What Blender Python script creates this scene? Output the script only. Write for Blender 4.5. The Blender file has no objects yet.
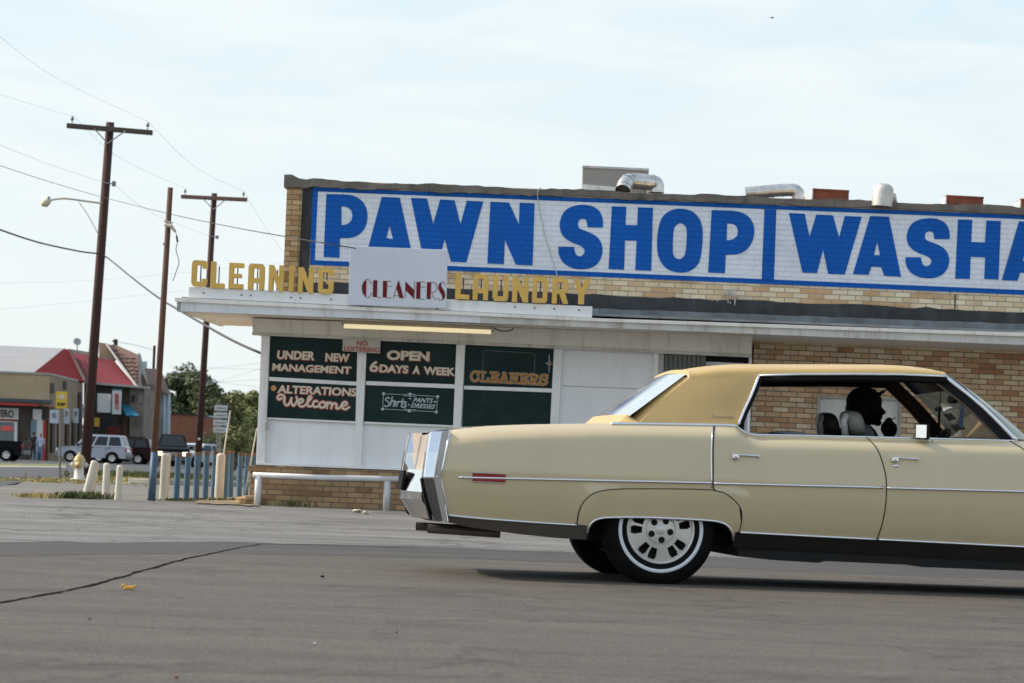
import bpy, bmesh, math, random
from mathutils import Vector, Matrix
random.seed(7)
R = math.radians
scene = bpy.context.scene
COL = scene.collection

# ------------------------------------------------------------------ camera
FPX = 2900.0
CAM = Vector((0, 0, 0.72))
PITCH = math.atan(126.0 / FPX)
ROLL = R(2.2)
cR = Vector((1, 0, 0)); cF = Vector((0, math.cos(PITCH), math.sin(PITCH))); cU = Vector((0, -math.sin(PITCH), math.cos(PITCH)))
ixv = cR * math.cos(ROLL) + cU * math.sin(ROLL)
iyv = -cR * math.sin(ROLL) + cU * math.cos(ROLL)
cam = bpy.data.cameras.new('camera'); camo = bpy.data.objects.new('camera', cam); COL.objects.link(camo)
m = Matrix.Identity(4)
for i in range(3):
    m[i][0] = ixv[i]; m[i][1] = iyv[i]; m[i][2] = -cF[i]; m[i][3] = CAM[i]
camo.matrix_world = m
cam.sensor_width = 36; cam.lens = FPX / 1024 * 36
cam.clip_start = 0.1; cam.clip_end = 5000
cam.dof.use_dof = True; cam.dof.focus_distance = 25; cam.dof.aperture_fstop = 7.0
scene.camera = camo

def ray(px, py):
    return ixv * (px - 512) + iyv * (341.5 - py) + cF * FPX
def at(px, py, Y):                      # point of the pixel's ray at world depth Y
    d = ray(px, py); return CAM + d * (Y / d.y)
def hit(px, py, P, n):
    d = ray(px, py); return CAM + d * ((P - CAM).dot(n) / d.dot(n))
def sstep(a, b, t):
    t = max(0, min(1, (t - a) / (b - a))); return t * t * (3 - 2 * t)
def G(y):
    return 0.12 * (sstep(25, 34, y) - sstep(44, 60, y))
def gnd(px, py, off=0.0):
    z = 0.0
    for _ in range(30):
        p = hit(px, py, Vector((0, 0, z)), Vector((0, 0, 1)))
        z = 0.5 * z + 0.5 * G(p.y)
    return Vector((p.x, p.y, G(p.y) + off))

# ------------------------------------------------------------------ materials
MATS = {}
def lin(r, g, b):
    f = lambda c: ((c / 255 + 0.055) / 1.055) ** 2.4 if c > 10 else c / 255 / 12.92
    return (f(r), f(g), f(b))
def N(nt, t, **kw):
    n = nt.nodes.new(t)
    for k, v in kw.items():
        if k in ('operation', 'blend_type', 'data_type', 'noise_dimensions', 'sky_type', 'offset', 'squash', 'feature', 'mode'):
            setattr(n, k, v)
    return n
def mat(name, col, rough=0.6, metal=0.0, var=0.12, scale=3.0, bump=0.0, bscale=60, coat=0.0, emit=None, estr=1.0,
        dirt=0.0, spec=0.5, stretch=None, trans=0.0, dirtcol=(0.09, 0.075, 0.055), runs=0.0, runcol=(0.16, 0.085, 0.045), flake=0.0):
    if name in MATS: return MATS[name]
    M = bpy.data.materials.new(name); M.use_nodes = True; nt = M.node_tree
    b = nt.nodes['Principled BSDF']; L = nt.links
    b.inputs['Roughness'].default_value = rough; b.inputs['Metallic'].default_value = metal
    b.inputs['Coat Weight'].default_value = coat; b.inputs['Coat Roughness'].default_value = 0.04
    b.inputs['Specular IOR Level'].default_value = spec
    b.inputs['Transmission Weight'].default_value = trans
    geo = N(nt, 'ShaderNodeNewGeometry')
    vec = geo.outputs['Position']
    if stretch:
        vm = N(nt, 'ShaderNodeVectorMath', operation='MULTIPLY'); L.new(vec, vm.inputs[0]); vm.inputs[1].default_value = stretch; vec = vm.outputs[0]
    n1 = N(nt, 'ShaderNodeTexNoise'); n1.inputs['Scale'].default_value = scale; n1.inputs['Detail'].default_value = 8
    L.new(vec, n1.inputs['Vector'])
    mr = N(nt, 'ShaderNodeMapRange'); L.new(n1.outputs['Fac'], mr.inputs['Value'])
    mr.inputs['From Min'].default_value = 0.25; mr.inputs['From Max'].default_value = 0.75
    mr.inputs['To Min'].default_value = 1 - var; mr.inputs['To Max'].default_value = 1 + var
    mu = N(nt, 'ShaderNodeVectorMath', operation='SCALE'); mu.inputs[0].default_value = col[:3]; L.new(mr.outputs[0], mu.inputs['Scale'])
    out = mu.outputs[0]
    if dirt > 0:
        n2 = N(nt, 'ShaderNodeTexNoise'); n2.inputs['Scale'].default_value = 1.6; n2.inputs['Detail'].default_value = 12; n2.inputs['Roughness'].default_value = 0.7
        vm2 = N(nt, 'ShaderNodeVectorMath', operation='MULTIPLY'); L.new(geo.outputs['Position'], vm2.inputs[0]); vm2.inputs[1].default_value = (2.2, 2.2, 0.7)
        L.new(vm2.outputs[0], n2.inputs['Vector'])
        r2 = N(nt, 'ShaderNodeMapRange'); L.new(n2.outputs['Fac'], r2.inputs['Value'])
        r2.inputs['From Min'].default_value = 0.5; r2.inputs['From Max'].default_value = 0.8; r2.inputs['To Max'].default_value = dirt
        mx = N(nt, 'ShaderNodeMix', data_type='RGBA'); L.new(r2.outputs[0], mx.inputs[0]); L.new(out, mx.inputs[6]); mx.inputs[7].default_value = (*dirtcol, 1)
        out = mx.outputs[2]
    if runs > 0:      # rust and dirt washed down in thin vertical runs
        n5 = N(nt, 'ShaderNodeTexNoise'); n5.inputs['Scale'].default_value = 1.0; n5.inputs['Detail'].default_value = 8; n5.inputs['Roughness'].default_value = 0.7
        v5 = N(nt, 'ShaderNodeVectorMath', operation='MULTIPLY'); L.new(geo.outputs['Position'], v5.inputs[0]); v5.inputs[1].default_value = (7, 7, 0.9); L.new(v5.outputs[0], n5.inputs['Vector'])
        r5 = N(nt, 'ShaderNodeMapRange'); L.new(n5.outputs['Fac'], r5.inputs['Value']); r5.inputs['From Min'].default_value = 0.52; r5.inputs['From Max'].default_value = 0.78; r5.inputs['To Max'].default_value = runs
        m5 = N(nt, 'ShaderNodeMix', data_type='RGBA'); L.new(r5.outputs[0], m5.inputs[0]); L.new(out, m5.inputs[6]); m5.inputs[7].default_value = (*runcol, 1); out = m5.outputs[2]
    if flake > 0:     # chipped paint
        n6 = N(nt, 'ShaderNodeTexNoise'); n6.inputs['Scale'].default_value = 9; n6.inputs['Detail'].default_value = 12; n6.inputs['Roughness'].default_value = 0.8; L.new(geo.outputs['Position'], n6.inputs['Vector'])
        r6 = N(nt, 'ShaderNodeMapRange'); L.new(n6.outputs['Fac'], r6.inputs['Value']); r6.inputs['From Min'].default_value = 0.64; r6.inputs['From Max'].default_value = 0.67; r6.inputs['To Max'].default_value = flake
        m6 = N(nt, 'ShaderNodeMix', data_type='RGBA'); L.new(r6.outputs[0], m6.inputs[0]); L.new(out, m6.inputs[6]); m6.inputs[7].default_value = (0.20, 0.17, 0.14, 1); out = m6.outputs[2]
    L.new(out, b.inputs['Base Color'])
    if bump > 0:
        n3 = N(nt, 'ShaderNodeTexNoise'); n3.inputs['Scale'].default_value = bscale; n3.inputs['Detail'].default_value = 6; L.new(geo.outputs['Position'], n3.inputs['Vector'])
        bp = N(nt, 'ShaderNodeBump'); bp.inputs['Strength'].default_value = bump; bp.inputs['Distance'].default_value = 0.01
        L.new(n3.outputs['Fac'], bp.inputs['Height']); L.new(bp.outputs[0], b.inputs['Normal'])
    if emit:
        b.inputs['Emission Color'].default_value = (*emit, 1); b.inputs['Emission Strength'].default_value = estr
    MATS[name] = M
    return M

BETA = R(2.5)
eu = Vector((math.cos(BETA), -math.sin(BETA), 0)); en = Vector((-math.sin(BETA), -math.cos(BETA), 0)); FO = Vector((0, 38.0, 0))
def brick(name, c1, c2, mortar, paint=None, accent=None, tilt=0.006, dirt=0.3, wear=0.0, mort=0.3):
    if name in MATS: return MATS[name]
    M = bpy.data.materials.new(name); M.use_nodes = True; nt = M.node_tree; L = nt.links
    b = nt.nodes['Principled BSDF']; b.inputs['Roughness'].default_value = 0.85; b.inputs['Specular IOR Level'].default_value = 0.2
    geo = N(nt, 'ShaderNodeNewGeometry')
    d1 = N(nt, 'ShaderNodeVectorMath', operation='DOT_PRODUCT'); L.new(geo.outputs['Position'], d1.inputs[0]); d1.inputs[1].default_value = eu + en
    sp = N(nt, 'ShaderNodeSeparateXYZ'); L.new(geo.outputs['Position'], sp.inputs[0])
    tl = N(nt, 'ShaderNodeMath', operation='MULTIPLY_ADD'); L.new(d1.outputs['Value'], tl.inputs[0]); tl.inputs[1].default_value = tilt; L.new(sp.outputs['Z'], tl.inputs[2])
    cb = N(nt, 'ShaderNodeCombineXYZ'); L.new(d1.outputs['Value'], cb.inputs[0]); L.new(tl.outputs[0], cb.inputs[1])
    bt = N(nt, 'ShaderNodeTexBrick', offset=0.5); L.new(cb.outputs[0], bt.inputs['Vector'])
    bt.inputs['Scale'].default_value = 1.0; bt.inputs['Brick Width'].default_value = 0.205; bt.inputs['Row Height'].default_value = 0.068
    bt.inputs['Mortar Size'].default_value = 0.0075; bt.inputs['Mortar Smooth'].default_value = 0.3
    bt.inputs['Color1'].default_value = (0, 0, 0, 1); bt.inputs['Color2'].default_value = (1, 1, 1, 1); bt.inputs['Mortar'].default_value = (0.5, 0.5, 0.5, 1)
    nz = N(nt, 'ShaderNodeTexNoise'); nz.inputs['Scale'].default_value = 1.1; nz.inputs['Detail'].default_value = 5; L.new(geo.outputs['Position'], nz.inputs['Vector'])
    nf = N(nt, 'ShaderNodeTexNoise'); nf.inputs['Scale'].default_value = 90; nf.inputs['Detail'].default_value = 5; L.new(geo.outputs['Position'], nf.inputs['Vector'])
    if paint is None:
        cr = N(nt, 'ShaderNodeValToRGB'); L.new(bt.outputs['Color'], cr.inputs[0])
        e = cr.color_ramp.elements; e[0].position = 0.0; e[0].color = (*c1, 1); e[1].position = 1.0; e[1].color = (*c2, 1)
        if accent:
            for pos, cc in ((0.16, accent), (0.36, c2), (0.52, [(p + q) / 2 for p, q in zip(accent, c2)]), (0.66, accent), (0.80, c1), (0.88, accent)):
                x = cr.color_ramp.elements.new(pos); x.color = (*cc, 1)
        mx = N(nt, 'ShaderNodeMix', data_type='RGBA'); L.new(bt.outputs['Fac'], mx.inputs[0]); L.new(cr.outputs[0], mx.inputs[6]); mx.inputs[7].default_value = (*mortar, 1)
        base = mx.outputs[2]
    else:
        mx = N(nt, 'ShaderNodeMix', data_type='RGBA'); mm = N(nt, 'ShaderNodeMath', operation='MULTIPLY'); L.new(bt.outputs['Fac'], mm.inputs[0]); mm.inputs[1].default_value = mort
        L.new(mm.outputs[0], mx.inputs[0]); mx.inputs[6].default_value = (*paint, 1); mx.inputs[7].default_value = (*[c * 0.5 for c in paint], 1)
        base = mx.outputs[2]
        b.inputs['Roughness'].default_value = 0.6
    # broad soiling
    mr = N(nt, 'ShaderNodeMapRange'); L.new(nz.outputs['Fac'], mr.inputs['Value']); mr.inputs['From Min'].default_value = 0.3; mr.inputs['From Max'].default_value = 0.75
    mr.inputs['To Min'].default_value = 1.1; mr.inputs['To Max'].default_value = 1.1 - dirt
    sc = N(nt, 'ShaderNodeVectorMath', operation='SCALE'); L.new(base, sc.inputs[0]); L.new(mr.outputs[0], sc.inputs['Scale'])
    mr2 = N(nt, 'ShaderNodeMapRange'); L.new(nf.outputs['Fac'], mr2.inputs['Value']); mr2.inputs['To Min'].default_value = 0.78; mr2.inputs['To Max'].default_value = 1.22
    sc2 = N(nt, 'ShaderNodeVectorMath', operation='SCALE'); L.new(sc.outputs[0], sc2.inputs[0]); L.new(mr2.outputs[0], sc2.inputs['Scale'])
    fin = sc2.outputs[0]
    ns = N(nt, 'ShaderNodeTexNoise'); ns.inputs['Scale'].default_value = 2.6; ns.inputs['Detail'].default_value = 9; ns.inputs['Roughness'].default_value = 0.72; L.new(geo.outputs['Position'], ns.inputs['Vector'])
    rs = N(nt, 'ShaderNodeMapRange'); L.new(ns.outputs['Fac'], rs.inputs['Value']); rs.inputs['From Min'].default_value = 0.50; rs.inputs['From Max'].default_value = 0.75; rs.inputs['To Min'].default_value = 1.0; rs.inputs['To Max'].default_value = 0.55 if paint is None else 0.84
    sc9 = N(nt, 'ShaderNodeVectorMath', operation='SCALE'); L.new(fin, sc9.inputs[0]); L.new(rs.outputs[0], sc9.inputs['Scale']); fin = sc9.outputs[0]
    if wear > 0:   # flaked paint showing brick
        nw = N(nt, 'ShaderNodeTexNoise'); nw.inputs['Scale'].default_value = 7; nw.inputs['Detail'].default_value = 10; nw.inputs['Roughness'].default_value = 0.75; L.new(geo.outputs['Position'], nw.inputs['Vector'])
        r3 = N(nt, 'ShaderNodeMapRange'); L.new(nw.outputs['Fac'], r3.inputs['Value']); r3.inputs['From Min'].default_value = 0.66; r3.inputs['From Max'].default_value = 0.70; r3.inputs['To Max'].default_value = wear
        mw = N(nt, 'ShaderNodeMix', data_type='RGBA'); L.new(r3.outputs[0], mw.inputs[0]); L.new(fin, mw.inputs[6]); mw.inputs[7].default_value = (0.33, 0.26, 0.19, 1)
        fin = mw.outputs[2]
    L.new(fin, b.inputs['Base Color'])
    iv = N(nt, 'ShaderNodeMath', operation='SUBTRACT'); iv.inputs[0].default_value = 1; L.new(bt.outputs['Fac'], iv.inputs[1])
    ad = N(nt, 'ShaderNodeMath', operation='MULTIPLY_ADD'); L.new(nf.outputs['Fac'], ad.inputs[0]); ad.inputs[1].default_value = 0.35; L.new(iv.outputs[0], ad.inputs[2])
    bp = N(nt, 'ShaderNodeBump'); bp.inputs['Strength'].default_value = 0.6; bp.inputs['Distance'].default_value = 0.008; L.new(ad.outputs[0], bp.inputs['Height']); L.new(bp.outputs[0], b.inputs['Normal'])
    MATS[name] = M
    return M

def glassmat(name, tint=(0.8, 0.9, 0.9), alpha=0.12, rough=0.02, dust=0.0, dustcol=(0.5, 0.5, 0.4)):
    """thin glass: mostly see-through with a sharp reflection"""
    M = bpy.data.materials.new(name); M.use_nodes = True; nt = M.node_tree; L = nt.links
    nt.nodes.remove(nt.nodes['Principled BSDF'])
    tr = N(nt, 'ShaderNodeBsdfTransparent'); tr.inputs[0].default_value = (*tint, 1)
    gl = N(nt, 'ShaderNodeBsdfGlossy'); gl.inputs['Roughness'].default_value = rough
    fr = N(nt, 'ShaderNodeFresnel'); fr.inputs['IOR'].default_value = 1.5
    ad = N(nt, 'ShaderNodeMath', operation='ADD'); L.new(fr.outputs[0], ad.inputs[0]); ad.inputs[1].default_value = alpha; ad.use_clamp = True
    mx = N(nt, 'ShaderNodeMixShader'); L.new(ad.outputs[0], mx.inputs[0]); L.new(tr.outputs[0], mx.inputs[1]); L.new(gl.outputs[0], mx.inputs[2])
    last = mx.outputs[0]
    if dust > 0:
        df = N(nt, 'ShaderNodeBsdfTranslucent'); df.inputs[0].default_value = (*dustcol, 1); d2 = N(nt, 'ShaderNodeBsdfDiffuse'); d2.inputs[0].default_value = (*dustcol, 1)
        md = N(nt, 'ShaderNodeMixShader'); L.new(df.outputs[0], md.inputs[1]); L.new(d2.outputs[0], md.inputs[2])
        nz = N(nt, 'ShaderNodeTexNoise'); nz.inputs['Scale'].default_value = 6; nz.inputs['Detail'].default_value = 6; g = N(nt, 'ShaderNodeNewGeometry'); L.new(g.outputs['Position'], nz.inputs['Vector'])
        rr_ = N(nt, 'ShaderNodeMapRange'); L.new(nz.outputs['Fac'], rr_.inputs['Value']); rr_.inputs['From Min'].default_value = 0.3; rr_.inputs['From Max'].default_value = 0.7; rr_.inputs['To Min'].default_value = dust * 0.5; rr_.inputs['To Max'].default_value = dust * 1.5
        m2 = N(nt, 'ShaderNodeMixShader'); L.new(rr_.outputs[0], m2.inputs[0]); L.new(last, m2.inputs[1]); L.new(md.outputs[0], m2.inputs[2]); last = m2.outputs[0]
    L.new(last, nt.nodes['Material Output'].inputs['Surface'])
    return M

# ------------------------------------------------------------------ object helpers
def empty(name, loc=(0, 0, 0), rz=0.0, label=None, cat=None, group=None, kind=None):
    o = bpy.data.objects.new(name, None); COL.objects.link(o); o.location = loc; o.rotation_euler = (0, 0, rz); o.empty_display_size = 0.2
    return tag(o, label, cat, group, kind)
def tag(o, label=None, cat=None, group=None, kind=None):
    if label: o['label'] = label
    if cat: o['category'] = cat
    if group: o['group'] = group
    if kind: o['kind'] = kind
    return o
def Mof(o):
    M = Matrix.Identity(4)
    while o is not None:
        M = (Matrix.Translation(o.location) @ o.rotation_euler.to_matrix().to_4x4()) @ M
        o = o.parent
    return M
def link(name, me, material, parent=None, world=True, smooth=False, bevel=0.0, solid=0.0):
    if parent is not None and world:
        me.transform(Mof(parent).inverted())
    me.materials.clear()
    for mm in (material if isinstance(material, (list, tuple)) else [material]): me.materials.append(mm)
    o = bpy.data.objects.new(name, me); COL.objects.link(o)
    if parent is not None: o.parent = parent
    if smooth:
        for p in me.polygons: p.use_smooth = True
    if solid:
        sm = o.modifiers.new('solid', 'SOLIDIFY'); sm.thickness = solid; sm.offset = -1
    if bevel > 0:
        bm_ = o.modifiers.new('bevel', 'BEVEL'); bm_.width = bevel; bm_.segments = 2; bm_.limit_method = 'ANGLE'; bm_.angle_limit = R(40)
        bm_.harden_normals = False
    return o

class MB:
    def __init__(s): s.v = []; s.f = []; s.mi = []
    def face(s, pts, mi=0):
        n = len(s.v); s.v += [Vector(p) for p in pts]; s.f.append(tuple(range(n, n + len(pts)))); s.mi.append(mi)
    def prism(s, pts, vec, mi=0):           # closed prism from a polygon
        n = len(s.v); k = len(pts); vec = Vector(vec)
        s.v += [Vector(p) for p in pts] + [Vector(p) + vec for p in pts]
        s.f.append(tuple(range(n, n + k))); s.f.append(tuple(range(n + 2 * k - 1, n + k - 1, -1))); s.mi += [mi, mi]
        for i in range(k):
            j = (i + 1) % k; s.f.append((n + j, n + i, n + k + i, n + k + j)); s.mi.append(mi)
        return s
    def box(s, a, b, mi=0):
        (x0, y0, z0), (x1, y1, z1) = a, b
        return s.prism([(x0, y0, z0), (x1, y0, z0), (x1, y1, z0), (x0, y1, z0)], (0, 0, z1 - z0), mi)
    def obox(s, c, ax, ay, az, mi=0):       # centre and three half-axis vectors
        c = Vector(c); ax = Vector(ax); ay = Vector(ay); az = Vector(az)
        return s.prism([c - ax - ay - az, c + ax - ay - az, c + ax + ay - az, c - ax + ay - az], az * 2, mi)
    def tube(s, pts, rads, n=10, cap=True, mi=0, flat=None):
        pts = [Vector(p) for p in pts]
        if not isinstance(rads, (list, tuple)): rads = [rads] * len(pts)
        rings = []; prev = None
        for i, p in enumerate(pts):
            t = (pts[min(i + 1, len(pts) - 1)] - pts[max(i - 1, 0)])
            if t.length < 1e-9: t = Vector((0, 0, 1))
            t.normalize()
            if prev is None:
                up = Vector((0, 0, 1)) if abs(t.z) < 0.9 else Vector((0, 1, 0))
                a = t.cross(up).normalized()
            else:
                a = (prev - t * prev.dot(t)).normalized()
            prev = a; b = t.cross(a)
            base = len(s.v)
            for k in range(n):
                th = 2 * math.pi * k / n; s.v.append(p + (a * math.cos(th) + b * math.sin(th)) * rads[i])
            rings.append(base)
        for q in range(len(rings) - 1):
            for k in range(n):
                j = (k + 1) % n; s.f.append((rings[q] + k, rings[q] + j, rings[q + 1] + j, rings[q + 1] + k)); s.mi.append(mi)
        if cap:
            s.f.append(tuple(rings[0] + k for k in range(n - 1, -1, -1))); s.f.append(tuple(rings[-1] + k for k in range(n))); s.mi += [mi, mi]
        return s
    def grid(s, rows, mi=0, flip=False):
        n = len(s.v); w = len(rows[0])
        for r in rows: s.v += [Vector(p) for p in r]
        for i in range(len(rows) - 1):
            for j in range(w - 1):
                q = (n + i * w + j, n + i * w + j + 1, n + (i + 1) * w + j + 1, n + (i + 1) * w + j)
                s.f.append(q[::-1] if flip else q); s.mi.append(mi)
        return s
    def lathe(s, prof, c, ax, n=32, mi=0):   # prof (r, h) revolved about axis ax through c
        ax = Vector(ax).normalized(); c = Vector(c)
        up = Vector((0, 0, 1)) if abs(ax.z) < 0.9 else Vector((1, 0, 0))
        a = ax.cross(up).normalized(); b = ax.cross(a)
        rows = []
        for r, h in prof:
            rows.append([c + ax * h + (a * math.cos(2 * math.pi * k / n) + b * math.sin(2 * math.pi * k / n)) * max(r, 1e-5) for k in range(n + 1)])
        return s.grid(rows, mi)
    def mesh(s, name='m', weld=False):
        me = bpy.data.meshes.new(name); me.from_pydata([tuple(v) for v in s.v], [], s.f)
        for p, q in zip(me.polygons, s.mi): p.material_index = q
        bm = bmesh.new(); bm.from_mesh(me)
        if weld: bmesh.ops.remove_doubles(bm, verts=bm.verts, dist=1e-5)
        if not weld or True: bmesh.ops.recalc_face_normals(bm, faces=bm.faces)
        bm.to_mesh(me); bm.free()
        return me
    def obj(s, name, material, parent=None, smooth=False, bevel=0.0, world=True, weld=False, solid=0.0):
        return link(name, s.mesh(name, weld), material, parent, world, smooth, bevel, solid)

def catmull(pts, n=6, closed=False):
    P = [Vector(p) for p in pts]; out = []; k = len(P)
    for i in range(k if closed else k - 1):
        p0 = P[(i - 1) % k] if closed or i > 0 else P[i]
        p1 = P[i]; p2 = P[(i + 1) % k]; p3 = P[(i + 2) % k] if closed or i + 2 < k else P[min(i + 1, k - 1)]
        for j in range(n):
            t = j / n
            out.append(0.5 * ((2 * p1) + (-p0 + p2) * t + (2 * p0 - 5 * p1 + 4 * p2 - p3) * t * t + (-p0 + 3 * p1 - 3 * p2 + p3) * t ** 3))
    if not closed: out.append(P[-1])
    return out

# ---- flat outlines with holes, filled through a 2D curve
def outline_mesh(loops, depth):
    """loops of 2-D points -> mesh in the XY plane, thickness 'depth' along +Z"""
    cu = bpy.data.curves.new('c', 'CURVE'); cu.dimensions = '2D'; cu.fill_mode = 'BOTH'; cu.extrude = depth / 2
    for lp in loops:
        sp = cu.splines.new('POLY'); sp.points.add(len(lp) - 1)
        for q, p in zip(sp.points, lp): q.co = (p[0], p[1], 0, 1)
        sp.use_cyclic_u = True
    o = bpy.data.objects.new('tmp', cu); COL.objects.link(o)
    me = bpy.data.meshes.new_from_object(o); bpy.data.objects.remove(o); bpy.data.curves.remove(cu)
    for v in me.vertices: v.co.z += depth / 2
    return me
def text_mesh(s, depth=0.02, bold=0.0, shear=0.0, spacing=1.0):
    cu = bpy.data.curves.new('t', 'FONT'); cu.body = s; cu.offset = bold; cu.shear = shear; cu.space_character = spacing; cu.extrude = depth / 2; cu.resolution_u = 4
    o = bpy.data.objects.new('tmp', cu); COL.objects.link(o)
    me = bpy.data.meshes.new_from_object(o); bpy.data.objects.remove(o); bpy.data.curves.remove(cu)
    for v in me.vertices: v.co.z += depth / 2
    return me
def stroke_mesh(strokes, width, depth=0.002):
    """painted strokes: each stroke a smooth line of 2-D points, laid down as a flattened round ribbon"""
    mb = MB()
    for st in strokes:
        pts = catmull([(p[0], p[1], 0) for p in st], 5) if len(st) > 2 else [Vector((p[0], p[1], 0)) for p in st]
        mb.tube(pts, width / 2, n=8)
        for e in (pts[0], pts[-1]):
            mb.lathe([(width / 2 * math.sin(a), width / 2 * math.cos(a)) for a in [R(x) for x in (0, 30, 60, 90, 120, 150, 180)]], e, (0, 0, 1), 8)
    me = mb.mesh()
    for v in me.vertices: v.co.z *= depth / width * 2
    return me

# ------------------------------------------------------------------ facade frame
def fp(u, v, off=0.0):
    return FO + eu * u + en * off + Vector((0, 0, v))
def uv(px, py, off=0.0):
    p = hit(px, py, FO + en * off, en) - FO
    return (p.dot(eu), p.z)
def W(px, py, off=0.0):
    return hit(px, py, FO + en * off, en)
def wall_prism(mb, pxs, off, thick, mi=0):    # px polygon standing on the plane 'off', thickness going back into the wall
    return mb.prism([W(x, y, off) for x, y in pxs], -en * thick, mi)
def wall_box(mb, u0, u1, z0, z1, off, thick, mi=0):
    return mb.prism([fp(u0, z0, off), fp(u1, z0, off), fp(u1, z1, off), fp(u0, z1, off)], -en * thick, mi)
def place_flat(me, off, A, B):
    """map flat mesh coordinates (x,y,z) to the facade: x along eu, y up, z out"""
    for v in me.vertices:
        x, y, z = v.co
        v.co = FO + eu * (A[0] * x + A[1] * y + A[2]) + Vector((0, 0, B[0] * x + B[1] * y + B[2])) + en * (off + z)
    return me
def fit_quad(me, off, BL, BR, TL):
    """affine fit of the mesh's bounding box to three pixel corners on the plane 'off'"""
    xs = [v.co.x for v in me.vertices]; ys = [v.co.y for v in me.vertices]
    x0, x1, y0, y1 = min(xs), max(xs), min(ys), max(ys)
    p0 = uv(*BL, off); p1 = uv(*BR, off); p2 = uv(*TL, off)
    ax = (p1[0] - p0[0]) / (x1 - x0); ay = (p1[1] - p0[1]) / (x1 - x0)
    bx = (p2[0] - p0[0]) / (y1 - y0); by = (p2[1] - p0[1]) / (y1 - y0)
    A = (ax, bx, p0[0] - ax * x0 - bx * y0); B = (ay, by, p0[1] - ay * x0 - by * y0)
    return place_flat(me, off, A, B)
# ------------------------------------------------------------------ sky and sun
SUN_EL, SUN_AZ = R(37), R(13)          # azimuth measured from -X towards +Y
sv = Vector((-math.cos(SUN_EL) * math.cos(SUN_AZ), math.cos(SUN_EL) * math.sin(SUN_AZ), math.sin(SUN_EL)))
wd = bpy.data.worlds.new('World'); scene.world = wd; wd.use_nodes = True
nt = wd.node_tree; L = nt.links; bg = nt.nodes['Background']
sky = N(nt, 'ShaderNodeTexSky', sky_type='NISHITA'); sky.sun_disc = False; sky.sun_elevation = SUN_EL
sky.sun_rotation = math.atan2(sv.x, sv.y); sky.air_density = 1.2; sky.dust_density = 3.0; sky.ozone_density = 1.0
tc = N(nt, 'ShaderNodeTexCoord'); sp = N(nt, 'ShaderNodeSeparateXYZ'); L.new(tc.outputs['Generated'], sp.inputs[0])
mr = N(nt, 'ShaderNodeMapRange'); mr.interpolation_type = 'SMOOTHSTEP'; L.new(sp.outputs['Z'], mr.inputs['Value']); mr.inputs['From Min'].default_value = 0.0; mr.inputs['From Min'].default_value = 0.05; mr.inputs['From Max'].default_value = 0.60
mr.inputs['To Min'].default_value = 0.93; mr.inputs['To Max'].default_value = 0.42
hz = N(nt, 'ShaderNodeMapRange'); L.new(sp.outputs['Z'], hz.inputs['Value']); hz.inputs['From Min'].default_value = 0.0; hz.inputs['From Max'].default_value = 0.2
hc = N(nt, 'ShaderNodeMix', data_type='RGBA'); L.new(hz.outputs[0], hc.inputs[0]); hc.inputs[6].default_value = (7.7, 8.2, 8.15, 1); hc.inputs[7].default_value = (5.9, 7.15, 7.95, 1)
# thin high cloud
vm = N(nt, 'ShaderNodeVectorMath', operation='MULTIPLY'); L.new(tc.outputs['Generated'], vm.inputs[0]); vm.inputs[1].default_value = (2.0, 2.0, 9.0)
cn = N(nt, 'ShaderNodeTexNoise'); cn.inputs['Scale'].default_value = 5.5; cn.inputs['Detail'].default_value = 9; cn.inputs['Distortion'].default_value = 0.6; L.new(vm.outputs[0], cn.inputs['Vector'])
cm = N(nt, 'ShaderNodeMapRange'); L.new(cn.outputs['Fac'], cm.inputs['Value']); cm.inputs['From Min'].default_value = 0.40; cm.inputs['From Max'].default_value = 0.62; cm.inputs['To Min'].default_value = 0.0; cm.inputs['To Max'].default_value = 1.0
cz = N(nt, 'ShaderNodeMath', operation='MULTIPLY'); L.new(cm.outputs[0], cz.inputs[0]); L.new(hz.outputs[0], cz.inputs[1])
cs = N(nt, 'ShaderNodeMix', data_type='RGBA'); L.new(cz.outputs[0], cs.inputs[0]); L.new(hc.outputs[2], cs.inputs[6]); cs.inputs[7].default_value = (7.7, 8.15, 8.15, 1)
mx = N(nt, 'ShaderNodeMix', data_type='RGBA'); L.new(mr.outputs[0], mx.inputs[0]); ss = N(nt, 'ShaderNodeVectorMath', operation='SCALE'); L.new(sky.outputs[0], ss.inputs[0]); ss.inputs['Scale'].default_value = 2.1; L.new(ss.outputs[0], mx.inputs[6]); L.new(cs.outputs[2], mx.inputs[7])
L.new(mx.outputs[2], bg.inputs['Color']); bg.inputs['Strength'].default_value = 0.121
sun = bpy.data.lights.new('sun', 'SUN'); sun.energy = 3.9; sun.angle = R(0.8); sun.color = (1, 0.90, 0.76)
so = bpy.data.objects.new('sun', sun); COL.objects.link(so); so.rotation_euler = sv.to_track_quat('Z', 'Y').to_euler()
scene.view_settings.view_transform = 'Standard'; scene.view_settings.look = 'None'; scene.view_settings.exposure = 0

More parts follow.
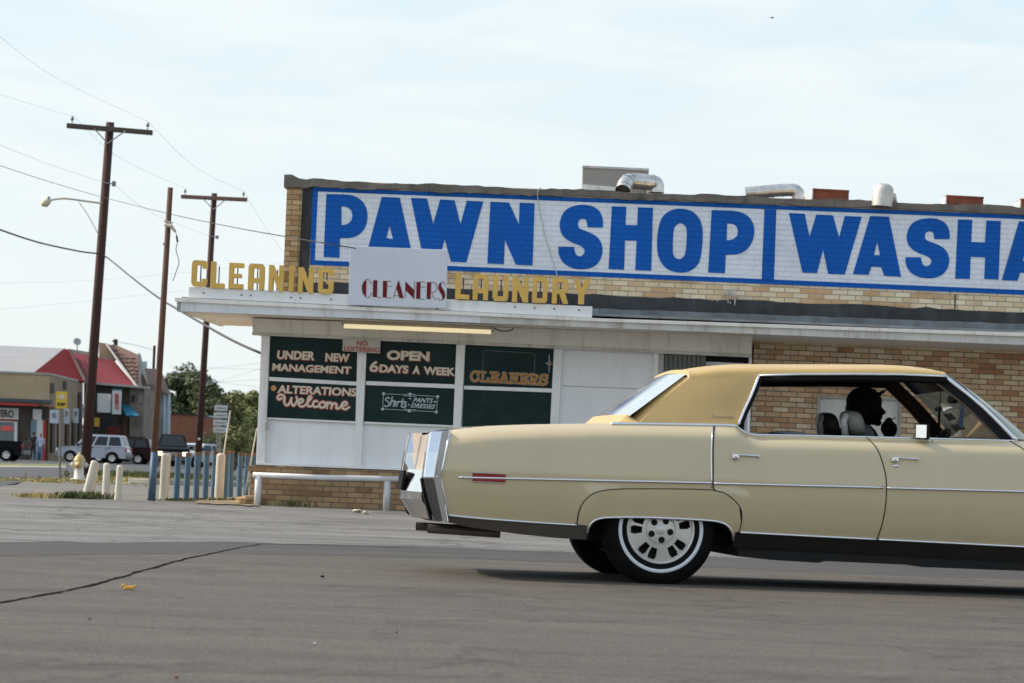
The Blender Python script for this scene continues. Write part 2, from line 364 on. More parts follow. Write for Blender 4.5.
# ------------------------------------------------------------------ ground
def asphalt(name, c1, c2, streak=(0.25, 1.4, 1), crack=0.0, bump=0.25):
    M = bpy.data.materials.new(name); M.use_nodes = True; nt = M.node_tree; L = nt.links
    b = nt.nodes['Principled BSDF']; b.inputs['Roughness'].default_value = 0.82; b.inputs['Specular IOR Level'].default_value = 0.35
    geo = N(nt, 'ShaderNodeNewGeometry')
    vm = N(nt, 'ShaderNodeVectorMath', operation='MULTIPLY'); L.new(geo.outputs['Position'], vm.inputs[0]); vm.inputs[1].default_value = streak
    n1 = N(nt, 'ShaderNodeTexNoise'); n1.inputs['Scale'].default_value = 1.3; n1.inputs['Detail'].default_value = 9; n1.inputs['Roughness'].default_value = 0.62; n1.inputs['Distortion'].default_value = 0.4; L.new(vm.outputs[0], n1.inputs['Vector'])
    r1 = N(nt, 'ShaderNodeMapRange'); L.new(n1.outputs['Fac'], r1.inputs['Value']); r1.inputs['From Min'].default_value = 0.3; r1.inputs['From Max'].default_value = 0.7
    mx = N(nt, 'ShaderNodeMix', data_type='RGBA'); L.new(r1.outputs[0], mx.inputs[0]); mx.inputs[6].default_value = (*c1, 1); mx.inputs[7].default_value = (*c2, 1)
    # aggregate speckle
    n2 = N(nt, 'ShaderNodeTexNoise'); n2.inputs['Scale'].default_value = 55; n2.inputs['Detail'].default_value = 7; n2.inputs['Roughness'].default_value = 0.8; L.new(geo.outputs['Position'], n2.inputs['Vector'])
    r2 = N(nt, 'ShaderNodeMapRange'); L.new(n2.outputs['Fac'], r2.inputs['Value']); r2.inputs['From Min'].default_value = 0.3; r2.inputs['From Max'].default_value = 0.7; r2.inputs['To Min'].default_value = 0.5; r2.inputs['To Max'].default_value = 1.5
    sc = N(nt, 'ShaderNodeVectorMath', operation='SCALE'); L.new(mx.outputs[2], sc.inputs[0]); L.new(r2.outputs[0], sc.inputs['Scale'])
    # coarse wear grain
    vg = N(nt, 'ShaderNodeVectorMath', operation='MULTIPLY'); L.new(geo.outputs['Position'], vg.inputs[0]); vg.inputs[1].default_value = (34, 7, 1)
    ng = N(nt, 'ShaderNodeTexNoise'); ng.inputs['Scale'].default_value = 1.6; ng.inputs['Detail'].default_value = 3; ng.inputs['Roughness'].default_value = 0.7; L.new(vg.outputs[0], ng.inputs['Vector'])
    rg = N(nt, 'ShaderNodeMapRange'); L.new(ng.outputs['Fac'], rg.inputs['Value']); rg.inputs['From Min'].default_value = 0.3; rg.inputs['From Max'].default_value = 0.7; rg.inputs['To Min'].default_value = 0.72; rg.inputs['To Max'].default_value = 1.28
    scg = N(nt, 'ShaderNodeVectorMath', operation='SCALE'); L.new(sc.outputs[0], scg.inputs[0]); L.new(rg.outputs[0], scg.inputs['Scale']); sc = scg
    # mottling seen at grazing angles, long along x
    vm3 = N(nt, 'ShaderNodeVectorMath', operation='MULTIPLY'); L.new(geo.outputs['Position'], vm3.inputs[0]); vm3.inputs[1].default_value = (1.5, 0.9, 1)
    n3 = N(nt, 'ShaderNodeTexNoise'); n3.inputs['Scale'].default_value = 5; n3.inputs['Detail'].default_value = 8; n3.inputs['Roughness'].default_value = 0.7; L.new(vm3.outputs[0], n3.inputs['Vector'])
    r3 = N(nt, 'ShaderNodeMapRange'); L.new(n3.outputs['Fac'], r3.inputs['Value']); r3.inputs['From Min'].default_value = 0.3; r3.inputs['From Max'].default_value = 0.7; r3.inputs['To Min'].default_value = 0.86; r3.inputs['To Max'].default_value = 1.14
    sc3 = N(nt, 'ShaderNodeVectorMath', operation='SCALE'); L.new(sc.outputs[0], sc3.inputs[0]); L.new(r3.outputs[0], sc3.inputs['Scale'])
    out = sc3.outputs[0]
    # dark oil spots and drips
    n4 = N(nt, 'ShaderNodeTexNoise'); n4.inputs['Scale'].default_value = 0.8; n4.inputs['Detail'].default_value = 10; n4.inputs['Roughness'].default_value = 0.6
    va = N(nt, 'ShaderNodeVectorMath', operation='ADD'); L.new(geo.outputs['Position'], va.inputs[0]); va.inputs[1].default_value = (31, 7, 0); L.new(va.outputs[0], n4.inputs['Vector'])
    r4 = N(nt, 'ShaderNodeMapRange'); L.new(n4.outputs['Fac'], r4.inputs['Value']); r4.inputs['From Min'].default_value = 0.58; r4.inputs['From Max'].default_value = 0.72; r4.inputs['To Min'].default_value = 1; r4.inputs['To Max'].default_value = 0.62
    sc4 = N(nt, 'ShaderNodeVectorMath', operation='SCALE'); L.new(out, sc4.inputs[0]); L.new(r4.outputs[0], sc4.inputs['Scale']); out = sc4.outputs[0]
    if crack > 0:
        vo = N(nt, 'ShaderNodeTexVoronoi', feature='DISTANCE_TO_EDGE'); vo.inputs['Scale'].default_value = 0.45
        nd = N(nt, 'ShaderNodeTexNoise'); nd.inputs['Scale'].default_value = 1.7; nd.inputs['Detail'].default_value = 6; L.new(geo.outputs['Position'], nd.inputs['Vector'])
        vs = N(nt, 'ShaderNodeVectorMath', operation='MULTIPLY_ADD'); L.new(nd.outputs['Color'], vs.inputs[0]); vs.inputs[1].default_value = (1.6, 1.6, 0); L.new(geo.outputs['Position'], vs.inputs[2])
        L.new(vs.outputs[0], vo.inputs['Vector'])
        r5 = N(nt, 'ShaderNodeMapRange'); L.new(vo.outputs['Distance'], r5.inputs['Value']); r5.inputs['From Max'].default_value = 0.022; r5.inputs['To Min'].default_value = 1 - crack
        sc5 = N(nt, 'ShaderNodeVectorMath', operation='SCALE'); L.new(out, sc5.inputs[0]); L.new(r5.outputs[0], sc5.inputs['Scale']); out = sc5.outputs[0]
    L.new(out, b.inputs['Base Color'])
    bp = N(nt, 'ShaderNodeBump'); bp.inputs['Strength'].default_value = bump; bp.inputs['Distance'].default_value = 0.006; L.new(n2.outputs['Fac'], bp.inputs['Height']); L.new(bp.outputs[0], b.inputs['Normal'])
    MATS[name] = M
    return M
M_road = asphalt('asphalt_road', (0.068, 0.058, 0.046), (0.104, 0.090, 0.073), crack=0.35)
M_dark = asphalt('asphalt_dark', (0.046, 0.043, 0.040), (0.072, 0.067, 0.061))
M_apron = asphalt('asphalt_apron', (0.095, 0.090, 0.083), (0.225, 0.216, 0.202), streak=(0.35, 1.3, 1), crack=0.5)
M_conc = asphalt('old_concrete', (0.125, 0.118, 0.103), (0.19, 0.18, 0.16), crack=0.3)
M_street = asphalt('asphalt_street', (0.055, 0.056, 0.058), (0.085, 0.086, 0.088))
M_kerb = mat('kerb_concrete', (0.38, 0.36, 0.31), 0.85, var=0.25, scale=2, bump=0.3)
M_dirt = mat('dry_dirt', (0.22, 0.17, 0.11), 0.95, var=0.35, scale=2.5, bump=0.5, bscale=30)

ys = [-30, -10, 0, 4, 8, 12, 16, 20] + [20 + 0.5 * i for i in range(1, 85)] + [63, 66, 70, 80, 100, 130, 170, 220, 300, 450, 700, 1100, 2000, 3500]
xs = [-2500, -800, -300, -100, -40, -20, -10, -5, 0, 5, 10, 20, 40, 100, 300, 800, 2500]
MB().grid([[(x, y, G(y)) for x in xs] for y in ys]).obj('ground', M_road)
bpy.data.objects['ground']['kind'] = 'structure'

def interp(line, x):
    if x <= line[0][0]: return line[0][1] + (x - line[0][0]) * 0.0384
    for (a, b), (c, d) in zip(line, line[1:]):
        if x <= c: return b + (d - b) * (x - a) / (c - a)
    return line[-1][1] + (x - line[-1][0]) * 0.0384
def sheet(name, near, far, x0, x1, material, k, rows=24, cols=40, rag=0.0, kind='structure', label=None):
    rr = random.Random(len(name)); g = []
    jit = [[rr.uniform(-rag, rag) for _ in range(cols + 1)] for _ in range(2)]
    for i in range(rows + 1):
        t = i / rows; row = []
        for j in range(cols + 1):
            x = x0 + (x1 - x0) * j / cols
            yn = interp(near, x) + jit[0][j] * (1 - t); yf = interp(far, x) + jit[1][j] * t
            a = gnd(x, yn); b = gnd(x, yf)
            p = a.lerp(b, t); row.append((p.x, p.y, G(p.y) + 0.004 * k))
        g.append(row)
    o = MB().grid(g).obj(name, material); o['kind'] = kind
    if label: o['label'] = label
    return o
# pale worn lot in front of the shop
sheet('parking_lot', [(0, 542), (200, 542), (420, 547), (700, 556), (1024, 566)], [(0, 499.5), (250, 503), (700, 514), (1024, 524)], -420, 1500, M_apron, 0.45, rows=30, cols=60, rag=0.8)
sheet('gutter', [(0, 556), (200, 553), (420, 557.5), (700, 567), (1024, 580)], [(0, 541), (200, 540.5), (420, 545.5), (700, 555), (1024, 565)], -420, 1500, M_dark, 0.3, rows=8, cols=60, rag=0.5)
sheet('sidewalk', [(0, 500), (250, 503.5)], [(0, 482), (40, 477), (130, 475), (250, 478)], -200, 262, M_conc, 0.9, rows=24, cols=30)
sheet('street', [(0, 486.6), (40, 479.6), (130, 476.4), (262, 480)], [(0, 459.0), (262, 462)], -250, 330, M_street, 1.5, rows=60, cols=30)
# far side grass verge by the restaurant
M_grass = mat('dry_grass', (0.16, 0.17, 0.06), 0.95, var=0.4, scale=1.2, bump=0.6, bscale=20)
M_grassy = mat('yellow_grass', (0.30, 0.25, 0.10), 0.95, var=0.35, scale=1.5, bump=0.6, bscale=20)
o = sheet('grass_verge', [(0, 465.8), (70, 466.4)], [(0, 463.6), (70, 464.6)], -60, 66, M_grass, 4, rows=6, cols=30, rag=0.2)
o = sheet('kerb', [(0, 467.2), (70, 467.6)], [(0, 465.9), (70, 466.5)], -60, 66, M_kerb, 3, rows=4, cols=30)
o = sheet('dirt_strip', [(240, 506), (270, 508)], [(200, 498), (262, 499)], 196, 258, M_dirt, 4, rows=6, cols=14, rag=0.5)

def tuft_field(name, pts, n, h, material, label, spread=0.5, seed=1, w=0.012):
    rr = random.Random(seed); mb = MB()
    for _ in range(n):
        cx, cy = rr.choice(pts)
        p = Vector((cx, cy, 0)) + Vector((rr.gauss(0, spread), rr.gauss(0, spread * 0.5), 0)); p.z = G(p.y)
        hh = h * rr.uniform(0.3, 1.1); d = Vector((rr.uniform(-1, 1), rr.uniform(-1, 1), 0)) * 0.45 * hh; a = rr.uniform(0, 3.14); s = Vector((math.cos(a), math.sin(a), 0)) * w
        mb.face([p - s, p + s, p + s * 0.7 + d * 0.4 + Vector((0, 0, hh * 0.6)), p + d + Vector((0, 0, hh)), p - s * 0.7 + d * 0.4 + Vector((0, 0, hh * 0.6))])
    o = mb.obj(name, material); tag(o, label, None, None, 'stuff'); return o
M_gb = mat('grass_blade', (0.085, 0.10, 0.03), 0.9, var=0.5, scale=4)
M_gy = mat('straw_blade', (0.36, 0.29, 0.11), 0.9, var=0.4, scale=4)
def pxs_to_xy(l): return [tuple(gnd(x, y)[:2]) for x, y in l]
tuft_field('weeds', pxs_to_xy([(72, 499), (80, 499), (88, 499), (96, 499), (84, 498)]), 900, 0.10, M_gb, 'green weeds at the foot of the leaning white bollards', 0.12, 3)
tuft_field('dry_grass', pxs_to_xy([(36, 498), (42, 498), (48, 498)]), 300, 0.07, M_gy, 'patch of dry yellow grass left of the bollards', 0.12, 4)
tuft_field('dry_grass', pxs_to_xy([(32, 482), (45, 481.5), (60, 481), (70, 480.5), (85, 480.5)]), 1100, 0.05, M_gy, 'dry yellow grass strip around the hydrant', 0.9, 5, 0.03)
tuft_field('weeds', pxs_to_xy([(x, 480.5 - (x % 7) * 0.8) for x in range(132, 176, 4)]), 3800, 0.16, M_gb, 'overgrown grass on the kerbed island behind the posts', 0.8, 6, 0.03)
tuft_field('dry_grass', pxs_to_xy([(x, 481.2 - (x % 5) * 0.8) for x in range(130, 180, 5)]), 2200, 0.11, M_gy, 'dry grass on the kerbed island behind the posts', 0.8, 8, 0.03)
tuft_field('weeds', pxs_to_xy([(x, 501) for x in range(168, 250, 8)]), 500, 0.05, M_gb, 'small weeds along the row of blue posts', 0.12, 7)
tuft_field('weeds', [(fp(uv(291, 500, 1.25)[0], 0, 1.3)[0], fp(0, 0, 1.3)[1]), (fp(uv(290, 500, 1.25)[0], 0, 1.3)[0], fp(0, 0, 1.3)[1])], 60, 0.09, M_gb, 'weeds growing at the foot of the brick wall under the windows', 0.12, 9)
# island kerb
kb = MB()
p = [gnd(128, 483.6), gnd(150, 484.6), gnd(262, 487.5)]
for a, b in zip(p, p[1:]):
    d = (b - a); kb.prism([a, b, b + Vector((0, 0.3, 0)), a + Vector((0, 0.3, 0))], (0, 0, 0.13))
tag(kb.obj('kerb', M_kerb, bevel=0.02), kind='structure')

# tar seam in the road
M_tar = mat('tar', (0.010, 0.010, 0.010), 0.95, var=0.3, spec=0.03)
def seam(name, px, w, label):
    rr = random.Random(3); pts = []
    base = [gnd(x, y) for x, y in px]
    for a, b in zip(base, base[1:]):
        n = max(2, int((b - a).length / 0.12))
        for i in range(n): pts.append(a.lerp(b, i / n))
    rows = []; wob = 0
    for i, q in enumerate(pts):
        t = (pts[min(i + 1, len(pts) - 1)] - pts[max(0, i - 1)]).normalized(); s = Vector((-t.y, t.x, 0)); wob = wob * 0.85 + rr.uniform(-0.010, 0.010)
        ww = w * rr.uniform(0.5, 1.6); c = q + s * wob
        rows.append([(c + s * ww).to_tuple()[:2] + (G(c.y) + 0.0035,), (c - s * ww).to_tuple()[:2] + (G(c.y) + 0.0035,)])
    o = MB().grid(rows).obj(name, M_tar); tag(o, label, kind='structure')
seam('tar_seam', [(-60, 613), (0, 603.5), (60, 593), (110, 582), (150, 569), (190, 558), (240, 548), (262, 544.5)], 0.012, 'dark tar crack running across the road')
seam('tar_seam', [(258, 544), (330, 545.5), (400, 548), (430, 549.5)], 0.02, 'dark seam along the gutter')

# litter
def blob(name, px, py, size, material, label, cat, flat=0.35, seed=1):
    rr = random.Random(seed); c = gnd(px, py, 0.006); bm = bmesh.new(); bmesh.ops.create_icosphere(bm, subdivisions=2, radius=1)
    for v in bm.verts:
        v.co *= rr.uniform(0.65, 1.2); v.co = Vector((v.co.x * size, v.co.y * size, (v.co.z + 1) * size * flat)); v.co.z = max(0, v.co.z)
    me = bpy.data.meshes.new(name); bm.to_mesh(me); bm.free()
    for v in me.vertices: v.co += c
    o = link(name, me, material); return tag(o, label, cat)
M_yel = mat('yellow_plastic', (0.75, 0.42, 0.03), 0.5)
M_paper = mat('paper_white', (0.75, 0.74, 0.70), 0.7)
mb = MB(); c = gnd(128.5, 589.5, 0.01)
mb.obox(c, (0.024, 0.006, 0), (-0.004, 0.02, 0), (0, 0, 0.008)); mb.obox(c + Vector((-0.03, 0.004, 0.012)), (0.008, 0, 0.004), (0, 0.018, 0), (0, 0, 0.006)); mb.obox(c + Vector((0.03, 0.0, 0.008)), (0.007, 0, 0.003), (0, 0.02, 0), (0, 0, 0.006))
tag(mb.obj('litter', M_yel, bevel=0.003), 'small crushed yellow wrapper lying on the road', 'litter')
blob('litter', 322, 578.5, 0.016, mat('black_bit', (0.02, 0.02, 0.02), 0.5), 'small black scrap lying on the road', 'litter', 0.5, 2)
blob('litter', 357, 507.5, 0.06, M_paper, 'crumpled white and blue wrapper by the white pipe rail', 'litter', 0.5, 3)
blob('litter', 356.5, 513.2, 0.055, mat('paper_tan', (0.62, 0.55, 0.42), 0.7), 'crumpled pale paper on the lot in front of the rail', 'litter', 0.4, 4)
blob('litter', 366.5, 514.8, 0.05, mat('paper_tan2', (0.5, 0.40, 0.27), 0.7), 'small tan scrap of litter on the lot', 'litter', 0.4, 5)
blob('litter', 314.5, 645.5, 0.007, M_paper, 'tiny white chip on the near road', 'litter', 0.4, 6)
blob('stone', 89.5, 621, 0.007, mat('dark_stone', (0.05, 0.045, 0.04), 0.8), 'tiny dark pebble on the near road', 'pebble', 0.6, 7)
blob('stone', 176, 680.5, 0.009, mat('brown_stone', (0.22, 0.1, 0.06), 0.8), 'tiny reddish pebble at the near edge of the road', 'pebble', 0.6, 8)
blob('stone', 397, 634.5, 0.006, MATS['dark_stone'], 'tiny dark stone right of centre on the near road', 'pebble', 0.6, 9)

# ------------------------------------------------------------------ the shop building
BLD = empty('shop_building', fp(4, 0.1, -2), 0, 'long low brick shop with blue painted wall sign, white canopy and green painted windows', 'building')
M_bk_up = brick('brick_buff', (0.64, 0.38, 0.19), (0.88, 0.74, 0.53), (0.42, 0.35, 0.27), accent=(0.80, 0.60, 0.37), dirt=0.15)
M_bk_lo = brick('brick_orange', (0.52, 0.27, 0.15), (0.90, 0.76, 0.57), (0.27, 0.22, 0.17), accent=(0.78, 0.55, 0.34), dirt=0.15)
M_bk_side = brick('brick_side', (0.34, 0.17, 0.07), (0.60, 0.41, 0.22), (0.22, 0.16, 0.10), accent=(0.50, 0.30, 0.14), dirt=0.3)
M_bk_base = brick('brick_base', (0.30, 0.17, 0.09), (0.52, 0.35, 0.20), (0.22, 0.17, 0.13), accent=(0.42, 0.26, 0.135), dirt=0.35, tilt=-0.002)
M_white = mat('white_paint', (0.87, 0.87, 0.86), 0.5, var=0.05, scale=1.5, dirt=0.28, runs=0.35, flake=0.5, bump=0.05, dirtcol=(0.35, 0.31, 0.25))
M_white2 = mat('white_panel', (0.88, 0.89, 0.90), 0.5, var=0.07, scale=0.8, dirt=0.16, runs=0.12, bump=0.08, bscale=4, dirtcol=(0.42, 0.39, 0.33))
M_fascia = mat('fascia_white', (0.74, 0.75, 0.76), 0.55, var=0.10, scale=1.2, dirt=0.5, runs=0.6, flake=0.6, dirtcol=(0.22, 0.19, 0.15))
M_fascia2 = mat('fascia_worn', (0.62, 0.60, 0.55), 0.6, var=0.14, scale=1.4, dirt=0.6, runs=0.8, flake=0.8, dirtcol=(0.15, 0.13, 0.10), bump=0.2)
M_header = mat('header_cream', (0.84, 0.80, 0.73), 0.6, var=0.06, scale=0.6, dirt=0.3, runs=0.5)
M_soffit = mat('soffit_cream', (0.86, 0.80, 0.72), 0.7, var=0.05, scale=0.6, dirt=0.12)
M_gray = mat('coping_gray', (0.20, 0.17, 0.14), 0.85, var=0.35, scale=3, dirt=0.95, bump=0.9, bscale=25, runs=0.6, runcol=(0.05, 0.045, 0.04), dirtcol=(0.045, 0.04, 0.035))
M_tarf = mat('tar_flashing', (0.030, 0.032, 0.035), 0.55, var=0.5, scale=5, bump=0.6, bscale=14, dirt=0.25, dirtcol=(0.25, 0.25, 0.25))
M_zinc = mat('old_zinc', (0.18, 0.20, 0.215), 0.6, metal=0.0, var=0.35, scale=3, dirt=0.9, runs=0.6, runcol=(0.05, 0.05, 0.05), bump=0.3)
M_blackgap = mat('dark_opening', (0.03, 0.03, 0.028), 0.8)
UL = uv(285.5, 250)[0]; UR = 15.5
zt_l = uv(300, 187.5)[1]
# wall body (upper wall and the lower brick wall right of the shop front)
ZL = uv(300, 179.2, 0.07); ZR = uv(1023, 207.0, 0.07)
def ztop(u): return ZL[1] + (ZR[1] - ZL[1]) * (u - ZL[0]) / (ZR[0] - ZL[0])
mb = MB()
z_mid = 2.45
mb.prism([fp(UL, z_mid, 0), fp(UR, z_mid, 0), fp(UR, ztop(UR), 0), fp(UL, ztop(UL), 0)], -en * 0.3)
mb.prism([fp(UL, 0, -0.3), fp(UL, ztop(UL), -0.3), fp(UL, ztop(UL), -12), fp(UL, 0, -12)], eu * 0.3)
mb.prism([fp(UR, 0, -0.3), fp(UR, ztop(UR), -0.3), fp(UR, ztop(UR), -12), fp(UR, 0, -12)], -eu * 0.3)
mb.prism([fp(UL, 0, -12), fp(UR, 0, -12), fp(UR, ztop(UR), -12), fp(UL, ztop(UL), -12)], en * 0.3)
mb.obj('upper_wall', M_bk_up, BLD)
ub = uv(752, 400)[0]
# lower brick wall with the door-sized white panel seen through the car
dx0, dtop = uv(820, 398); dx1 = uv(899, 400)[0]
mb = MB()
wall_box(mb, ub, dx0 - 0.035, 0.0, z_mid, 0, 0.3); wall_box(mb, dx1 + 0.035, UR, 0.0, z_mid, 0, 0.3); wall_box(mb, dx0 - 0.035, dx1 + 0.035, dtop + 0.035, z_mid, 0, 0.3)
mb.obj('lower_wall', M_bk_lo, BLD)
M_alu = mat('aluminium_frame', (0.38, 0.37, 0.35), 0.45, metal=0.6)
d = MB(); wall_box(d, dx0, dx1, 0.12, dtop, -0.06, 0.05)
dr = d.obj('door', M_white, BLD)
fr = MB(); wall_box(fr, dx0 - 0.035, dx0, 0.12, dtop + 0.035, 0.01, 0.12); wall_box(fr, dx1, dx1 + 0.035, 0.12, dtop + 0.035, 0.01, 0.12); wall_box(fr, dx0, dx1, dtop, dtop + 0.035, 0.01, 0.12)
fr.obj('frame', M_alu, dr, bevel=0.004)
hd = MB(); hd.tube([fp(dx0 + 0.09, 1.05, -0.06), fp(dx0 + 0.09, 1.05, 0.0), fp(dx0 + 0.2, 1.05, 0.0)], 0.012); hd.obj('handle', M_alu, dr, smooth=True)
mb = MB(); mb.prism([fp(UL + 0.3, 4.2, -0.3), fp(UR - 0.3, 4.1, -0.3), fp(UR - 0.3, 4.0, -11.7), fp(UL + 0.3, 4.1, -11.7)], (0, 0, 0.05)); mb.obj('roof', M_tarf, BLD)
# side face brick slightly warmer: pilaster at the left corner
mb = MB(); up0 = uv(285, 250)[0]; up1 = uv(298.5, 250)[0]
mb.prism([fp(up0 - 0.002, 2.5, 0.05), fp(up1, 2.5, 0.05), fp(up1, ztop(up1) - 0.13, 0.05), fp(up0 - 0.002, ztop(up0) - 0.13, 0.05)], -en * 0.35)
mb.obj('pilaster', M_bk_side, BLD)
# tarred strip beside it
mb = MB(); a0 = uv(299, 250)[0]; a1 = uv(309, 250)[0]
mb.prism([fp(a0, 2.5, 0.012), fp(a1, 2.5, 0.012), fp(a1 + 0.02, ztop(a1) - 0.1, 0.012), fp(a0 + 0.02, ztop(a0) - 0.02, 0.012)], -en * 0.011)
M_tarst = mat('tar_strip', (0.018, 0.017, 0.017), 0.6, var=0.6, scale=3.5, dirt=0.9, stretch=(3, 3, 0.8), dirtcol=(0.20, 0.19, 0.18), bump=0.4)
mb.obj('tar_strip', M_tarst, BLD)
# coping: ragged grey cement cap
rr = random.Random(5); top = []; bot = []
n = 190
for i in range(n + 1):
    u = UL - 0.05 + (UR - UL + 0.1) * i / n
    hgt = 0.088 if u > a1 else 0.12
    top.append(fp(u, ztop(u) + 0.012 * math.sin(i * 0.35) + rr.uniform(-0.010, 0.010) + (0.05 if i < 2 else 0), 0.07)); bot.append(fp(u, ztop(u) - hgt + rr.uniform(-0.016, 0.012) + 0.006 * math.sin(i * 0.5), 0.06))
mb = MB(); mb.grid([bot, top, [p - en * 0.42 for p in top], [p - en * 0.42 for p in bot], bot]); mb.obj('coping', M_gray, BLD)
# tar flashing band under the sign and the zinc kerb below
def band(name, ptop, pbot, off, material, thick=0.02, n=90, rag=0.012, u0=None, parent=BLD, seed=2, bevel=0):
    rr = random.Random(seed); A = []; B_ = []
    for i in range(n + 1):
        x = (u0 if u0 is not None else 300) + (1500 - (u0 if u0 is not None else 300)) * i / n
        A.append(W(x, interp(ptop, x), off) + Vector((0, 0, rr.uniform(-rag, rag)))); B_.append(W(x, interp(pbot, x), off) + Vector((0, 0, rr.uniform(-rag, rag) * 0.5)))
    m_ = MB(); m_.grid([B_, A, [p - en * thick for p in A], [p - en * thick for p in B_], B_]); return m_.obj(name, material, parent, bevel=bevel)
band('tar_flashing', [(300, 281), (600, 295.5), (1024, 311.5)], [(300, 296), (600, 309), (1024, 324.5)], 0.03, M_tarf, 0.03, rag=0.02)
band('roof_kerb', [(300, 294), (600, 308.5), (1024, 324)], [(300, 304), (600, 318), (1024, 334)], 0.35, M_zinc, 0.2, rag=0.006, seed=4)
# dark expansion joint in the brick and a white paint splash over the flashing
mb = MB(); wall_prism(mb, [(954.6, 294.5), (956.0, 294.6), (955.6, 308.6), (954.2, 308.5)], 0.006, 0.005); mb.obj('wall_joint', M_tarf, BLD)
mb = MB(); rr = random.Random(12)
for k in range(26):
    x = 731 + rr.gauss(0, 5.5); y0 = rr.uniform(287, 303); hh_ = rr.uniform(1.5, 7)
    wall_prism(mb, [(x, y0), (x + rr.uniform(.4, 1.3), y0 + .2), (x + rr.uniform(.2, 1.0), y0 + hh_), (x - .2, y0 + hh_)], 0.062 + k * 0.0006, 0.004)
po = mb.obj('paint_splash', mat('splash_white', (0.5, 0.5, 0.5), 0.7, var=0.3), BLD); po['kind'] = 'stuff'
# ---- painted wall sign
M_sw = brick('painted_white', None, None, None, paint=(0.76, 0.78, 0.82), dirt=0.10, wear=0.35, mort=0.20)
M_sb = brick('painted_blue', None, None, None, paint=(0.003, 0.105, 0.44), dirt=0.12, wear=0.10, mort=0.30)
SG = MB(); SG.face([W(x, y, 0.004) for x, y in [(310, 264.5), (1040, 295.6), (1040, 216.4), (312.8, 187.3)]])
u1 = uv(1040, 250)[0]
SG.face([W(1040, 295.6, 0.004), fp(UR - 0.6, uv(1040, 295.6)[1] - 0.03, 0.004), fp(UR - 0.6, uv(1040, 216.4)[1] - 0.03, 0.004), W(1040, 216.4, 0.004)])
sign = SG.obj('painted_sign', M_sw, BLD); sign['label'] = 'blue and white sign painted on the brick reading PAWN SHOP and WASHA'
bd = MB()
def strip(pts): bd.face([W(x, y, 0.008) for x, y in pts])
strip([(312.8, 187.0), (1300, 226.0), (1300, 230.0), (318, 191.5)])
strip([(312.8, 187.0), (318, 191.5), (314.8, 260.2), (309.8, 264.8)])
strip([(309.8, 264.8), (314.8, 260.2), (1300, 301.6), (1300, 306.6)])
strip([(764.4, 209.2), (776.4, 209.7), (774, 281.0), (761.6, 280.4)])
bd.obj('border', M_sb, sign)
def L_(s, ox, oy, pts): return [(ox + x / s, oy + y / s) for x, y in pts]
def curve(pts):   # points with a third element are corners; runs between corners are smoothed
    out = []; n = len(pts); run = []
    i0 = next((i for i, p in enumerate(pts) if len(p) > 2), None)
    if i0 is None: return [(p.x, p.y) for p in catmull([(p[0], p[1], 0) for p in pts], 4, True)]
    seq = pts[i0:] + pts[:i0] + [pts[i0]]
    run = [seq[0]]
    for p in seq[1:]:
        run.append(p)
        if len(p) > 2:
            if len(run) > 2: out += [(q.x, q.y) for q in catmull([(a[0], a[1], 0) for a in run], 5)][:-1]
            else: out.append((run[0][0], run[0][1]))
            run = [p]
    return out
c = 'c'
Pl = lambda o, h: (o, h)
big = []
sA = (3.938, 300, 170)
big.append(('P', sA, [[(104, 95, c), (170, 96, c), (205, 100), (238, 116), (259, 145), (266, 182), (259, 220), (238, 250), (205, 266), (158, 268, c), (155, 346, c), (93, 342, c)],
                      [(163, 143, c), (163, 217, c), (185, 213), (201, 200), (206, 178), (200, 158), (184, 146)]]))
big.append(('A', sA, [[(322, 106, c), (393, 109, c), (447, 358, c), (378, 355, c), (370, 318, c), (331, 316, c), (322, 352, c), (257, 349, c)], [(353, 220, c), (340, 268, c), (366, 272, c)]]))
big.append(('W', sA, [[(437, 110, c), (500, 112, c), (525, 212, c), (552, 116, c), (609, 119, c), (632, 214, c), (657, 121, c), (722, 124, c), (655, 364, c), (594, 361, c), (570, 273, c), (545, 359, c), (487, 357, c)]]))
big.append(('N', sA, [[(750, 125, c), (823, 128, c), (862, 214, c), (865, 129, c), (924, 131, c), (916, 376, c), (850, 373, c), (807, 275, c), (803, 371, c), (738, 368, c)]]))
sB = (3.938, 540, 190)
Stemp = [(172, 277, c), (258, 278, c), (257, 235), (238, 192), (200, 167), (150, 158), (90, 166), (46, 190), (22, 232), (17, 278), (33, 320), (75, 352), (130, 374), (152, 392), (153, 413), (130, 430), (106, 418), (96, 380, c), (10, 379, c), (12, 420), (38, 465), (90, 492), (150, 498), (205, 485), (240, 452), (255, 408), (250, 365), (225, 328), (180, 303), (130, 284), (119, 263), (124, 242), (145, 232), (165, 242)]
def Smap(x0, x1, y0, y1, sk=0.0): return [((x0 + (p[0] - 10) / 248 * (x1 - x0)), (y0 + (p[1] - 158) / 340 * (y1 - y0)) + (p[0] - 134) * sk) + tuple(p[2:]) for p in Stemp]
big.append(('S', sB, [Smap(73, 248, 58, 312, 0.0)]))
big.append(('H', sB, [[(283, 64, c), (340, 66, c), (337, 137, c), (383, 139, c), (386, 68, c), (445, 70, c), (438, 318, c), (375, 315, c), (380, 200, c), (335, 199, c), (331, 314, c), (270, 311, c)]]))
big.append(('O', sB, [[(553, 73), (600, 85), (630, 118), (641, 165), (637, 235), (625, 288), (592, 318), (548, 325), (503, 312), (473, 278), (461, 228), (465, 160), (480, 110), (512, 82)],
                      [(553, 131), (572, 142), (578, 168), (574, 238), (564, 264), (546, 272), (529, 262), (523, 236), (526, 165), (534, 141)]]))
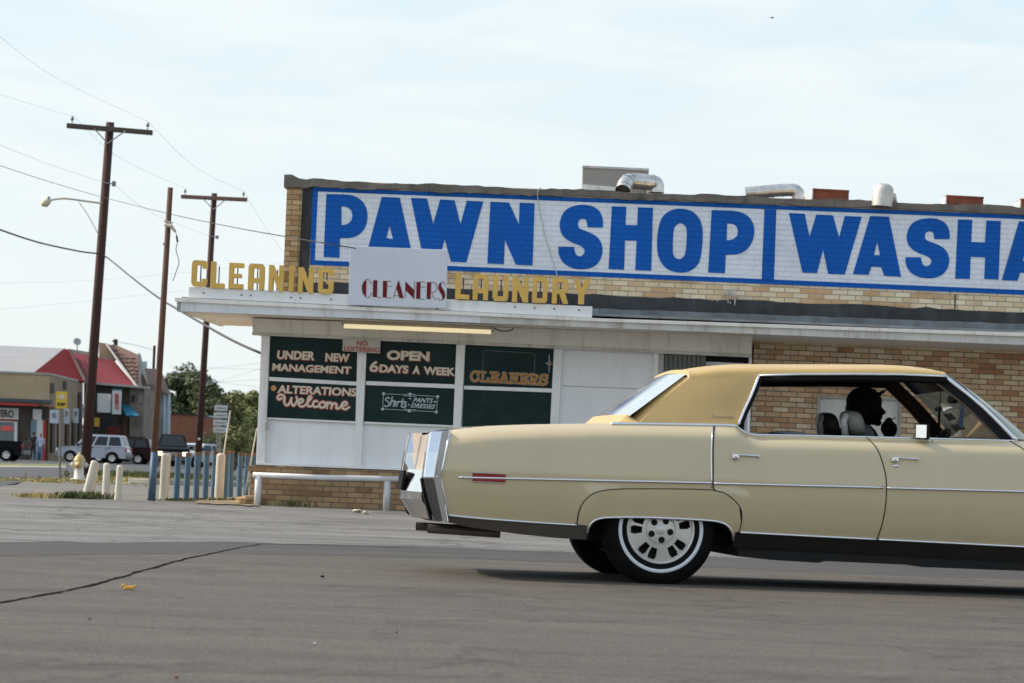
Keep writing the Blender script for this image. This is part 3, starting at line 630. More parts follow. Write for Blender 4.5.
big.append(('P', sB, [[(676, 79, c), (745, 81, c), (785, 86), (818, 102), (838, 130), (844, 162), (836, 203), (812, 236), (780, 252), (732, 256, c), (728, 328, c), (662, 325, c)],
                      [(737, 132, c), (735, 198, c), (757, 195), (774, 182), (779, 162), (774, 144), (758, 134)]]))
sC = (4.197, 780, 170)
big.append(('W', sC, [[(37, 180, c), (104, 184, c), (124, 280, c), (152, 187, c), (222, 190, c), (248, 283, c), (272, 193, c), (343, 196, c), (272, 438, c), (202, 436, c), (181, 334, c), (155, 433, c), (94, 430, c)]]))
big.append(('A', sC, [[(378, 193, c), (457, 196, c), (508, 448, c), (437, 444, c), (425, 408, c), (383, 406, c), (372, 440, c), (306, 437, c)], [(408, 302, c), (394, 357, c), (420, 358, c)]]))
big.append(('S', sC, [Smap(527, 712, 202, 454, 0.0)]))
big.append(('H', sC, [[(747, 207, c), (807, 209, c), (803, 302, c), (860, 304, c), (866, 212, c), (927, 214, c), (917, 460, c), (857, 457, c), (861, 367, c), (800, 364, c), (797, 457, c), (735, 456, c)]]))
big.append(('A', sC, [[(1003, 215, c), (1082, 219, c), (1133, 473, c), (1062, 469, c), (1050, 433, c), (1008, 431, c), (997, 465, c), (931, 462, c)], [(1033, 327, c), (1019, 382, c), (1045, 383, c)]]))
for ch, (s, ox, oy), loops in big:
    lp = [[uv(x, y, 0.008) for x, y in L_(s, ox, oy, curve(l))] for l in loops]
    me = outline_mesh(lp, 0.002)
    place_flat(me, 0.009, (1, 0, 0), (0, 1, 0))
    link('letter', me, M_sb, sign)

# ---- shop front (stands 1.2 m before the brick wall)
SF = 1.2
z0 = uv(256, 462.5, SF)[1]
# header box
hx0 = uv(252, 330, SF + .06)[0]; hx1 = uv(752, 350, SF)[0]
mb = MB(); mb.prism([W(252, 318, SF + 0.06), W(752, 336, SF + 0.06), W(752, 356, SF + 0.06), W(252.5, 333.5, SF + 0.06)], -en * 1.25)
mb.obj('header', M_header, BLD, bevel=0.01)
mb = MB(); mb.prism([W(252, 332, SF + 0.085), W(752, 354.4, SF + 0.085), W(752, 357.5, SF + 0.085), W(252, 335, SF + 0.085)], -en * 0.06)
mb.obj('drip_trim', M_fascia2, BLD, bevel=0.004)
# brick base below the windows
bu0 = uv(250, 480, SF)[0]; bu1 = uv(752, 500, SF)[0]
mb = MB(); wall_box(mb, bu0, bu1, 0.0, z0 - 0.045, SF, 0.25)
mb.prism([fp(bu0, 0, SF - 0.25), fp(bu0, z0 - .045, SF - 0.25), fp(bu0, z0 - .045, 0.0), fp(bu0, 0, 0)], eu * 0.25)
mb.obj('base_wall', M_bk_base, BLD)
mb = MB(); wall_box(mb, bu0 - 0.03, bu1, z0 - 0.115, z0 - 0.04, SF + 0.035, 0.28); mb.obj('brick_sill', M_bk_base, BLD, bevel=0.004)
mb = MB(); mb.prism([W(256, 462.3, SF + 0.05), W(655, 478, SF + 0.05), W(655, 480.4, SF + 0.05), W(256, 464.8, SF + 0.05)], -en * 0.2); mb.obj('window_sill', M_white, BLD, bevel=0.004)
# white panels behind everything, left return wall
mb = MB(); mb.prism([W(262, 462.6, SF - 0.05), W(656, 478.2, SF - 0.05), W(656, 350, SF - 0.05), W(268, 333, SF - 0.05)], -en * 0.06)
mb.obj('wall_panel', M_white2, BLD)
ru = uv(264, 400, SF - 0.05)[0]
mb = MB(); mb.prism([fp(ru, 0.3, SF - 0.1), fp(ru, 2.4, SF - 0.1), fp(ru, 2.4, 0), fp(ru, 0.3, 0)], eu * 0.05); mb.obj('side_panel', M_white2, BLD)
# posts
for k, q in enumerate([[(261.5, 334.5), (270, 335), (264.6, 464), (256, 463.4)], [(357.6, 339), (367, 339.5), (361, 467), (354.4, 466.7)], [(456.4, 343.5), (465.4, 344), (458.5, 471), (451.2, 470.7)], [(554, 348), (562.5, 348.4), (555.5, 475), (547.5, 474.6)], [(654, 352.5), (659, 352.8), (654, 479), (648, 479)]]):
    mb = MB(); wall_prism(mb, q, SF + 0.03, 0.1); mb.obj('post', M_white, BLD, bevel=0.006)
# windows: painted glass
M_green = mat('green_painted_glass', (0.010, 0.028, 0.027), 0.25, var=0.35, scale=2.0, spec=0.10)
M_green2 = mat('green_film', (0.010, 0.030, 0.028), 0.3, var=0.3, scale=5.0, spec=0.12)
wins = [([(270, 335.5), (357.6, 339.6), (356.4, 382), (269.3, 377)], 'UNDER'), ([(269, 380.6), (356.4, 385.4), (355, 421.6), (267, 417.6)], 'ALT'),
        ([(367, 340), (456.4, 344.4), (455.3, 384.6), (366.0, 381.2)], 'OPEN'), ([(365.8, 384.8), (455.2, 388.4), (453.6, 425.6), (364, 421.8)], 'SHIRTS'),
        ([(465.4, 344.6), (554, 349.2), (553, 388.8), (464.1, 385.8)], 'CLEANERS'), ([(464, 389.2), (553, 392.4), (551, 427), (462.2, 426.4)], 'PLAIN')]
WN = {}
for k, (q, nm) in enumerate(wins):
    mb = MB(); wall_prism(mb, q, SF - 0.02, 0.02)
    w = mb.obj('window', M_green if k % 2 == 0 else M_green2, BLD); WN[nm] = w
for q in [[(269, 376.8), (357.4, 381.8), (357.2, 385.6), (268.8, 380.8)], [(366, 381), (456.0, 384.4), (455.8, 388.6), (365.8, 385)], [(464, 385.6), (554, 388.6), (553.8, 392.6), (463.8, 389.4)]]:
    mb = MB(); wall_prism(mb, q, SF + 0.012, 0.05); mb.obj('transom', M_white, BLD, bevel=0.004)
for q in [[(267, 417.4), (355.8, 421.4), (355.6, 423.4), (266.8, 419.2)], [(364, 421.6), (454.4, 425.4), (454.2, 427.4), (363.8, 423.6)]]:
    mb = MB(); wall_prism(mb, q, SF + 0.008, 0.05); mb.obj('window_sill', M_white, BLD, bevel=0.003)
# right hand white panel seam, jamb, slatted shutter and dark doorway
mb = MB(); wall_prism(mb, [(562, 385.4), (652, 389.0), (652, 389.9), (562, 386.3)], SF - 0.048, 0.004); mb.obj('panel_seam', M_alu, BLD)
mb = MB(); wall_prism(mb, [(656, 353), (664, 353.4), (661, 478), (653, 478)], SF + 0.0, 0.12); mb.obj('jamb', M_alu, BLD, bevel=0.004)
mb = MB()
M_slat = mat('shutter_slats', (0.155, 0.165, 0.15), 0.6, var=0.25, scale=3)
for i in range(9):
    x = 664.5 + i * 4.6
    wall_prism(mb, [(x, 353), (x + 3.9, 353.2), (x + 1.0, 479), (x - 2.9, 479)], SF - 0.03 - (i % 2) * 0.012, 0.03)
wall_prism(mb, [(662, 353), (706, 355), (703, 479), (659, 479)], SF - 0.08, 0.01)
mb.obj('shutter', M_slat, BLD)
mb = MB(); wall_prism(mb, [(704, 354), (752, 356), (749, 481), (701, 479)], SF - 0.35, 0.05); mb.obj('doorway', M_blackgap, BLD)
mb = MB(); wall_prism(mb, [(704, 361.5), (752, 363.6), (749, 481), (701, 479)], SF - 0.22, 0.04)
dr2 = mb.obj('door', M_white2, BLD)
mb = MB(); wall_prism(mb, [(708, 368), (746, 370), (743, 470), (705, 468)], SF - 0.20, 0.03); mb.obj('pane', M_green2, dr2)
mb = MB(); mb.prism([fp(hx1 - 0.03, 0.0, SF), fp(hx1 - 0.03, 2.5, SF), fp(hx1 - 0.03, 2.5, 0), fp(hx1 - 0.03, 0.0, 0)], eu * 0.03); mb.obj('side_panel', M_white2, BLD)

# ---- canopy
CF = 2.3
cu0 = uv(177, 305, CF)[0]
M_sb2 = M_fascia
canopy = MB()
fz = lambda x, l: interp(l, x)
cream_t = [(177, 297.5), (592, 318.0), (1024, 333.0)]
low_b = [(176, 311.0), (592, 327.3), (1024, 345.0)]
cream_b = [(177, 301.5), (592, 321.2), (1024, 336.4)]
def longband(mb, t, b, off, thick, xa, xb, n=30):
    A = []; B_ = []
    for i in range(n + 1):
        x = xa + (xb - xa) * i / n
        A.append(W(x, interp(t, x), off)); B_.append(W(x, interp(b, x), off))
    mb.grid([B_, A, [p - en * thick for p in A], [p - en * thick for p in B_], B_])
    mb.face([A[0], B_[0], B_[0] - en * thick, A[0] - en * thick]); mb.face([A[-1], A[-1] - en * thick, B_[-1] - en * thick, B_[-1]])
mb = MB(); longband(mb, cream_b, low_b, CF, 0.05, 177, 480, 20); mb.obj('fascia', M_fascia, BLD)
mb = MB(); longband(mb, cream_b, low_b, CF - 0.004, 0.05, 480, 1500, 40); mb.obj('fascia', M_fascia2, BLD)
mb = MB(); longband(mb, cream_t, cream_b, CF + 0.03, 0.09, 175, 1500, 50); mb.obj('gutter_edge', M_header, BLD, bevel=0.004)
# left end fascia
A0 = W(177, 298, CF); B0 = W(176.5, 311, CF)
mb = MB(); mb.prism([A0, B0, B0 - en * (CF + 1.5), A0 - en * (CF + 1.5)], eu * 0.05); mb.obj('end_fascia', M_fascia, BLD)
# soffit and canopy top
S0 = B0 + Vector((0, 0, 0.015)) + eu * 0.05 - en * 0.05
uR_ = UR - 0.3
SR = fp(uR_, uv(1024, 345, CF)[1] + 0.015 - 0.02, CF - 0.05)
mb = MB(); mb.prism([S0, SR, SR - en * (CF - 0.05), fp((S0 - FO).dot(eu), S0.z, 0)], (0, 0, 0.03)); 
mb.prism([fp((S0 - FO).dot(eu), S0.z, 0), fp(UL, S0.z, 0), fp(UL, S0.z, -1.5), fp((S0 - FO).dot(eu), S0.z, -1.5)], (0, 0, 0.03))
mb.obj('soffit', M_soffit, BLD)
T0 = A0 + Vector((0, 0, -0.01)) + eu * 0.05 - en * 0.05
mb = MB(); mb.prism([T0, fp(uR_, T0.z - 0.08, CF - 0.05), fp(uR_, T0.z + 0.02, 0.03), fp((T0 - FO).dot(eu), T0.z + 0.08, 0.03)], (0, 0, 0.03)); mb.obj('canopy_roof', M_zinc, BLD)

# ---- sign board along the canopy edge and the yellow letters
mb = MB(); wall_prism(mb, [(188.5, 286.5), (188.0, 297.5), (592, 317.8), (592.4, 306.5)], CF - 0.02, 0.06)
sb = mb.obj('sign_base_board', M_white, bevel=0.006); tag(sb, 'long white board on the canopy edge carrying the yellow letters', 'sign board')
bolts = MB()
for x, y in [(203.8, 292.9), (241.5, 295), (250.7, 295.5), (291, 297.6), (300.6, 298.2), (331, 299.5), (514.8, 307), (534.6, 308), (554.3, 308.8), (579, 310)]:
    q = W(x, y, CF - 0.018); bolts.lathe([(0, 0.008), (0.010, 0.008), (0.010, 0)], q, en, 10)
bolts.obj('bolts', M_blackgap, sb)
tx, ty = 0.26, 0.16
def glyph(ch, tx=0.31, ty=0.18, k=0.12):
    if ch == 'C': return [[(k, 0), (1 - k, 0), (1, k), (1, .30), (1 - tx, .30), (1 - tx, ty), (tx, ty), (tx, 1 - ty), (1 - tx, 1 - ty), (1 - tx, .70), (1, .70), (1, 1 - k), (1 - k, 1), (k, 1), (0, 1 - k), (0, k)]]
    if ch == 'L': return [[(0, 0), (1, 0), (1, ty), (tx + .05, ty), (tx + .05, 1), (0, 1)]]
    if ch == 'E': return [[(0, 0), (1, 0), (1, ty), (tx, ty), (tx, .42), (.86, .42), (.86, .58), (tx, .58), (tx, 1 - ty), (1, 1 - ty), (1, 1), (0, 1)]]
    if ch == 'A': return [[(0, 0), (tx, 0), (tx, .26), (1 - tx, .26), (1 - tx, 0), (1, 0), (1, 1 - k), (1 - k, 1), (k, 1), (0, 1 - k)], [(tx, .26 + ty), (tx, 1 - ty), (1 - tx, 1 - ty), (1 - tx, .26 + ty)]]
    if ch == 'N': return [[(0, 0), (tx, 0), (tx, .52), (1 - tx, 0), (1, 0), (1, 1), (1 - tx, 1), (1 - tx, .48), (tx, 1), (0, 1)]]
    if ch == 'I': return [[(0, 0), (1, 0), (1, 1), (0, 1)]]
    if ch == 'G': return [[(k, 0), (1 - k, 0), (1, k), (1, .52), (.52, .52), (.52, .38), (1 - tx, .38), (1 - tx, ty), (tx, ty), (tx, 1 - ty), (1 - tx, 1 - ty), (1 - tx, .74), (1, .74), (1, 1 - k), (1 - k, 1), (k, 1), (0, 1 - k), (0, k)]]
    if ch == 'U': return [[(k, 0), (1 - k, 0), (1, k), (1, 1), (1 - tx, 1), (1 - tx, ty), (tx, ty), (tx, 1), (0, 1), (0, k)]]
    if ch == 'D': return [[(0, 0), (1 - k, 0), (1, k), (1, 1 - k), (1 - k, 1), (0, 1)], [(tx, ty), (tx, 1 - ty), (1 - tx, 1 - ty), (1 - tx, ty)]]
    if ch == 'R': return [[(0, 0), (tx, 0), (tx, .38), (.45, .38), (1 - tx, 0), (1.04, 0), (.82, .42), (1, .52), (1, 1 - k), (1 - k, 1), (0, 1)], [(tx, .55), (tx, 1 - ty), (1 - tx, 1 - ty), (1 - tx, .55)]]
    if ch == 'Y': return [[(.5 - tx / 2, 0), (.5 + tx / 2, 0), (.5 + tx / 2, .42), (1, 1), (1 - tx * 1.05, 1), (.5, .62), (tx * 1.05, 1), (0, 1), (.5 - tx / 2, .42)]]
M_ylw = mat('yellow_enamel', (0.74, 0.46, 0.095), 0.45, var=0.10, scale=6, dirt=0.15)
M_rod = mat('dark_rod', (0.04, 0.035, 0.03), 0.7)
def yletter(ch, cx, cy, wpx, hpx, word, ordn):
    off = CF - 0.07
    p = W(cx, cy, off); sc = FPX / p.y; w = wpx / sc; h = hpx / sc
    me = outline_mesh([[((x - 0.5) * w, (y - 0.5) * h) for x, y in lp] for lp in glyph(ch)], 0.09)
    q = p - FO; place_flat(me, off, (1, 0.0, q.dot(eu)), (-0.012, 1, q.z))
    r = empty('channel_letter', p - Vector((0, 0, h / 2)), 0, 'yellow channel letter %s %s on the white canopy board' % (ch, ordn), 'letter', 'raised yellow letters on the canopy')
    link('letter_body', me, M_ylw, r, bevel=0.004)
    rd = MB(); rd.tube([p - en * 0.05 - Vector((0, 0, h * 0.5)), p - en * 0.05 + Vector((0, 0, h * 0.35))], 0.008, 6); rd.obj('support_rod', M_rod, r)
cl = [('C', 162.5, 182, 82, 140, 'first letter of CLEANING'), ('L', 261, 190, 76, 142, 'second in CLEANING beside the pole'), ('E', 361, 195, 78, 138, 'third in CLEANING'), ('A', 469, 200, 86, 140, 'fourth in CLEANING'),
      ('N', 576, 208, 80, 140, 'after the A of CLEANING'), ('I', 658, 210, 26, 138, 'in CLEANING'), ('N', 735, 219, 82, 138, 'before the G of CLEANING'), ('G', 843, 222, 82, 138, 'closing CLEANING')]
for ch, x, y, w, h, o_ in cl: yletter(ch, 170 + x / 5.389, 240 + y / 5.389, w / 5.389, h / 5.389, 'CLEANING', o_)
la = [('L', 88, 147, 96, 178, 'first of LAUNDRY'), ('A', 211, 153, 104, 175, 'second of LAUNDRY'), ('U', 347, 160, 106, 176, 'third of LAUNDRY'), ('N', 482, 167, 110, 178, 'in the middle of LAUNDRY'), ('D', 615, 173, 104, 176, 'before the R of LAUNDRY'),
      ('R', 753, 178, 108, 176, 'before the Y of LAUNDRY'), ('Y', 898, 182, 130, 174, 'closing LAUNDRY')]
for ch, x, y, w, h, o_ in la: yletter(ch, 450 + x / 6.827, 265 + y / 6.827, w / 6.827, h / 6.827, 'LAUNDRY', o_)

# ---- white CLEANERS board
off = CF + 0.06
board = empty('hanging_sign', W(397, 307, off), 0, 'white square sign board reading CLEANERS in red above the canopy', 'sign')
mb = MB(); wall_prism(mb, [(349.8, 246.0), (348.4, 304.8), (446.2, 308.4), (447.4, 249.8)], off, 0.05)
mb.obj('panel', mat('sign_white', (0.66, 0.69, 0.75), 0.4, var=0.03, scale=1.0, dirt=0.06), board, bevel=0.004)
M_red = mat('sign_red', (0.16, 0.014, 0.016), 0.6, spec=0.2); M_redthin = mat('sign_thin', (0.36, 0.25, 0.22), 0.5)
s9 = (9.76, 350, 240)
heavy = [[(160, 388), (138, 402), (119, 438), (116, 480), (126, 522), (156, 560), (158, 480)], [(227, 392), (268, 394), (262, 558), (222, 556)], [(323, 398), (363, 400), (358, 562), (319, 560)],
         [(470, 402), (480, 402), (523, 568), (482, 566), (452, 462)], [(541, 403), (629, 492), (626, 574), (540, 487)], [(650, 408), (690, 410), (685, 575), (645, 573)], [(752, 410), (793, 412), (786, 577), (748, 575)],
         [(893, 412), (868, 432), (861, 462), (868, 492), (900, 545), (900, 584), (925, 566), (931, 535), (920, 500), (890, 450)]]
thin = [[(156, 389), (180, 384), (208, 425)], [(152, 557), (180, 562), (212, 515)], [(262, 556), (302, 562)], [(363, 400), (402, 402)], [(361, 448), (404, 450)], [(358, 562), (402, 565)], [(472, 405), (422, 565)], [(437, 542), (476, 543)],
        [(541, 480), (539, 560)], [(631, 403), (628, 500)], [(690, 407), (730, 410)], [(688, 458), (730, 460)], [(685, 574), (727, 578)], [(793, 412), (836, 422), (848, 465), (832, 500), (790, 512)], [(800, 512), (815, 555), (838, 582)],
        [(886, 415), (912, 408), (930, 435)], [(858, 566), (880, 586), (905, 582)]]
for hv in heavy:
    me = outline_mesh([[uv(x, y, off) for x, y in L_(*s9, hv)]], 0.004); place_flat(me, off + 0.002, (1, 0, 0), (0, 1, 0)); link('letter', me, M_red, board)
me = stroke_mesh([[uv(x, y, off) for x, y in L_(*s9, t)] for t in thin], 0.011, 0.003); place_flat(me, off + 0.003, (1, 0, 0), (0, 1, 0)); link('letter_hairlines', me, M_redthin, board)
# posts holding the board
mb = MB(); mb.tube([W(360, 306, off - 0.08), W(362, 250, off - 0.08)], 0.02, 8); mb.obj('support_rod', M_rod, board)
mb = MB(); mb.tube([W(437, 309, off - 0.08), W(438, 253, off - 0.08)], 0.02, 8); mb.obj('support_rod', M_rod, board)

# ---- window lettering
M_cream = mat('letter_cream', (0.72, 0.66, 0.52), 0.6, var=0.12, scale=12); M_rout = mat('letter_red', (0.42, 0.06, 0.045), 0.6); M_org = mat('letter_orange', (0.52, 0.21, 0.04), 0.6); M_blw = mat('letter_pale', (0.50, 0.58, 0.62), 0.6)
def text_on(s, zoom, BL, BR, TL, parent, fill, out=None, bold=0.02, obold=0.05, shear=0.0, base=SF - 0.02):
    sc, ox, oy = zoom
    cv = lambda p: (ox + p[0] / sc, oy + p[1] / sc)
    me = text_mesh(s, 0.002, bold, shear)
    fit_quad(me, base + 0.006, cv(BL), cv(BR), cv(TL)); link('lettering', me, fill, parent)
    if out:
        mo = text_mesh(s, 0.002, obold, shear)
        k = (obold - bold) * 0.9
        d = 3.2
        dx = BR[0] - BL[0]; dy = BR[1] - BL[1]
        f = 0.008 * len(s) * 0 + 4
        mo = fit_quad(mo, base + 0.002, cv((BL[0] - f, BL[1] + f)), cv((BR[0] + f + 2, BR[1] + f + 2)), cv((TL[0] - f, TL[1] - f + 3))); link('letter_outline', mo, out, parent)
zA = (7.59, 262, 334)
text_on('UNDER', zA, (112, 190), (398, 200), (120, 124), WN['UNDER'], M_cream, M_rout, 0.04, 0.085)
text_on('NEW', zA, (480, 208), (662, 214), (484, 144), WN['UNDER'], M_cream, M_rout, 0.04, 0.085)
text_on('MANAGEMENT', zA, (76, 278), (672, 304), (82, 222), WN['UNDER'], M_cream, M_rout, 0.03, 0.075)
text_on('ALTERATIONS', zA, (115, 448), (716, 474), (122, 386), WN['ALT'], M_cream, M_rout, 0.03, 0.075)
wel = [[(150, 488), (128, 498), (118, 480), (135, 462), (160, 465), (172, 485), (170, 520), (188, 543), (207, 528), (222, 495), (226, 478), (222, 512), (237, 545), (256, 530), (268, 500), (262, 478)],
       [(275, 528), (305, 517), (312, 502), (296, 493), (280, 510), (282, 540), (305, 552), (332, 538), (360, 505), (377, 482), (366, 470), (352, 490), (345, 525), (355, 550), (382, 546)],
       [(420, 512), (402, 508), (388, 530), (398, 553), (425, 550), (437, 532)], [(458, 515), (438, 530), (442, 555), (465, 558), (482, 540), (472, 518), (458, 515), (480, 525), (497, 520)],
       [(499, 520), (493, 562)], [(496, 540), (515, 521), (531, 531), (527, 564)], [(530, 542), (550, 526), (567, 536), (564, 562), (582, 566), (602, 548), (635, 540), (645, 524), (626, 516), (607, 535), (609, 560), (635, 572), (662, 555)]]
def strokes_on(sts, zoom, wd, parent, fill, out=None, ow=0.0, base=SF - 0.02):
    ls = [[uv(x, y, base) for x, y in L_(*zoom, s)] for s in sts]
    me = stroke_mesh(ls, wd, 0.0015); place_flat(me, base + 0.008, (1, 0, 0), (0, 1, 0)); link('lettering', me, fill, parent, smooth=True)
    if out:
        me = stroke_mesh(ls, ow, 0.0012); place_flat(me, base + 0.0035, (1, 0, 0), (0, 1, 0)); link('letter_outline', me, out, parent, smooth=True)
strokes_on(wel, zA, 0.028, WN['ALT'], M_cream, M_rout, 0.050)
mb = MB(); mb.lathe([(0, 0.004), (0.036, 0.004), (0.036, 0)], W(273.6, 388.2, SF - 0.018), en, 20); mb.obj('dot', mat('dot_orange', (0.62, 0.30, 0.08), 0.6), WN['ALT'])
zB = (6.83, 360, 334)
text_on('OPEN', zB, (182, 176), (472, 186), (186, 110), WN['OPEN'], M_cream, M_rout, 0.045, 0.075)
text_on('DAYS', zB, (132, 262), (328, 270), (136, 207), WN['OPEN'], M_cream, M_rout, 0.04, 0.085)
text_on('6', zB, (62, 258), (122, 260), (72, 182), WN['OPEN'], M_cream, M_rout, 0.02, 0.05)
text_on('A', zB, (358, 272), (406, 274), (364, 216), WN['OPEN'], M_cream, M_rout, 0.04, 0.085)
text_on('WEEK', zB, (436, 276), (650, 286), (436, 222), WN['OPEN'], M_cream, M_rout, 0.04, 0.06)
# Shirts . Pants - Dresses in a thin ornamental frame
text_on('PANTS', zB, (360, 466), (498, 472), (364, 434), WN['SHIRTS'], M_blw, None, 0.02, shear=0.3)
text_on('DRESSES', zB, (346, 502), (512, 512), (350, 472), WN['SHIRTS'], M_blw, None, 0.02, shear=0.3)
shirts = [[(203, 440), (188, 434), (175, 450), (195, 465), (198, 484), (180, 496), (166, 488)], [(222, 430), (206, 492)], [(210, 475), (228, 455), (236, 464), (228, 494)], [(246, 460), (238, 494)], [(258, 462), (252, 495)], [(254, 478), (266, 462), (276, 464)],
          [(294, 444), (284, 496), (292, 498)], [(280, 460), (304, 462)], [(318, 468), (306, 466), (303, 478), (316, 488), (308, 500), (298, 496)], [(332, 484), (338, 484)], [(338, 440), (346, 441)], [(506, 462), (520, 464)]]
strokes_on(shirts, zB, 0.016, WN['SHIRTS'], M_blw)
frm = [[(160, 408), (156, 512)], [(160, 408), (300, 415)], [(390, 418), (530, 428)], [(530, 428), (522, 532)], [(156, 512), (295, 520)], [(385, 524), (522, 532)], [(298, 415), (342, 408), (385, 418)], [(298, 421), (342, 424), (385, 424)], [(298, 518), (336, 528), (382, 524)], [(300, 513), (336, 516), (380, 518)]]
strokes_on(frm, zB, 0.007, WN['SHIRTS'], M_blw)
dots = MB()
for x, y in [(161, 408), (155, 512), (342, 411), (530, 428), (521, 532), (336, 525)]:
    dots.lathe([(0, 0.004), (0.02, 0.004), (0.02, 0)], W(360 + x / 6.83, 334 + y / 6.83, SF - 0.017), en, 12)
dots.obj('ornament', M_blw, WN['SHIRTS'])
zC = (7.587, 456, 340)
# CLEANERS in orange western lettering
GW = {'C': [[(.88, .68), (.82, .88), (.5, .97), (.18, .80), (.08, .5), (.18, .2), (.5, .03), (.80, .10), (.92, .30)], [(.88, .62), (.90, .95)]],
      'L': [[(.30, .05), (.30, .95)], [(.08, .95), (.52, .95)], [(.08, .05), (.92, .05)], [(.92, .05), (.92, .34)]],
      'E': [[(.28, .05), (.28, .95)], [(.06, .95), (.90, .95)], [(.90, .95), (.90, .70)], [(.06, .05), (.94, .05)], [(.94, .05), (.94, .32)], [(.28, .5), (.66, .5)], [(.66, .38), (.66, .62)]],
      'A': [[(.14, .05), (.46, .95)], [(.86, .05), (.54, .95)], [(.30, .36), (.70, .36)], [(.0, .05), (.32, .05)], [(.68, .05), (1.0, .05)], [(.36, .95), (.60, .95)]],
      'N': [[(.20, .05), (.20, .95)], [(.20, .95), (.80, .08)], [(.80, .05), (.80, .95)], [(.04, .05), (.38, .05)], [(.04, .95), (.28, .95)], [(.64, .95), (.98, .95)]],
      'R': [[(.24, .05), (.24, .95)], [(.06, .95), (.55, .95), (.84, .85), (.84, .60), (.55, .50), (.24, .50)], [(.50, .50), (.84, .08)], [(.04, .05), (.44, .05)], [(.74, .05), (1.0, .05)]],
      'S': [[(.84, .72), (.70, .93), (.40, .96), (.16, .82), (.20, .60), (.55, .50), (.84, .38), (.84, .15), (.55, .03), (.25, .08), (.12, .28)], [(.88, .66), (.88, .96)], [(.10, .04), (.10, .34)]]}
def slab_word(word, zoom, BL, BR, TL, wd_, owd_, fill, out, parent, base=SF - 0.02):
    sc_, ox, oy = zoom; cv = lambda p: uv(ox + p[0] / sc_, oy + p[1] / sc_, base)
    a, b, t = cv(BL), cv(BR), cv(TL); nl_ = len(word)
    for k, ch in enumerate(word):
        ls = []
        for st in GW[ch]:
            ls.append([(a[0] + (b[0] - a[0]) * (k + .04 + .88 * x) / nl_ + (t[0] - a[0]) * y, a[1] + (b[1] - a[1]) * (k + .04 + .88 * x) / nl_ + (t[1] - a[1]) * y) for x, y in st])
        me = stroke_mesh(ls, wd_, 0.0015); place_flat(me, base + 0.009, (1, 0, 0), (0, 1, 0)); link('lettering', me, fill, parent, smooth=True)
        me = stroke_mesh(ls, owd_, 0.0012); place_flat(me, base + 0.004 + 0.0002 * k, (1, 0, 0), (0, 1, 0)); link('letter_outline', me, out, parent, smooth=True)
slab_word('CLEANERS', zC, (104, 312), (700, 342), (110, 236), 0.024, 0.042, M_org, mat('outline_pale', (0.34, 0.34, 0.28), 0.6), WN['CLEANERS'])
frm2 = [[(203, 232), (208, 90)], [(208, 88), (235, 80)], [(235, 80), (590, 100)], [(590, 100), (600, 112)], [(600, 112), (594, 245)]]
strokes_on(frm2, zC, 0.008, WN['CLEANERS'], mat('frame_faint', (0.16, 0.18, 0.16), 0.5))
strokes_on([[(708, 112), (706, 245)], [(682, 176), (732, 182)], [(698, 166), (718, 190)], [(718, 164), (697, 190)]], zC, 0.011, WN['CLEANERS'], M_blw)
strokes_on([[(700, 178), (716, 179)], [(708, 170), (707, 187)]], zC, 0.02, WN['CLEANERS'], M_org, None, base=SF - 0.012)

# NO LOITERING plate
nl = empty('warning_sign', W(361, 353, SF + 0.12), 0, 'small white plate reading NO LOITERING above the windows', 'sign')
mb = MB(); wall_prism(mb, [(343, 338.3), (380.6, 340.6), (380, 353.6), (342.2, 351.0)], SF + 0.12, 0.02); mb.obj('plate', mat('plate_white', (0.52, 0.50, 0.44), 0.6, dirt=0.2), nl, bevel=0.003)
M_lr = mat('plate_red', (0.45, 0.06, 0.04), 0.6)
z1 = (1, 0, 0)
text_on('NO', z1, (356.6, 345.6), (367.4, 346.2), (356.9, 340.6), nl, M_lr, None, 0.02, base=SF + 0.12)
text_on('LOITERING', z1, (344.0, 350.6), (379.0, 352.6), (344.2, 346.0), nl, M_lr, None, 0.02, base=SF + 0.12)

# fluorescent lamp under the canopy
lo = SF + 0.75
lp = empty('tube_lamp', W(418, 324, lo), 0, 'long fluorescent strip lamp glowing yellow under the canopy', 'lamp')
mb = MB(); wall_prism(mb, [(341.5, 320.0), (494.5, 326.0), (494.3, 331.0), (341.3, 325.0)], lo, 0.16); mb.obj('housing', mat('lamp_housing', (0.28, 0.26, 0.22), 0.5), lp, bevel=0.01)
mb = MB(); mb.tube([W(344, 326.0, lo + 0.03), W(491, 332.0, lo + 0.03)], 0.028, 14); mb.obj('tube', mat('lamp_tube', (0.7, 0.6, 0.35), 0.4, emit=(1.0, 0.86, 0.52), estr=0.62), lp, smooth=True)
mb = MB(); mb.tube(catmull([W(494, 328, lo - 0.05), W(500, 330.5, lo - 0.1), W(508, 331, lo - 0.1), W(514, 328.5, lo - 0.1)], 5), 0.008, 6); mb.obj('cable', M_rod, lp)

# corner conduit box
mb = MB(); wall_prism(mb, [(265.2, 422), (268.2, 422.2), (267.9, 430), (264.9, 429.8)], SF + 0.07, 0.05)
tag(mb.obj('hose_tap', M_alu, bevel=0.004), 'small grey box on the white corner post of the shop', 'box')

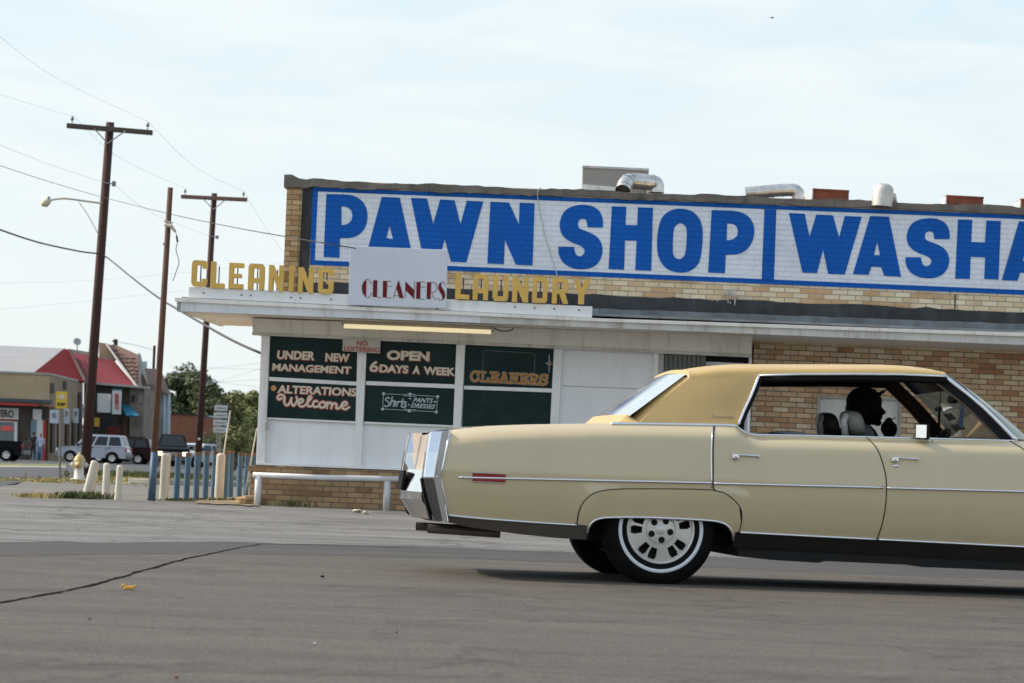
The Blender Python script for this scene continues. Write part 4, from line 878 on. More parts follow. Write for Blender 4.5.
# white pipe rail in front of the brick base
RO = SF + 0.45
rail = empty('pipe_rail', W(320, 508, RO), 0, 'white painted pipe rail in front of the brick base', 'rail')
M_pipe = mat('pipe_white', (0.66, 0.67, 0.68), 0.5, var=0.1, dirt=0.45, dirtcol=(0.16, 0.14, 0.12))
for x0_, y0_, x1_, y1_ in [(258.5, 476, 257.0, 507), (387.5, 481, 386.0, 512), (528, 485, 527, 516), (668, 490, 667, 522)]:
    mb = MB(); a = W(x0_, y0_, RO); a2 = Vector((a.x, a.y, G(a.y) - 0.02)); mb.tube([a2, a], 0.042, 14); mb.obj('post', M_pipe, rail, smooth=True)
mb = MB(); mb.tube([W(253, 474.8, RO), W(320, 477.4, RO), W(460, 480.4, RO), W(700, 490, RO)], 0.036, 14); mb.obj('crossbar', M_pipe, rail, smooth=True)

# conduit loop over the sign
mb = MB(); mb.tube(catmull([W(541, 188, 0.08), W(538.5, 190, 0.12), W(538, 200, 0.03), W(545, 235, 0.03), W(557.5, 276, 0.03)], 6), 0.007, 6)
tag(mb.obj('cable', mat('cable_gray', (0.5, 0.5, 0.48), 0.6)), 'thin pale cable hanging down over the painted wall sign', 'cable')

# ---- things on the roof
M_galv = mat('galvanised', (0.62, 0.60, 0.57), 0.33, metal=0.85, var=0.25, scale=9, bump=0.15, bscale=12)
M_galv2 = mat('old_galvanised', (0.60, 0.57, 0.52), 0.5, metal=0.5, var=0.2, scale=8, dirt=0.7, dirtcol=(0.28, 0.15, 0.07))
M_rust = mat('rusty_red', (0.26, 0.065, 0.03), 0.7, var=0.4, scale=8, dirt=0.8, dirtcol=(0.12, 0.05, 0.03))
M_beige = mat('unit_beige', (0.35, 0.31, 0.275), 0.6, var=0.05)
YR = -1.0
unit = empty('rooftop_unit', W(612, 190, YR), 0, 'grey beige rooftop cabinet behind the parapet above SHOP', 'rooftop unit')
mb = MB(); wall_prism(mb, [(582.5, 166.4), (582, 186), (581.6, 198), (647, 200), (647.6, 188), (648.6, 169.4)], YR, 1.0); mb.obj('cabinet', M_beige, unit, bevel=0.01)
mb = MB(); wall_prism(mb, [(582.2, 184), (582, 189.4), (620, 191.0), (620.4, 187.5)], YR + 0.05, 0.05); mb.obj('flashing', M_galv, unit)
mb = MB(); wall_prism(mb, [(582.3, 165.4), (582.3, 167.6), (648.8, 170.6), (648.8, 168.4)], YR + 0.015, 1.03); mb.obj('lid_edge', M_fascia2, unit)
def duct(name, path, r, material, label, cap=None, seams=True):
    root = empty(name, path[0], 0, label, 'duct')
    mb = MB(); P = catmull(path, 8); mb.tube(P, r, 22, cap=False); mb.obj('pipe', material, root, smooth=True)
    for i in range(0, len(P), 6):
        mb = MB(); t = (P[min(i + 1, len(P) - 1)] - P[max(0, i - 1)]).normalized(); mb.tube([P[i] - t * 0.012, P[i] + t * 0.012], r * 1.05, 22, cap=False); mb.obj('seam_ring', material, root, smooth=True)
    mb = MB(); t = (P[-1] - P[-2]).normalized(); mb.tube([P[-1] - t * 0.03, P[-1] - t * 0.025], r * 0.97, 20); mb.obj('mouth', M_blackgap, root)
    return root
yo = -0.6
duct('duct_elbow', [W(656, 192, yo), W(655.5, 184, yo), W(648, 182.5, yo + .05), W(632, 181, yo + .1), W(626, 183.5, yo + .2), W(623, 191, yo + .32)], 0.105, M_galv, 'shiny galvanised elbow duct beside the beige rooftop cabinet')
duct('duct_elbow', [W(798, 206, yo), W(798.5, 196, yo), W(795, 190.5, yo), W(783, 190.2, yo), W(768, 191.3, yo), W(746, 193.3, yo)], 0.085, M_galv, 'long horizontal galvanised duct with elbow between SHOP and WASH')
def vent_dome(name, px, py, label):
    root = empty(name, W(px, py + 8, 0.0), 0, label, 'vent'); b = W(px, py + 15.5, 0.1)
    h = 0.245
    mb = MB(); mb.lathe([(0.135, 0), (0.135, h * 0.86), (0.125, h * 1.02), (0.10, h * 1.14), (0.06, h * 1.22), (0.0, h * 1.25)], b, Vector((0.05, 0.0, 1)), 22); mb.obj('hood', M_galv2, root, smooth=True)
    mb = MB(); mb.tube([b + Vector((0.06, 0.05, h * .6)), b + Vector((0.155, 0.12, h * .62)), b + Vector((0.17, 0.12, h * .2))], 0.05, 12); mb.obj('side_spout', M_galv2, root, smooth=True)
vent_dome('roof_vent', 882, 191, 'white rust-spotted domed vent above the sign letter A')
def rbox(px0, py0, px1, py1, label):
    root = empty('rooftop_box', W((px0 + px1) / 2, py1, -0.6), 0, label, 'rooftop box', 'rusty rooftop boxes')
    mb = MB(); sl = (px1 - px0) * 0.055
    wall_prism(mb, [(px0, py0), (px0 - 0.6, py1 + 12), (px1 - 0.6, py1 + 12 + sl), (px1, py0 + sl)], -0.6, 0.5); mb.obj('casing', M_rust, root, bevel=0.008)
    mb = MB(); wall_prism(mb, [(px0 - 0.6, py0 - 0.4), (px0 - 0.6, py0 + 1.2), (px1 + 0.4, py0 + 1.2 + sl), (px1 + 0.4, py0 - 0.4 + sl)], -0.585, 0.53); mb.obj('rim', M_rust, root)
    mb = MB(); wall_prism(mb, [(px0 - 1.6, py0 + 1), (px0 - 2.2, py1 + 10), (px0 - 0.8, py1 + 10), (px0 - 0.2, py0 + 1)], -0.57, 0.5); mb.obj('side_plate', M_header, root)
rbox(813.5, 188.6, 849, 203.5, 'rusty red box on the roof just right of the long duct')
rbox(947, 195.2, 983.5, 207.5, 'rusty red box on the roof above the sign letter H')
rbox(1021.5, 198.8, 1056, 211, 'dark rusty box on the roof at the far right edge')
mb = MB(); mb.tube([W(448, 185.4, -0.2), W(500, 189.6, -0.2)], 0.012, 6); tag(mb.obj('roof_rod', M_alu), 'thin metal rod lying along the parapet above PAWN', 'rod')
# ------------------------------------------------------------------ the sedan
PSI = R(6.7)
eX = Vector((math.cos(PSI), math.sin(PSI), 0)); eY = Vector((-math.sin(PSI), math.cos(PSI), 0))
Pw = gnd(660.5, 584.0)
O = Pw + eY * 0.90; O.z = 0
car = empty('parked_car', O, PSI, 'long beige 1970s four door sedan with tan vinyl roof seen from the side', 'car')
def cp(px, py, yl):
    p = hit(px, py, O + eY * yl, eY) - O
    return (p.dot(eX), p.z)
def CL(pts, yl=-0.97): return [cp(x, y, yl) for x, y in pts]
def fx(line, x, ext=True):
    if x <= line[0][0]: return line[0][1]
    for (a, b), (c_, d) in zip(line, line[1:]):
        if x <= c_:
            return b + (d - b) * (x - a) / max(1e-9, c_ - a)
    return line[-1][1]
def smooth_line(l, n=6): return [(p.x, p.y) for p in catmull([(a, b, 0) for a, b in l], n)]
M_paint = None
def carpaint():
    M = mat('champagne_paint', (0.60, 0.49, 0.30), 0.30, metal=0.0, var=0.04, scale=1.2, coat=0.85, spec=0.5, bump=0.10, bscale=2.2, dirt=0.14, dirtcol=(0.30, 0.25, 0.17))
    M.node_tree.nodes['Principled BSDF'].inputs['Coat Roughness'].default_value = 0.07
    return M
M_paint = carpaint()
M_chrome = mat('chrome', (0.86, 0.87, 0.88), 0.06, metal=1.0, var=0.04, bump=0.30, bscale=5)
M_chrome2 = mat('trim_chrome', (0.80, 0.82, 0.84), 0.16, metal=1.0, var=0.03)
M_vinyl = mat('vinyl_tan', (0.55, 0.375, 0.145), 0.42, var=0.06, scale=3, bump=0.35, bscale=150, spec=0.45)
M_filler = mat('filler_grey', (0.42, 0.39, 0.345), 0.45, var=0.05)
M_sill = mat('sill_brushed', (0.16, 0.15, 0.14), 0.3, metal=0.7, var=0.1, dirt=0.4)
M_rubber = mat('tyre_rubber', (0.007, 0.007, 0.0075), 0.8, var=0.3, scale=12, spec=0.12)
M_black = mat('black_trim', (0.007, 0.007, 0.008), 0.6, spec=0.15)
M_inner = mat('cabin_dark', (0.035, 0.028, 0.022), 0.8)
M_under = mat('underbody', (0.012, 0.012, 0.012), 0.9)
M_wsw = mat('whitewall', (0.72, 0.76, 0.80), 0.55, var=0.03)
M_alloy = mat('alloy', (0.66, 0.64, 0.60), 0.38, metal=0.6, dirt=0.25, var=0.06, scale=20)
M_cglass = glassmat('car_glass', (0.78, 0.84, 0.78), 0.16, dust=0.22, dustcol=(0.50, 0.50, 0.36))
M_bglass = mat('rear_glass', (0.80, 0.84, 0.86), 0.10, metal=0.85, var=0.0)

# outline curves (local x, z)
top = [cp(451.5, 430.2, -0.86), cp(470, 427.6, -.86), cp(492, 425.8, -.86), cp(530, 424.4, -.86), cp(561, 423.9, -.86), cp(602, 423.2, -.86), cp(640, 423.4, -.86), cp(718, 424.6, -.86), cp(737, 425.3, -.86), cp(742, 430.4, -.86), cp(755, 434.8, -.86), cp(800, 435.8, -.86), cp(900, 438.2, -.86), cp(1018, 441.2, -.86)]
xe = top[-1][0]; ze = top[-1][1]
FRONT = 4.22
top += [(xe + 0.3, ze - 0.005), (3.3, ze - 0.02), (FRONT - 0.15, ze - 0.06), (FRONT, ze - 0.10)]
botchr = CL([(449, 514.6), (470, 517.0), (520, 521.0), (560, 523.6), (578, 524.6), (590, 526)])
rk = CL([(736, 532.0), (760, 533.6), (884, 539.8), (1024, 547.0)])     # lower edge of the painted doors
rocker = rk + [(rk[-1][0] + 0.4, rk[-1][1] - 0.003)]
rearE = smooth_line(CL([(451.5, 430.2), (445.5, 453), (441.2, 477), (444.8, 498), (449, 514.6)], -0.95))
doorR = smooth_line(CL([(718.5, 424.3), (714.5, 434), (713, 450), (712.6, 470), (712.8, 488.8), (722, 492.3), (728, 496), (735, 502), (739.5, 508), (741.2, 516), (740.6, 526), (738.6, 533)], -0.97), 3)
doorM = smooth_line(CL([(870.5, 437), (878, 450), (884, 470), (885.4, 485), (884.8, 505), (882, 524), (878, 540)], -0.97))
doorF = smooth_line(CL([(1014, 440), (1030, 455), (1044, 480), (1046, 505), (1042, 530), (1038, 548)], -0.97))
skirtT = smooth_line(CL([(577.5, 524.4), (578.6, 514), (581, 506), (586.5, 498.5), (595.5, 492.4), (608, 489.8), (622, 489.0), (660, 488.8), (700, 489.4), (713, 490.2)], -0.98), 3) + [q for q in doorR if q[1] < cp(713, 490.2, -.98)[1] - 0.004]
arch = smooth_line(CL([(588.6, 533.5), (589.6, 528.5), (593.5, 522), (601, 518.6), (614, 517.6), (640, 517.4), (673, 518.6), (706, 520.4), (719, 522.0), (727.5, 525.4), (732.6, 532), (735.2, 541)], -0.99), 5)
def inv(line, z):   # x as a function of z
    L2 = sorted([(b, a) for a, b in line]); return fx(L2, z)
HW = [(0.15, 0.84), (0.25, 0.895), (0.32, 0.928), (0.42, 0.965), (0.55, 0.990), (0.66, 0.997), (0.70, 0.999), (0.74, 0.993), (0.86, 0.978), (0.95, 0.966), (1.10, 0.950)]
HWs = smooth_line(HW, 6)
def hw(x, z, zt=None, sh=True):
    w = fx(HWs, z)
    if x < -0.5: w -= 0.055 * ((-0.5 - x) / 1.0) ** 1.6
    if x > 3.2: w -= 0.10 * ((x - 3.2) / 1.0) ** 1.8
    if sh:
        d = (zt if zt is not None else fx(top, x)) - z
        w -= 0.115 * max(0, 1 - d / 0.13) ** 2.6
    # wheel opening flare
    for wc in (0.0, 3.3):
        g = math.hypot(x - wc, (z - 0.36) * 1.0)
        w += 0.010 * math.exp(-((g - 0.50) / 0.08) ** 2) if z < 0.62 else 0
    return w
def panel(xl, xr, zb, zt, nx, nz, back=False):
    rows = []
    for j in range(nz + 1):
        t = j / nz; t = 1 - (1 - t) ** 1.35; row = []
        for i in range(nx + 1):
            s = i / nx; x = xl(0.6) * (1 - s) + xr(0.6) * s; z = 0.6
            for _ in range(12):
                z = zb(x) * (1 - t) + zt(x) * t
                x = 0.3 * x + 0.7 * (xl(z) * (1 - s) + xr(z) * s)
            row.append((x, -hw(x, z), z))
        rows.append(row)
    return rows
def both(name, rows_list, material, parent=car, smooth=True, solid=0.004, label=None, sides=(1, -1), weld=True):
    out = []
    for sgn in sides:
        mb = MB()
        for rows in rows_list: mb.grid([[(p[0], p[1] * sgn, p[2]) for p in r] for r in rows])
        out.append(mb.obj(name, material, parent, smooth=smooth, world=False, weld=weld, solid=0))
    return out
# quarter panel: behind wheel and above the skirt seam
qtop = lambda x: fx(top, x)
ZA = max(p[1] for p in arch) + 0.018
def qbot(x):
    a = skirtT[0][0]
    return fx(botchr, x) if x < a else fx(botchr, a) + (ZA - fx(botchr, a)) * min(1, (x - a) / 0.05)
nx = 60; xsq = []
QR = []
xa = lambda z: inv(rearE, z); xb = lambda z: inv([q for q in doorR if q[1] > 0.60], z)
# columns concentrated where the skirt seam rises
svals = sorted(set([i / 22 for i in range(23)] + [(skirtT[0][0] + k * 0.006 + 1.36) / 1.72 for k in range(-2, 26, 7)]))
svals = [s for s in svals if 0 <= s <= 1]
for j in range(26):
    t = j / 25; t = 1 - (1 - t) ** 1.3; row = []
    for s in svals:
        x = -1.4 + 1.7 * s; z = 0.8
        for _ in range(14):
            z = qbot(x) * (1 - t) + qtop(x) * t
            x = 0.3 * x + 0.7 * (xa(z) * (1 - s) + xb(z) * s)
        row.append((x, -hw(x, z), z))
    QR.append(row)
both('quarter_panel', [QR], M_paint)
# skirt with the flattened wheel opening
x0s, x1s = skirtT[0][0], max(p[0] for p in skirtT) - 0.002
def sbot(x):
    if x < arch[0][0]: return fx(botchr, x)
    if x > arch[-1][0]: return fx(rocker, x)
    return fx([p for p in arch], x)
stop_ = sorted([q for q in skirtT if q[0] <= x1s + 0.01])
cols = sorted(set([x0s + (x1s - x0s) * i / 50 for i in range(51)] + [arch[0][0] + k * 0.004 for k in range(-1, 12)] + [arch[-1][0] - k * 0.004 for k in range(-1, 12)]))
cols = [x for x in cols if x0s <= x <= x1s]
rows = []
for j in range(9):
    t = j / 8; rows.append([(x, -hw(x, sbot(x) * (1 - t) + max(fx(stop_, x), sbot(x)) * t) - 0.0035, sbot(x) * (1 - t) + max(fx(stop_, x), sbot(x)) * t) for x in cols])
both('wheel_skirt', [rows], M_paint)
# doors
dR = panel(lambda z: inv(doorR, z), lambda z: inv(doorM, z), lambda x: fx(rocker, x), qtop, 30, 44)
rd = both('door', [dR], M_paint)
dF = panel(lambda z: inv(doorM, z), lambda z: inv(doorF, z), lambda x: fx(rocker, x), qtop, 30, 34)
fd = both('door', [dF], M_paint)
# front fender (runs out of the picture)
def fbot(x):
    g = 0.36 ** 2 * 1.35 - (x - 3.3) ** 2
    base = fx(rocker, x)
    return max(base, 0.335 + math.sqrt(g) * 0.86) if g > 0 else base
FF = []
for j in range(22):
    t = j / 21; row = []
    for i in range(61):
        s = i / 60
        z = 0.6; x = 3
        for _ in range(10):
            x = inv(doorF, z) * (1 - s) + FRONT * s; z = fbot(x) * (1 - t) + qtop(x) * t
        row.append((x, -hw(x, z), z))
    FF.append(row)
both('front_fender', [FF], M_paint)
# lower sill strips
def lowband(x0_, x1_, topf, botf, y_in, n=24, tuck=0.03):
    rows = []
    for t in (0, 0.35, 0.7, 1.0):
        row = []
        for i in range(n + 1):
            x = x0_ + (x1_ - x0_) * i / n; z = topf(x) * (1 - t) + botf(x) * t
            row.append((x, -(hw(x, topf(x), sh=False) - tuck * t - 0.004), z))
        rows.append(row)
    return rows
sb_ = CL([(449, 522.5), (470, 527.5), (520, 534.5), (560, 538.5), (590, 540)])
both('lower_valance', [lowband(botchr[0][0], arch[0][0] - 0.004, lambda x: fx(botchr, x), lambda x: fx(sb_, x), 0.9)], M_sill)
sd = CL([(736, 547.5), (884, 555), (1024, 562.5)])
both('sill_strip', [lowband(arch[-1][0] + 0.003, 2.85, lambda x: fx(rocker, x), lambda x: fx(sd, x) - (x - 2.3) * 0.0, 0.9, tuck=0.06)], mat('sill_dark', (0.022, 0.020, 0.018), 0.35, spec=0.5, dirt=0.3))
# tops: rear deck, cowl and hood
def deck(x0f, x1, nxx, zoff=0.0, crown=0.02):
    rows = []
    for i in range(nxx + 1):
        x = x0f + (x1 - x0f) * i / nxx; zt = fx(top, x); w = hw(x, zt); row = []
        for k in range(17):
            y = -w + 2 * w * k / 16; row.append((x, y, zt + crown * (1 - (y / w) ** 2) - 0.0))
        rows.append(row)
    return rows
xdk = cp(604, 421, -0.8)[0]
MB().grid(deck(cp(455, 430, -.86)[0], xdk + 0.25, 14, crown=0.006)).obj('trunk_lid', M_paint, car, smooth=True, world=False)
xcw = xe - 0.02
MB().grid(deck(xcw, FRONT, 14, crown=0.03)).obj('hood', M_paint, car, smooth=True, world=False)
# front end
zf = fx(top, FRONT)
mb = MB(); mb.box((FRONT - 0.05, -0.80, 0.42), (FRONT + 0.02, 0.80, zf - 0.02)); mb.obj('grille', M_chrome2, car, world=False, bevel=0.02)
mb = MB(); mb.prism([(FRONT - 0.1, -0.9, 0.36), (FRONT + 0.16, -0.82, 0.38), (FRONT + 0.18, -0.8, 0.52), (FRONT + 0.02, -0.9, 0.56)], (0, 0, 0.001)); mb.box((FRONT, -0.92, 0.36), (FRONT + 0.16, 0.92, 0.54)); mb.obj('front_bumper', M_chrome, car, world=False, bevel=0.04)
for y in (-0.76, -0.57, 0.57, 0.76):
    mb = MB(); mb.lathe([(0, 0.03), (0.07, 0.025), (0.085, 0.0), (0.085, -0.03)], (FRONT + 0.02, y, 0.68), (1, 0, 0), 20); mb.obj('headlight', M_wsw, car, world=False, smooth=True)
mb = MB(); mb.box((FRONT - 0.12, -0.86, 0.3), (FRONT - 0.05, 0.86, 0.9)); mb.obj('front_panel', M_under, car, world=False)

# ---- roof
RB = cp(639, 421.5, -0.84); RBz = RB[1]
hdr = cp(691.5, 379, -0.66); dlo_t = cp(759, 376.8, -0.70); dlo_b = cp(737.5, 423.8, -0.85)
sil = [cp(x, y, -0.45) for x, y in [(690, 368.3), (700, 366.4), (713, 365.0), (735, 364.3), (757, 364.2), (852, 364.4), (890, 364.6), (915, 366.0), (930, 367.8), (950, 371.6)]]
railf = [cp(x, y, -0.69) for x, y in [(691.5, 378.6), (715, 375.8), (740, 375.0), (759, 374.8), (800, 373.6), (852, 373.4), (900, 373.8), (947, 375.6)]]
xh = railf[-1][0]
def roofsec(x, rk_=None):
    """half cross-section from the drip rail up to the centre line"""
    zr = fx(railf, x); zs = max(fx(sil, x) - 0.016, zr + 0.012); zc = zs + 0.010 + 0.012 * sstep(sil[0][0], sil[0][0] + 0.4, x)
    yr = 0.695 - 0.02 * sstep(1.5, 2.0, x)
    return catmull([(x, -yr, zr), (x, -yr + 0.022, zr + (zs - zr) * 0.50), (x, -yr + 0.075, zr + (zs - zr) * 0.82), (x, -0.50, zs), (x, -0.25, zc), (x, 0, zc + 0.004)], 4)
def sym(sec): return sec + [Vector((p.x, -p.y, p.z)) for p in sec[-2::-1]]
x_r0 = hdr[0] - 0.02
nR = 40; rows = []
for i in range(nR + 1):
    x = x_r0 + (xh - x_r0) * i / nR
    s = sym(roofsec(x))
    if i == 0: s = [Vector((p.x, p.y, p.z)) for p in s]
    rows.append(s)
vr = MB().grid(rows).obj('vinyl_roof', M_vinyl, car, smooth=True, world=False)
mb = MB(); mb.grid([[Vector((p.x, p.y * 0.97, p.z - 0.03)) for p in r] for r in rows]); mb.obj('headliner', M_inner, car, smooth=True, world=False)
# folded edge at the rear header
e0 = rows[0]
rear_edge = [Vector((p.x - 0.035 * (1 - abs(p.y) / 0.7 * 0.6), p.y * 0.985, p.z - 0.028)) for p in e0]
mb = MB(); mb.grid([e0, [a.lerp(b, 0.5) + Vector((-0.006, 0, 0.006)) for a, b in zip(e0, rear_edge)], rear_edge]); mb.obj('roof_lip', M_vinyl, vr, smooth=True, world=False)
# sail panels
zb_sail = lambda x: fx(top, x) + 0.002
RBc = (RB[0], zb_sail(RB[0]))
rearL = catmull([(hdr[0] - 0.02, -0.695, fx(railf, hdr[0])), (cp(672, 391.5, -.745)[0], -0.742, cp(672, 391.5, -.745)[1]), (cp(655, 406.6, -.79)[0], -0.795, cp(655, 406.6, -.79)[1]), (RBc[0], -0.862, RBc[1])], 6)
frontL = catmull([(dlo_t[0], -0.697, fx(railf, dlo_t[0])), (cp(752, 393, -.75)[0], -0.748, cp(752, 393, -.75)[1]), (cp(744, 410, -.8)[0], -0.803, cp(744, 410, -.8)[1]), (dlo_b[0], -0.862, zb_sail(dlo_b[0]))], 6)
for sgn in (1, -1):
    rows = []
    for i, (a, b) in enumerate(zip(rearL, frontL)):
        t = i / (len(rearL) - 1); row = []
        for k in range(17):
            s = k / 16; p = a.lerp(b, s)
            if i == 0: p = Vector((p.x, -0.695, fx(railf, p.x)))
            elif i == len(rearL) - 1: p.z = zb_sail(p.x)
            else: p.y -= 0.010 * math.sin(math.pi * s) * math.sin(math.pi * t)
            row.append((p.x, p.y * sgn, p.z))
        rows.append(row)
    MB().grid(rows).obj('sail_panel', M_vinyl, vr, smooth=True, world=False)
    # padded welt wrapping from the sail towards the rear glass
    rw = [[(p.x, p.y * sgn, p.z) for p in rearL], [(p.x - 0.025, (p.y + 0.022) * sgn, p.z + 0.008) for p in rearL], [(p.x - 0.055, (p.y + 0.07) * sgn, p.z + 0.002) for p in rearL], [(p.x - 0.075, (p.y + 0.10) * sgn, p.z - 0.006) for p in rearL], [(p.x - 0.085, (p.y + 0.17) * sgn, p.z - 0.03) for p in rearL]]
    MB().grid(rw).obj('roof_lip', M_vinyl, vr, smooth=True, world=False)
    inn = [[(p.x - 0.03, (p.y + 0.05) * sgn, p.z - 0.02) for p in rearL], [(p.x - 0.01, (p.y + 0.05) * sgn, p.z - 0.01) for p in frontL]]
    MB().grid(inn).obj('pillar_lining', M_inner, car, smooth=False, world=False)
    # script badge on the sail
    if sgn == 1:
        bs = MB(); x0_, z0_ = cp(713, 417, -0.83)
        for k in range(7):
            x_ = x0_ - 0.01 + k * 0.022; bs.tube([(x_, -0.842, z0_ - k * 0.0006), (x_ + 0.006, -0.838, z0_ + (0.028 if k in (0, 5) else 0.014)), (x_ + 0.016, -0.843, z0_ + 0.001)], 0.0028, 5)
        bs.obj('badge', M_filler, car, smooth=True, world=False)
# base strip of vinyl behind the rear glass, and rear glass
bl_n = Vector((rearL[-1].x - 0.05, -0.80, rearL[-1].z + 0.01))
rows = []
for k in range(17):
    y = -0.80 + 1.6 * k / 16
    xg = bl_n.x - 0.02 - 0.05 * (1 - (y / 0.8) ** 2); zg = RBc[1] + 0.045
    rows.append([(xg, y, zg + 0.01), (xg - 0.03, y, RBc[1] + 0.026), (xg - 0.055, y * 1.02, RBc[1] + 0.006), (xg - 0.065, y * 1.02, RBc[1] - 0.02)])
MB().grid(rows).obj('glass_surround', M_vinyl, vr, smooth=True, world=False)
for sgn in (1, -1):
    xg = bl_n.x - 0.02; zz = RBc[1]
    MB().grid([[(xg, 0.80 * sgn, zz + 0.055), (xg - 0.03, 0.80 * sgn, zz + 0.026), (xg - 0.055, 0.816 * sgn, zz + 0.006)],
               [(RBc[0] - 0.005, 0.864 * sgn, zz + 0.004), (xg - 0.03, 0.864 * sgn, zz - 0.001), (xg - 0.055, 0.862 * sgn, zz - 0.004)]]).obj('glass_surround', M_vinyl, vr, smooth=True, world=False)
rows = []
for k in range(17):
    y = -0.60 + 1.2 * k / 16; tt = y / 0.6
    a = Vector((hdr[0] - 0.040 - 0.02 * (1 - tt ** 2), y * 1.12, fx(railf, hdr[0]) + 0.028 + 0.012 * (1 - tt ** 2))); b = Vector((bl_n.x - 0.02 - 0.05 * (1 - tt ** 2), y * 1.40, RBc[1] + 0.040))
    rows.append([a.lerp(b, q / 8) for q in range(9)])
MB().grid(rows).obj('rear_window', M_bglass, car, smooth=True, world=False)
# windshield
wb = cp(1017, 440.6, -0.84); wt = (xh, railf[-1][1])
rows = []
for k in range(21):
    tt = -1 + 2 * k / 20; cv_ = (1 - abs(tt) ** 2.6)
    a = Vector((wt[0] + 0.03 + 0.06 * cv_, 0.645 * tt, wt[1] + 0.004 + 0.03 * cv_)); b = Vector((wb[0] + 0.02 + 0.26 * cv_, 0.80 * tt, wb[1] + 0.01))
    rows.append([a.lerp(b, q / 8) + Vector((0.015, 0, 0.012)) * math.sin(math.pi * q / 8) for q in range(9)])
ws = MB().grid(rows).obj('windshield', M_cglass, car, smooth=True, world=False)
tintrows = [[p + Vector((-0.006, 0, -0.004)) for p in r[:3]] for r in rows]
MB().grid(tintrows).obj('sun_tint', glassmat('tint_band', (0.25, 0.14, 0.09), 0.04), ws, smooth=True, world=False)
for sgn in (1, -1):
    a = Vector((wt[0] - 0.015, -0.672 * sgn, wt[1] - 0.004)); b = Vector((wb[0] - 0.005, -0.838 * sgn, wb[1]))
    mid = a.lerp(b, 0.5) + Vector((0.012, -0.006 * sgn, 0.012))
    P = catmull([a, mid, b], 8)
    mb = MB(); mb.tube(P, 0.016, 8); mb.obj('windshield_molding', M_chrome2, car, smooth=True, world=False)
    # broad dark pillar behind it
    w_ = 0.085
    q0 = [p + Vector((-0.006, 0, -0.012)) for p in P]; q1 = [p + Vector((-w_ - 0.005, 0.0, -0.022)) for p in P]; q2 = [p + Vector((0.0, 0.09 * sgn, 0.0)) for p in P]
    mb = MB(); mb.grid([q0, q1, q2, [p + Vector((0.0, 0.05 * sgn, 0)) for p in q0], q0]); mb.obj('pillar', M_black, car, smooth=False, world=False)
    q3 = [p + Vector((-w_ - 0.005, 0.003 * sgn, -0.022)) for p in P]
    mb = MB(); mb.tube(q3, 0.008, 6); mb.obj('weatherstrip', mat('strip_brown', (0.10, 0.055, 0.03), 0.6), car, smooth=True, world=False)
# drip rail + window frame chrome
for sgn in (1, -1):
    Y = lambda p, y: (p[0], y * sgn, p[1])
    pts = [(dlo_b[0], -0.862 * sgn, dlo_b[1])] + [(p.x - 0.0, (p.y - 0.008) * sgn, p.z) for p in frontL[::-1][1:-1]]
    tp = [(q[0], -0.705 * sgn, q[1] - 0.006) for q in [railf[3]] + railf[4:]]
    mb = MB(); mb.tube([Vector(p) for p in pts] + [Vector(tp[0])], 0.009, 8); mb.tube([Vector(p) for p in tp], 0.009, 8); mb.obj('window_molding', M_chrome2, car, smooth=True, world=False)
    mb = MB(); mb.tube([Vector((p[0], p[1] * 0.97, p[2] - 0.028)) for p in tp], 0.024, 8); mb.tube([Vector((p[0] + 0.02, p[1] * 0.985, p[2] - 0.01)) for p in pts[1:]], 0.012, 8); mb.obj('weatherstrip', M_black, car, smooth=True, world=False)
    # belt molding
    bx_ = [p for p in top if p[0] > dlo_b[0] - 0.01 and p[0] <= xe + 0.001]
    P = catmull([(p[0], -(hw(p[0], p[1]) + 0.002) * sgn, p[1] + 0.002) for p in bx_], 5)
    mb = MB(); mb.tube(P, 0.0075, 8); mb.obj('belt_molding', M_chrome2, car, smooth=True, world=False)
    bx_ = [(cp(611, 422.6, -.86)[0], cp(611, 422.6, -.86)[1])] + [p for p in top if cp(615, 423, -.86)[0] < p[0] < dlo_b[0] + 0.01]
    P = catmull([(p[0], -(hw(p[0], fx(top, p[0])) + 0.016) * sgn, fx(top, p[0]) - 0.004) for p in bx_], 5)
    mb = MB(); mb.tube(P, 0.012, 8); mb.obj('belt_molding', M_chrome2, car, smooth=True, world=False)

# ---- trim lines along the side
def sideline(name, pts, r, material, sides=(1, -1), lift=0.0, flat=True, parent=car, n=6, sm=True):
    for sgn in sides:
        P = [Vector((x, -(hw(x, z) + lift) * sgn, z)) for x, z in (smooth_line(pts, n) if sm else pts)]
        MB().tube(P, r, 8).obj(name, material, parent, smooth=True, world=False)
sideline('side_molding', CL([(459.5, 477.4), (510, 478.6), (600, 480.6), (712, 483.0)], -1), 0.0085, M_chrome2, lift=0.002)
sideline('side_molding', CL([(714, 483.4), (800, 485.6), (883, 487.6)], -1), 0.0085, M_chrome2, lift=0.002)
sideline('side_molding', CL([(887, 488.0), (960, 489.9), (1042, 492.2)], -1), 0.0085, M_chrome2, lift=0.002)
sideline('side_molding', [(cp(1048, 492.4, -1)[0], cp(1048, 492.4, -1)[1]), (3.4, cp(1048, 492.4, -1)[1] - 0.01), (FRONT - 0.1, cp(1048, 492.4, -1)[1] - 0.03)], 0.0085, M_chrome2, lift=0.002)
sideline('lower_molding', [(a, b) for a, b in CL([(449, 515.2), (470, 517.6), (520, 521.6), (560, 524.2), (577, 525.2)])], 0.0075, M_chrome2, lift=0.004)
sideline('lower_molding', CL([(741, 532.6), (800, 535.7), (878, 539.6)]), 0.0085, M_chrome2, lift=0.004)
sideline('lower_molding', CL([(880, 539.7), (960, 543.7), (1040, 547.8)]), 0.0085, M_chrome2, lift=0.004)
sideline('wheel_lip_molding', arch, 0.0085, M_chrome2, lift=0.003, sm=False)
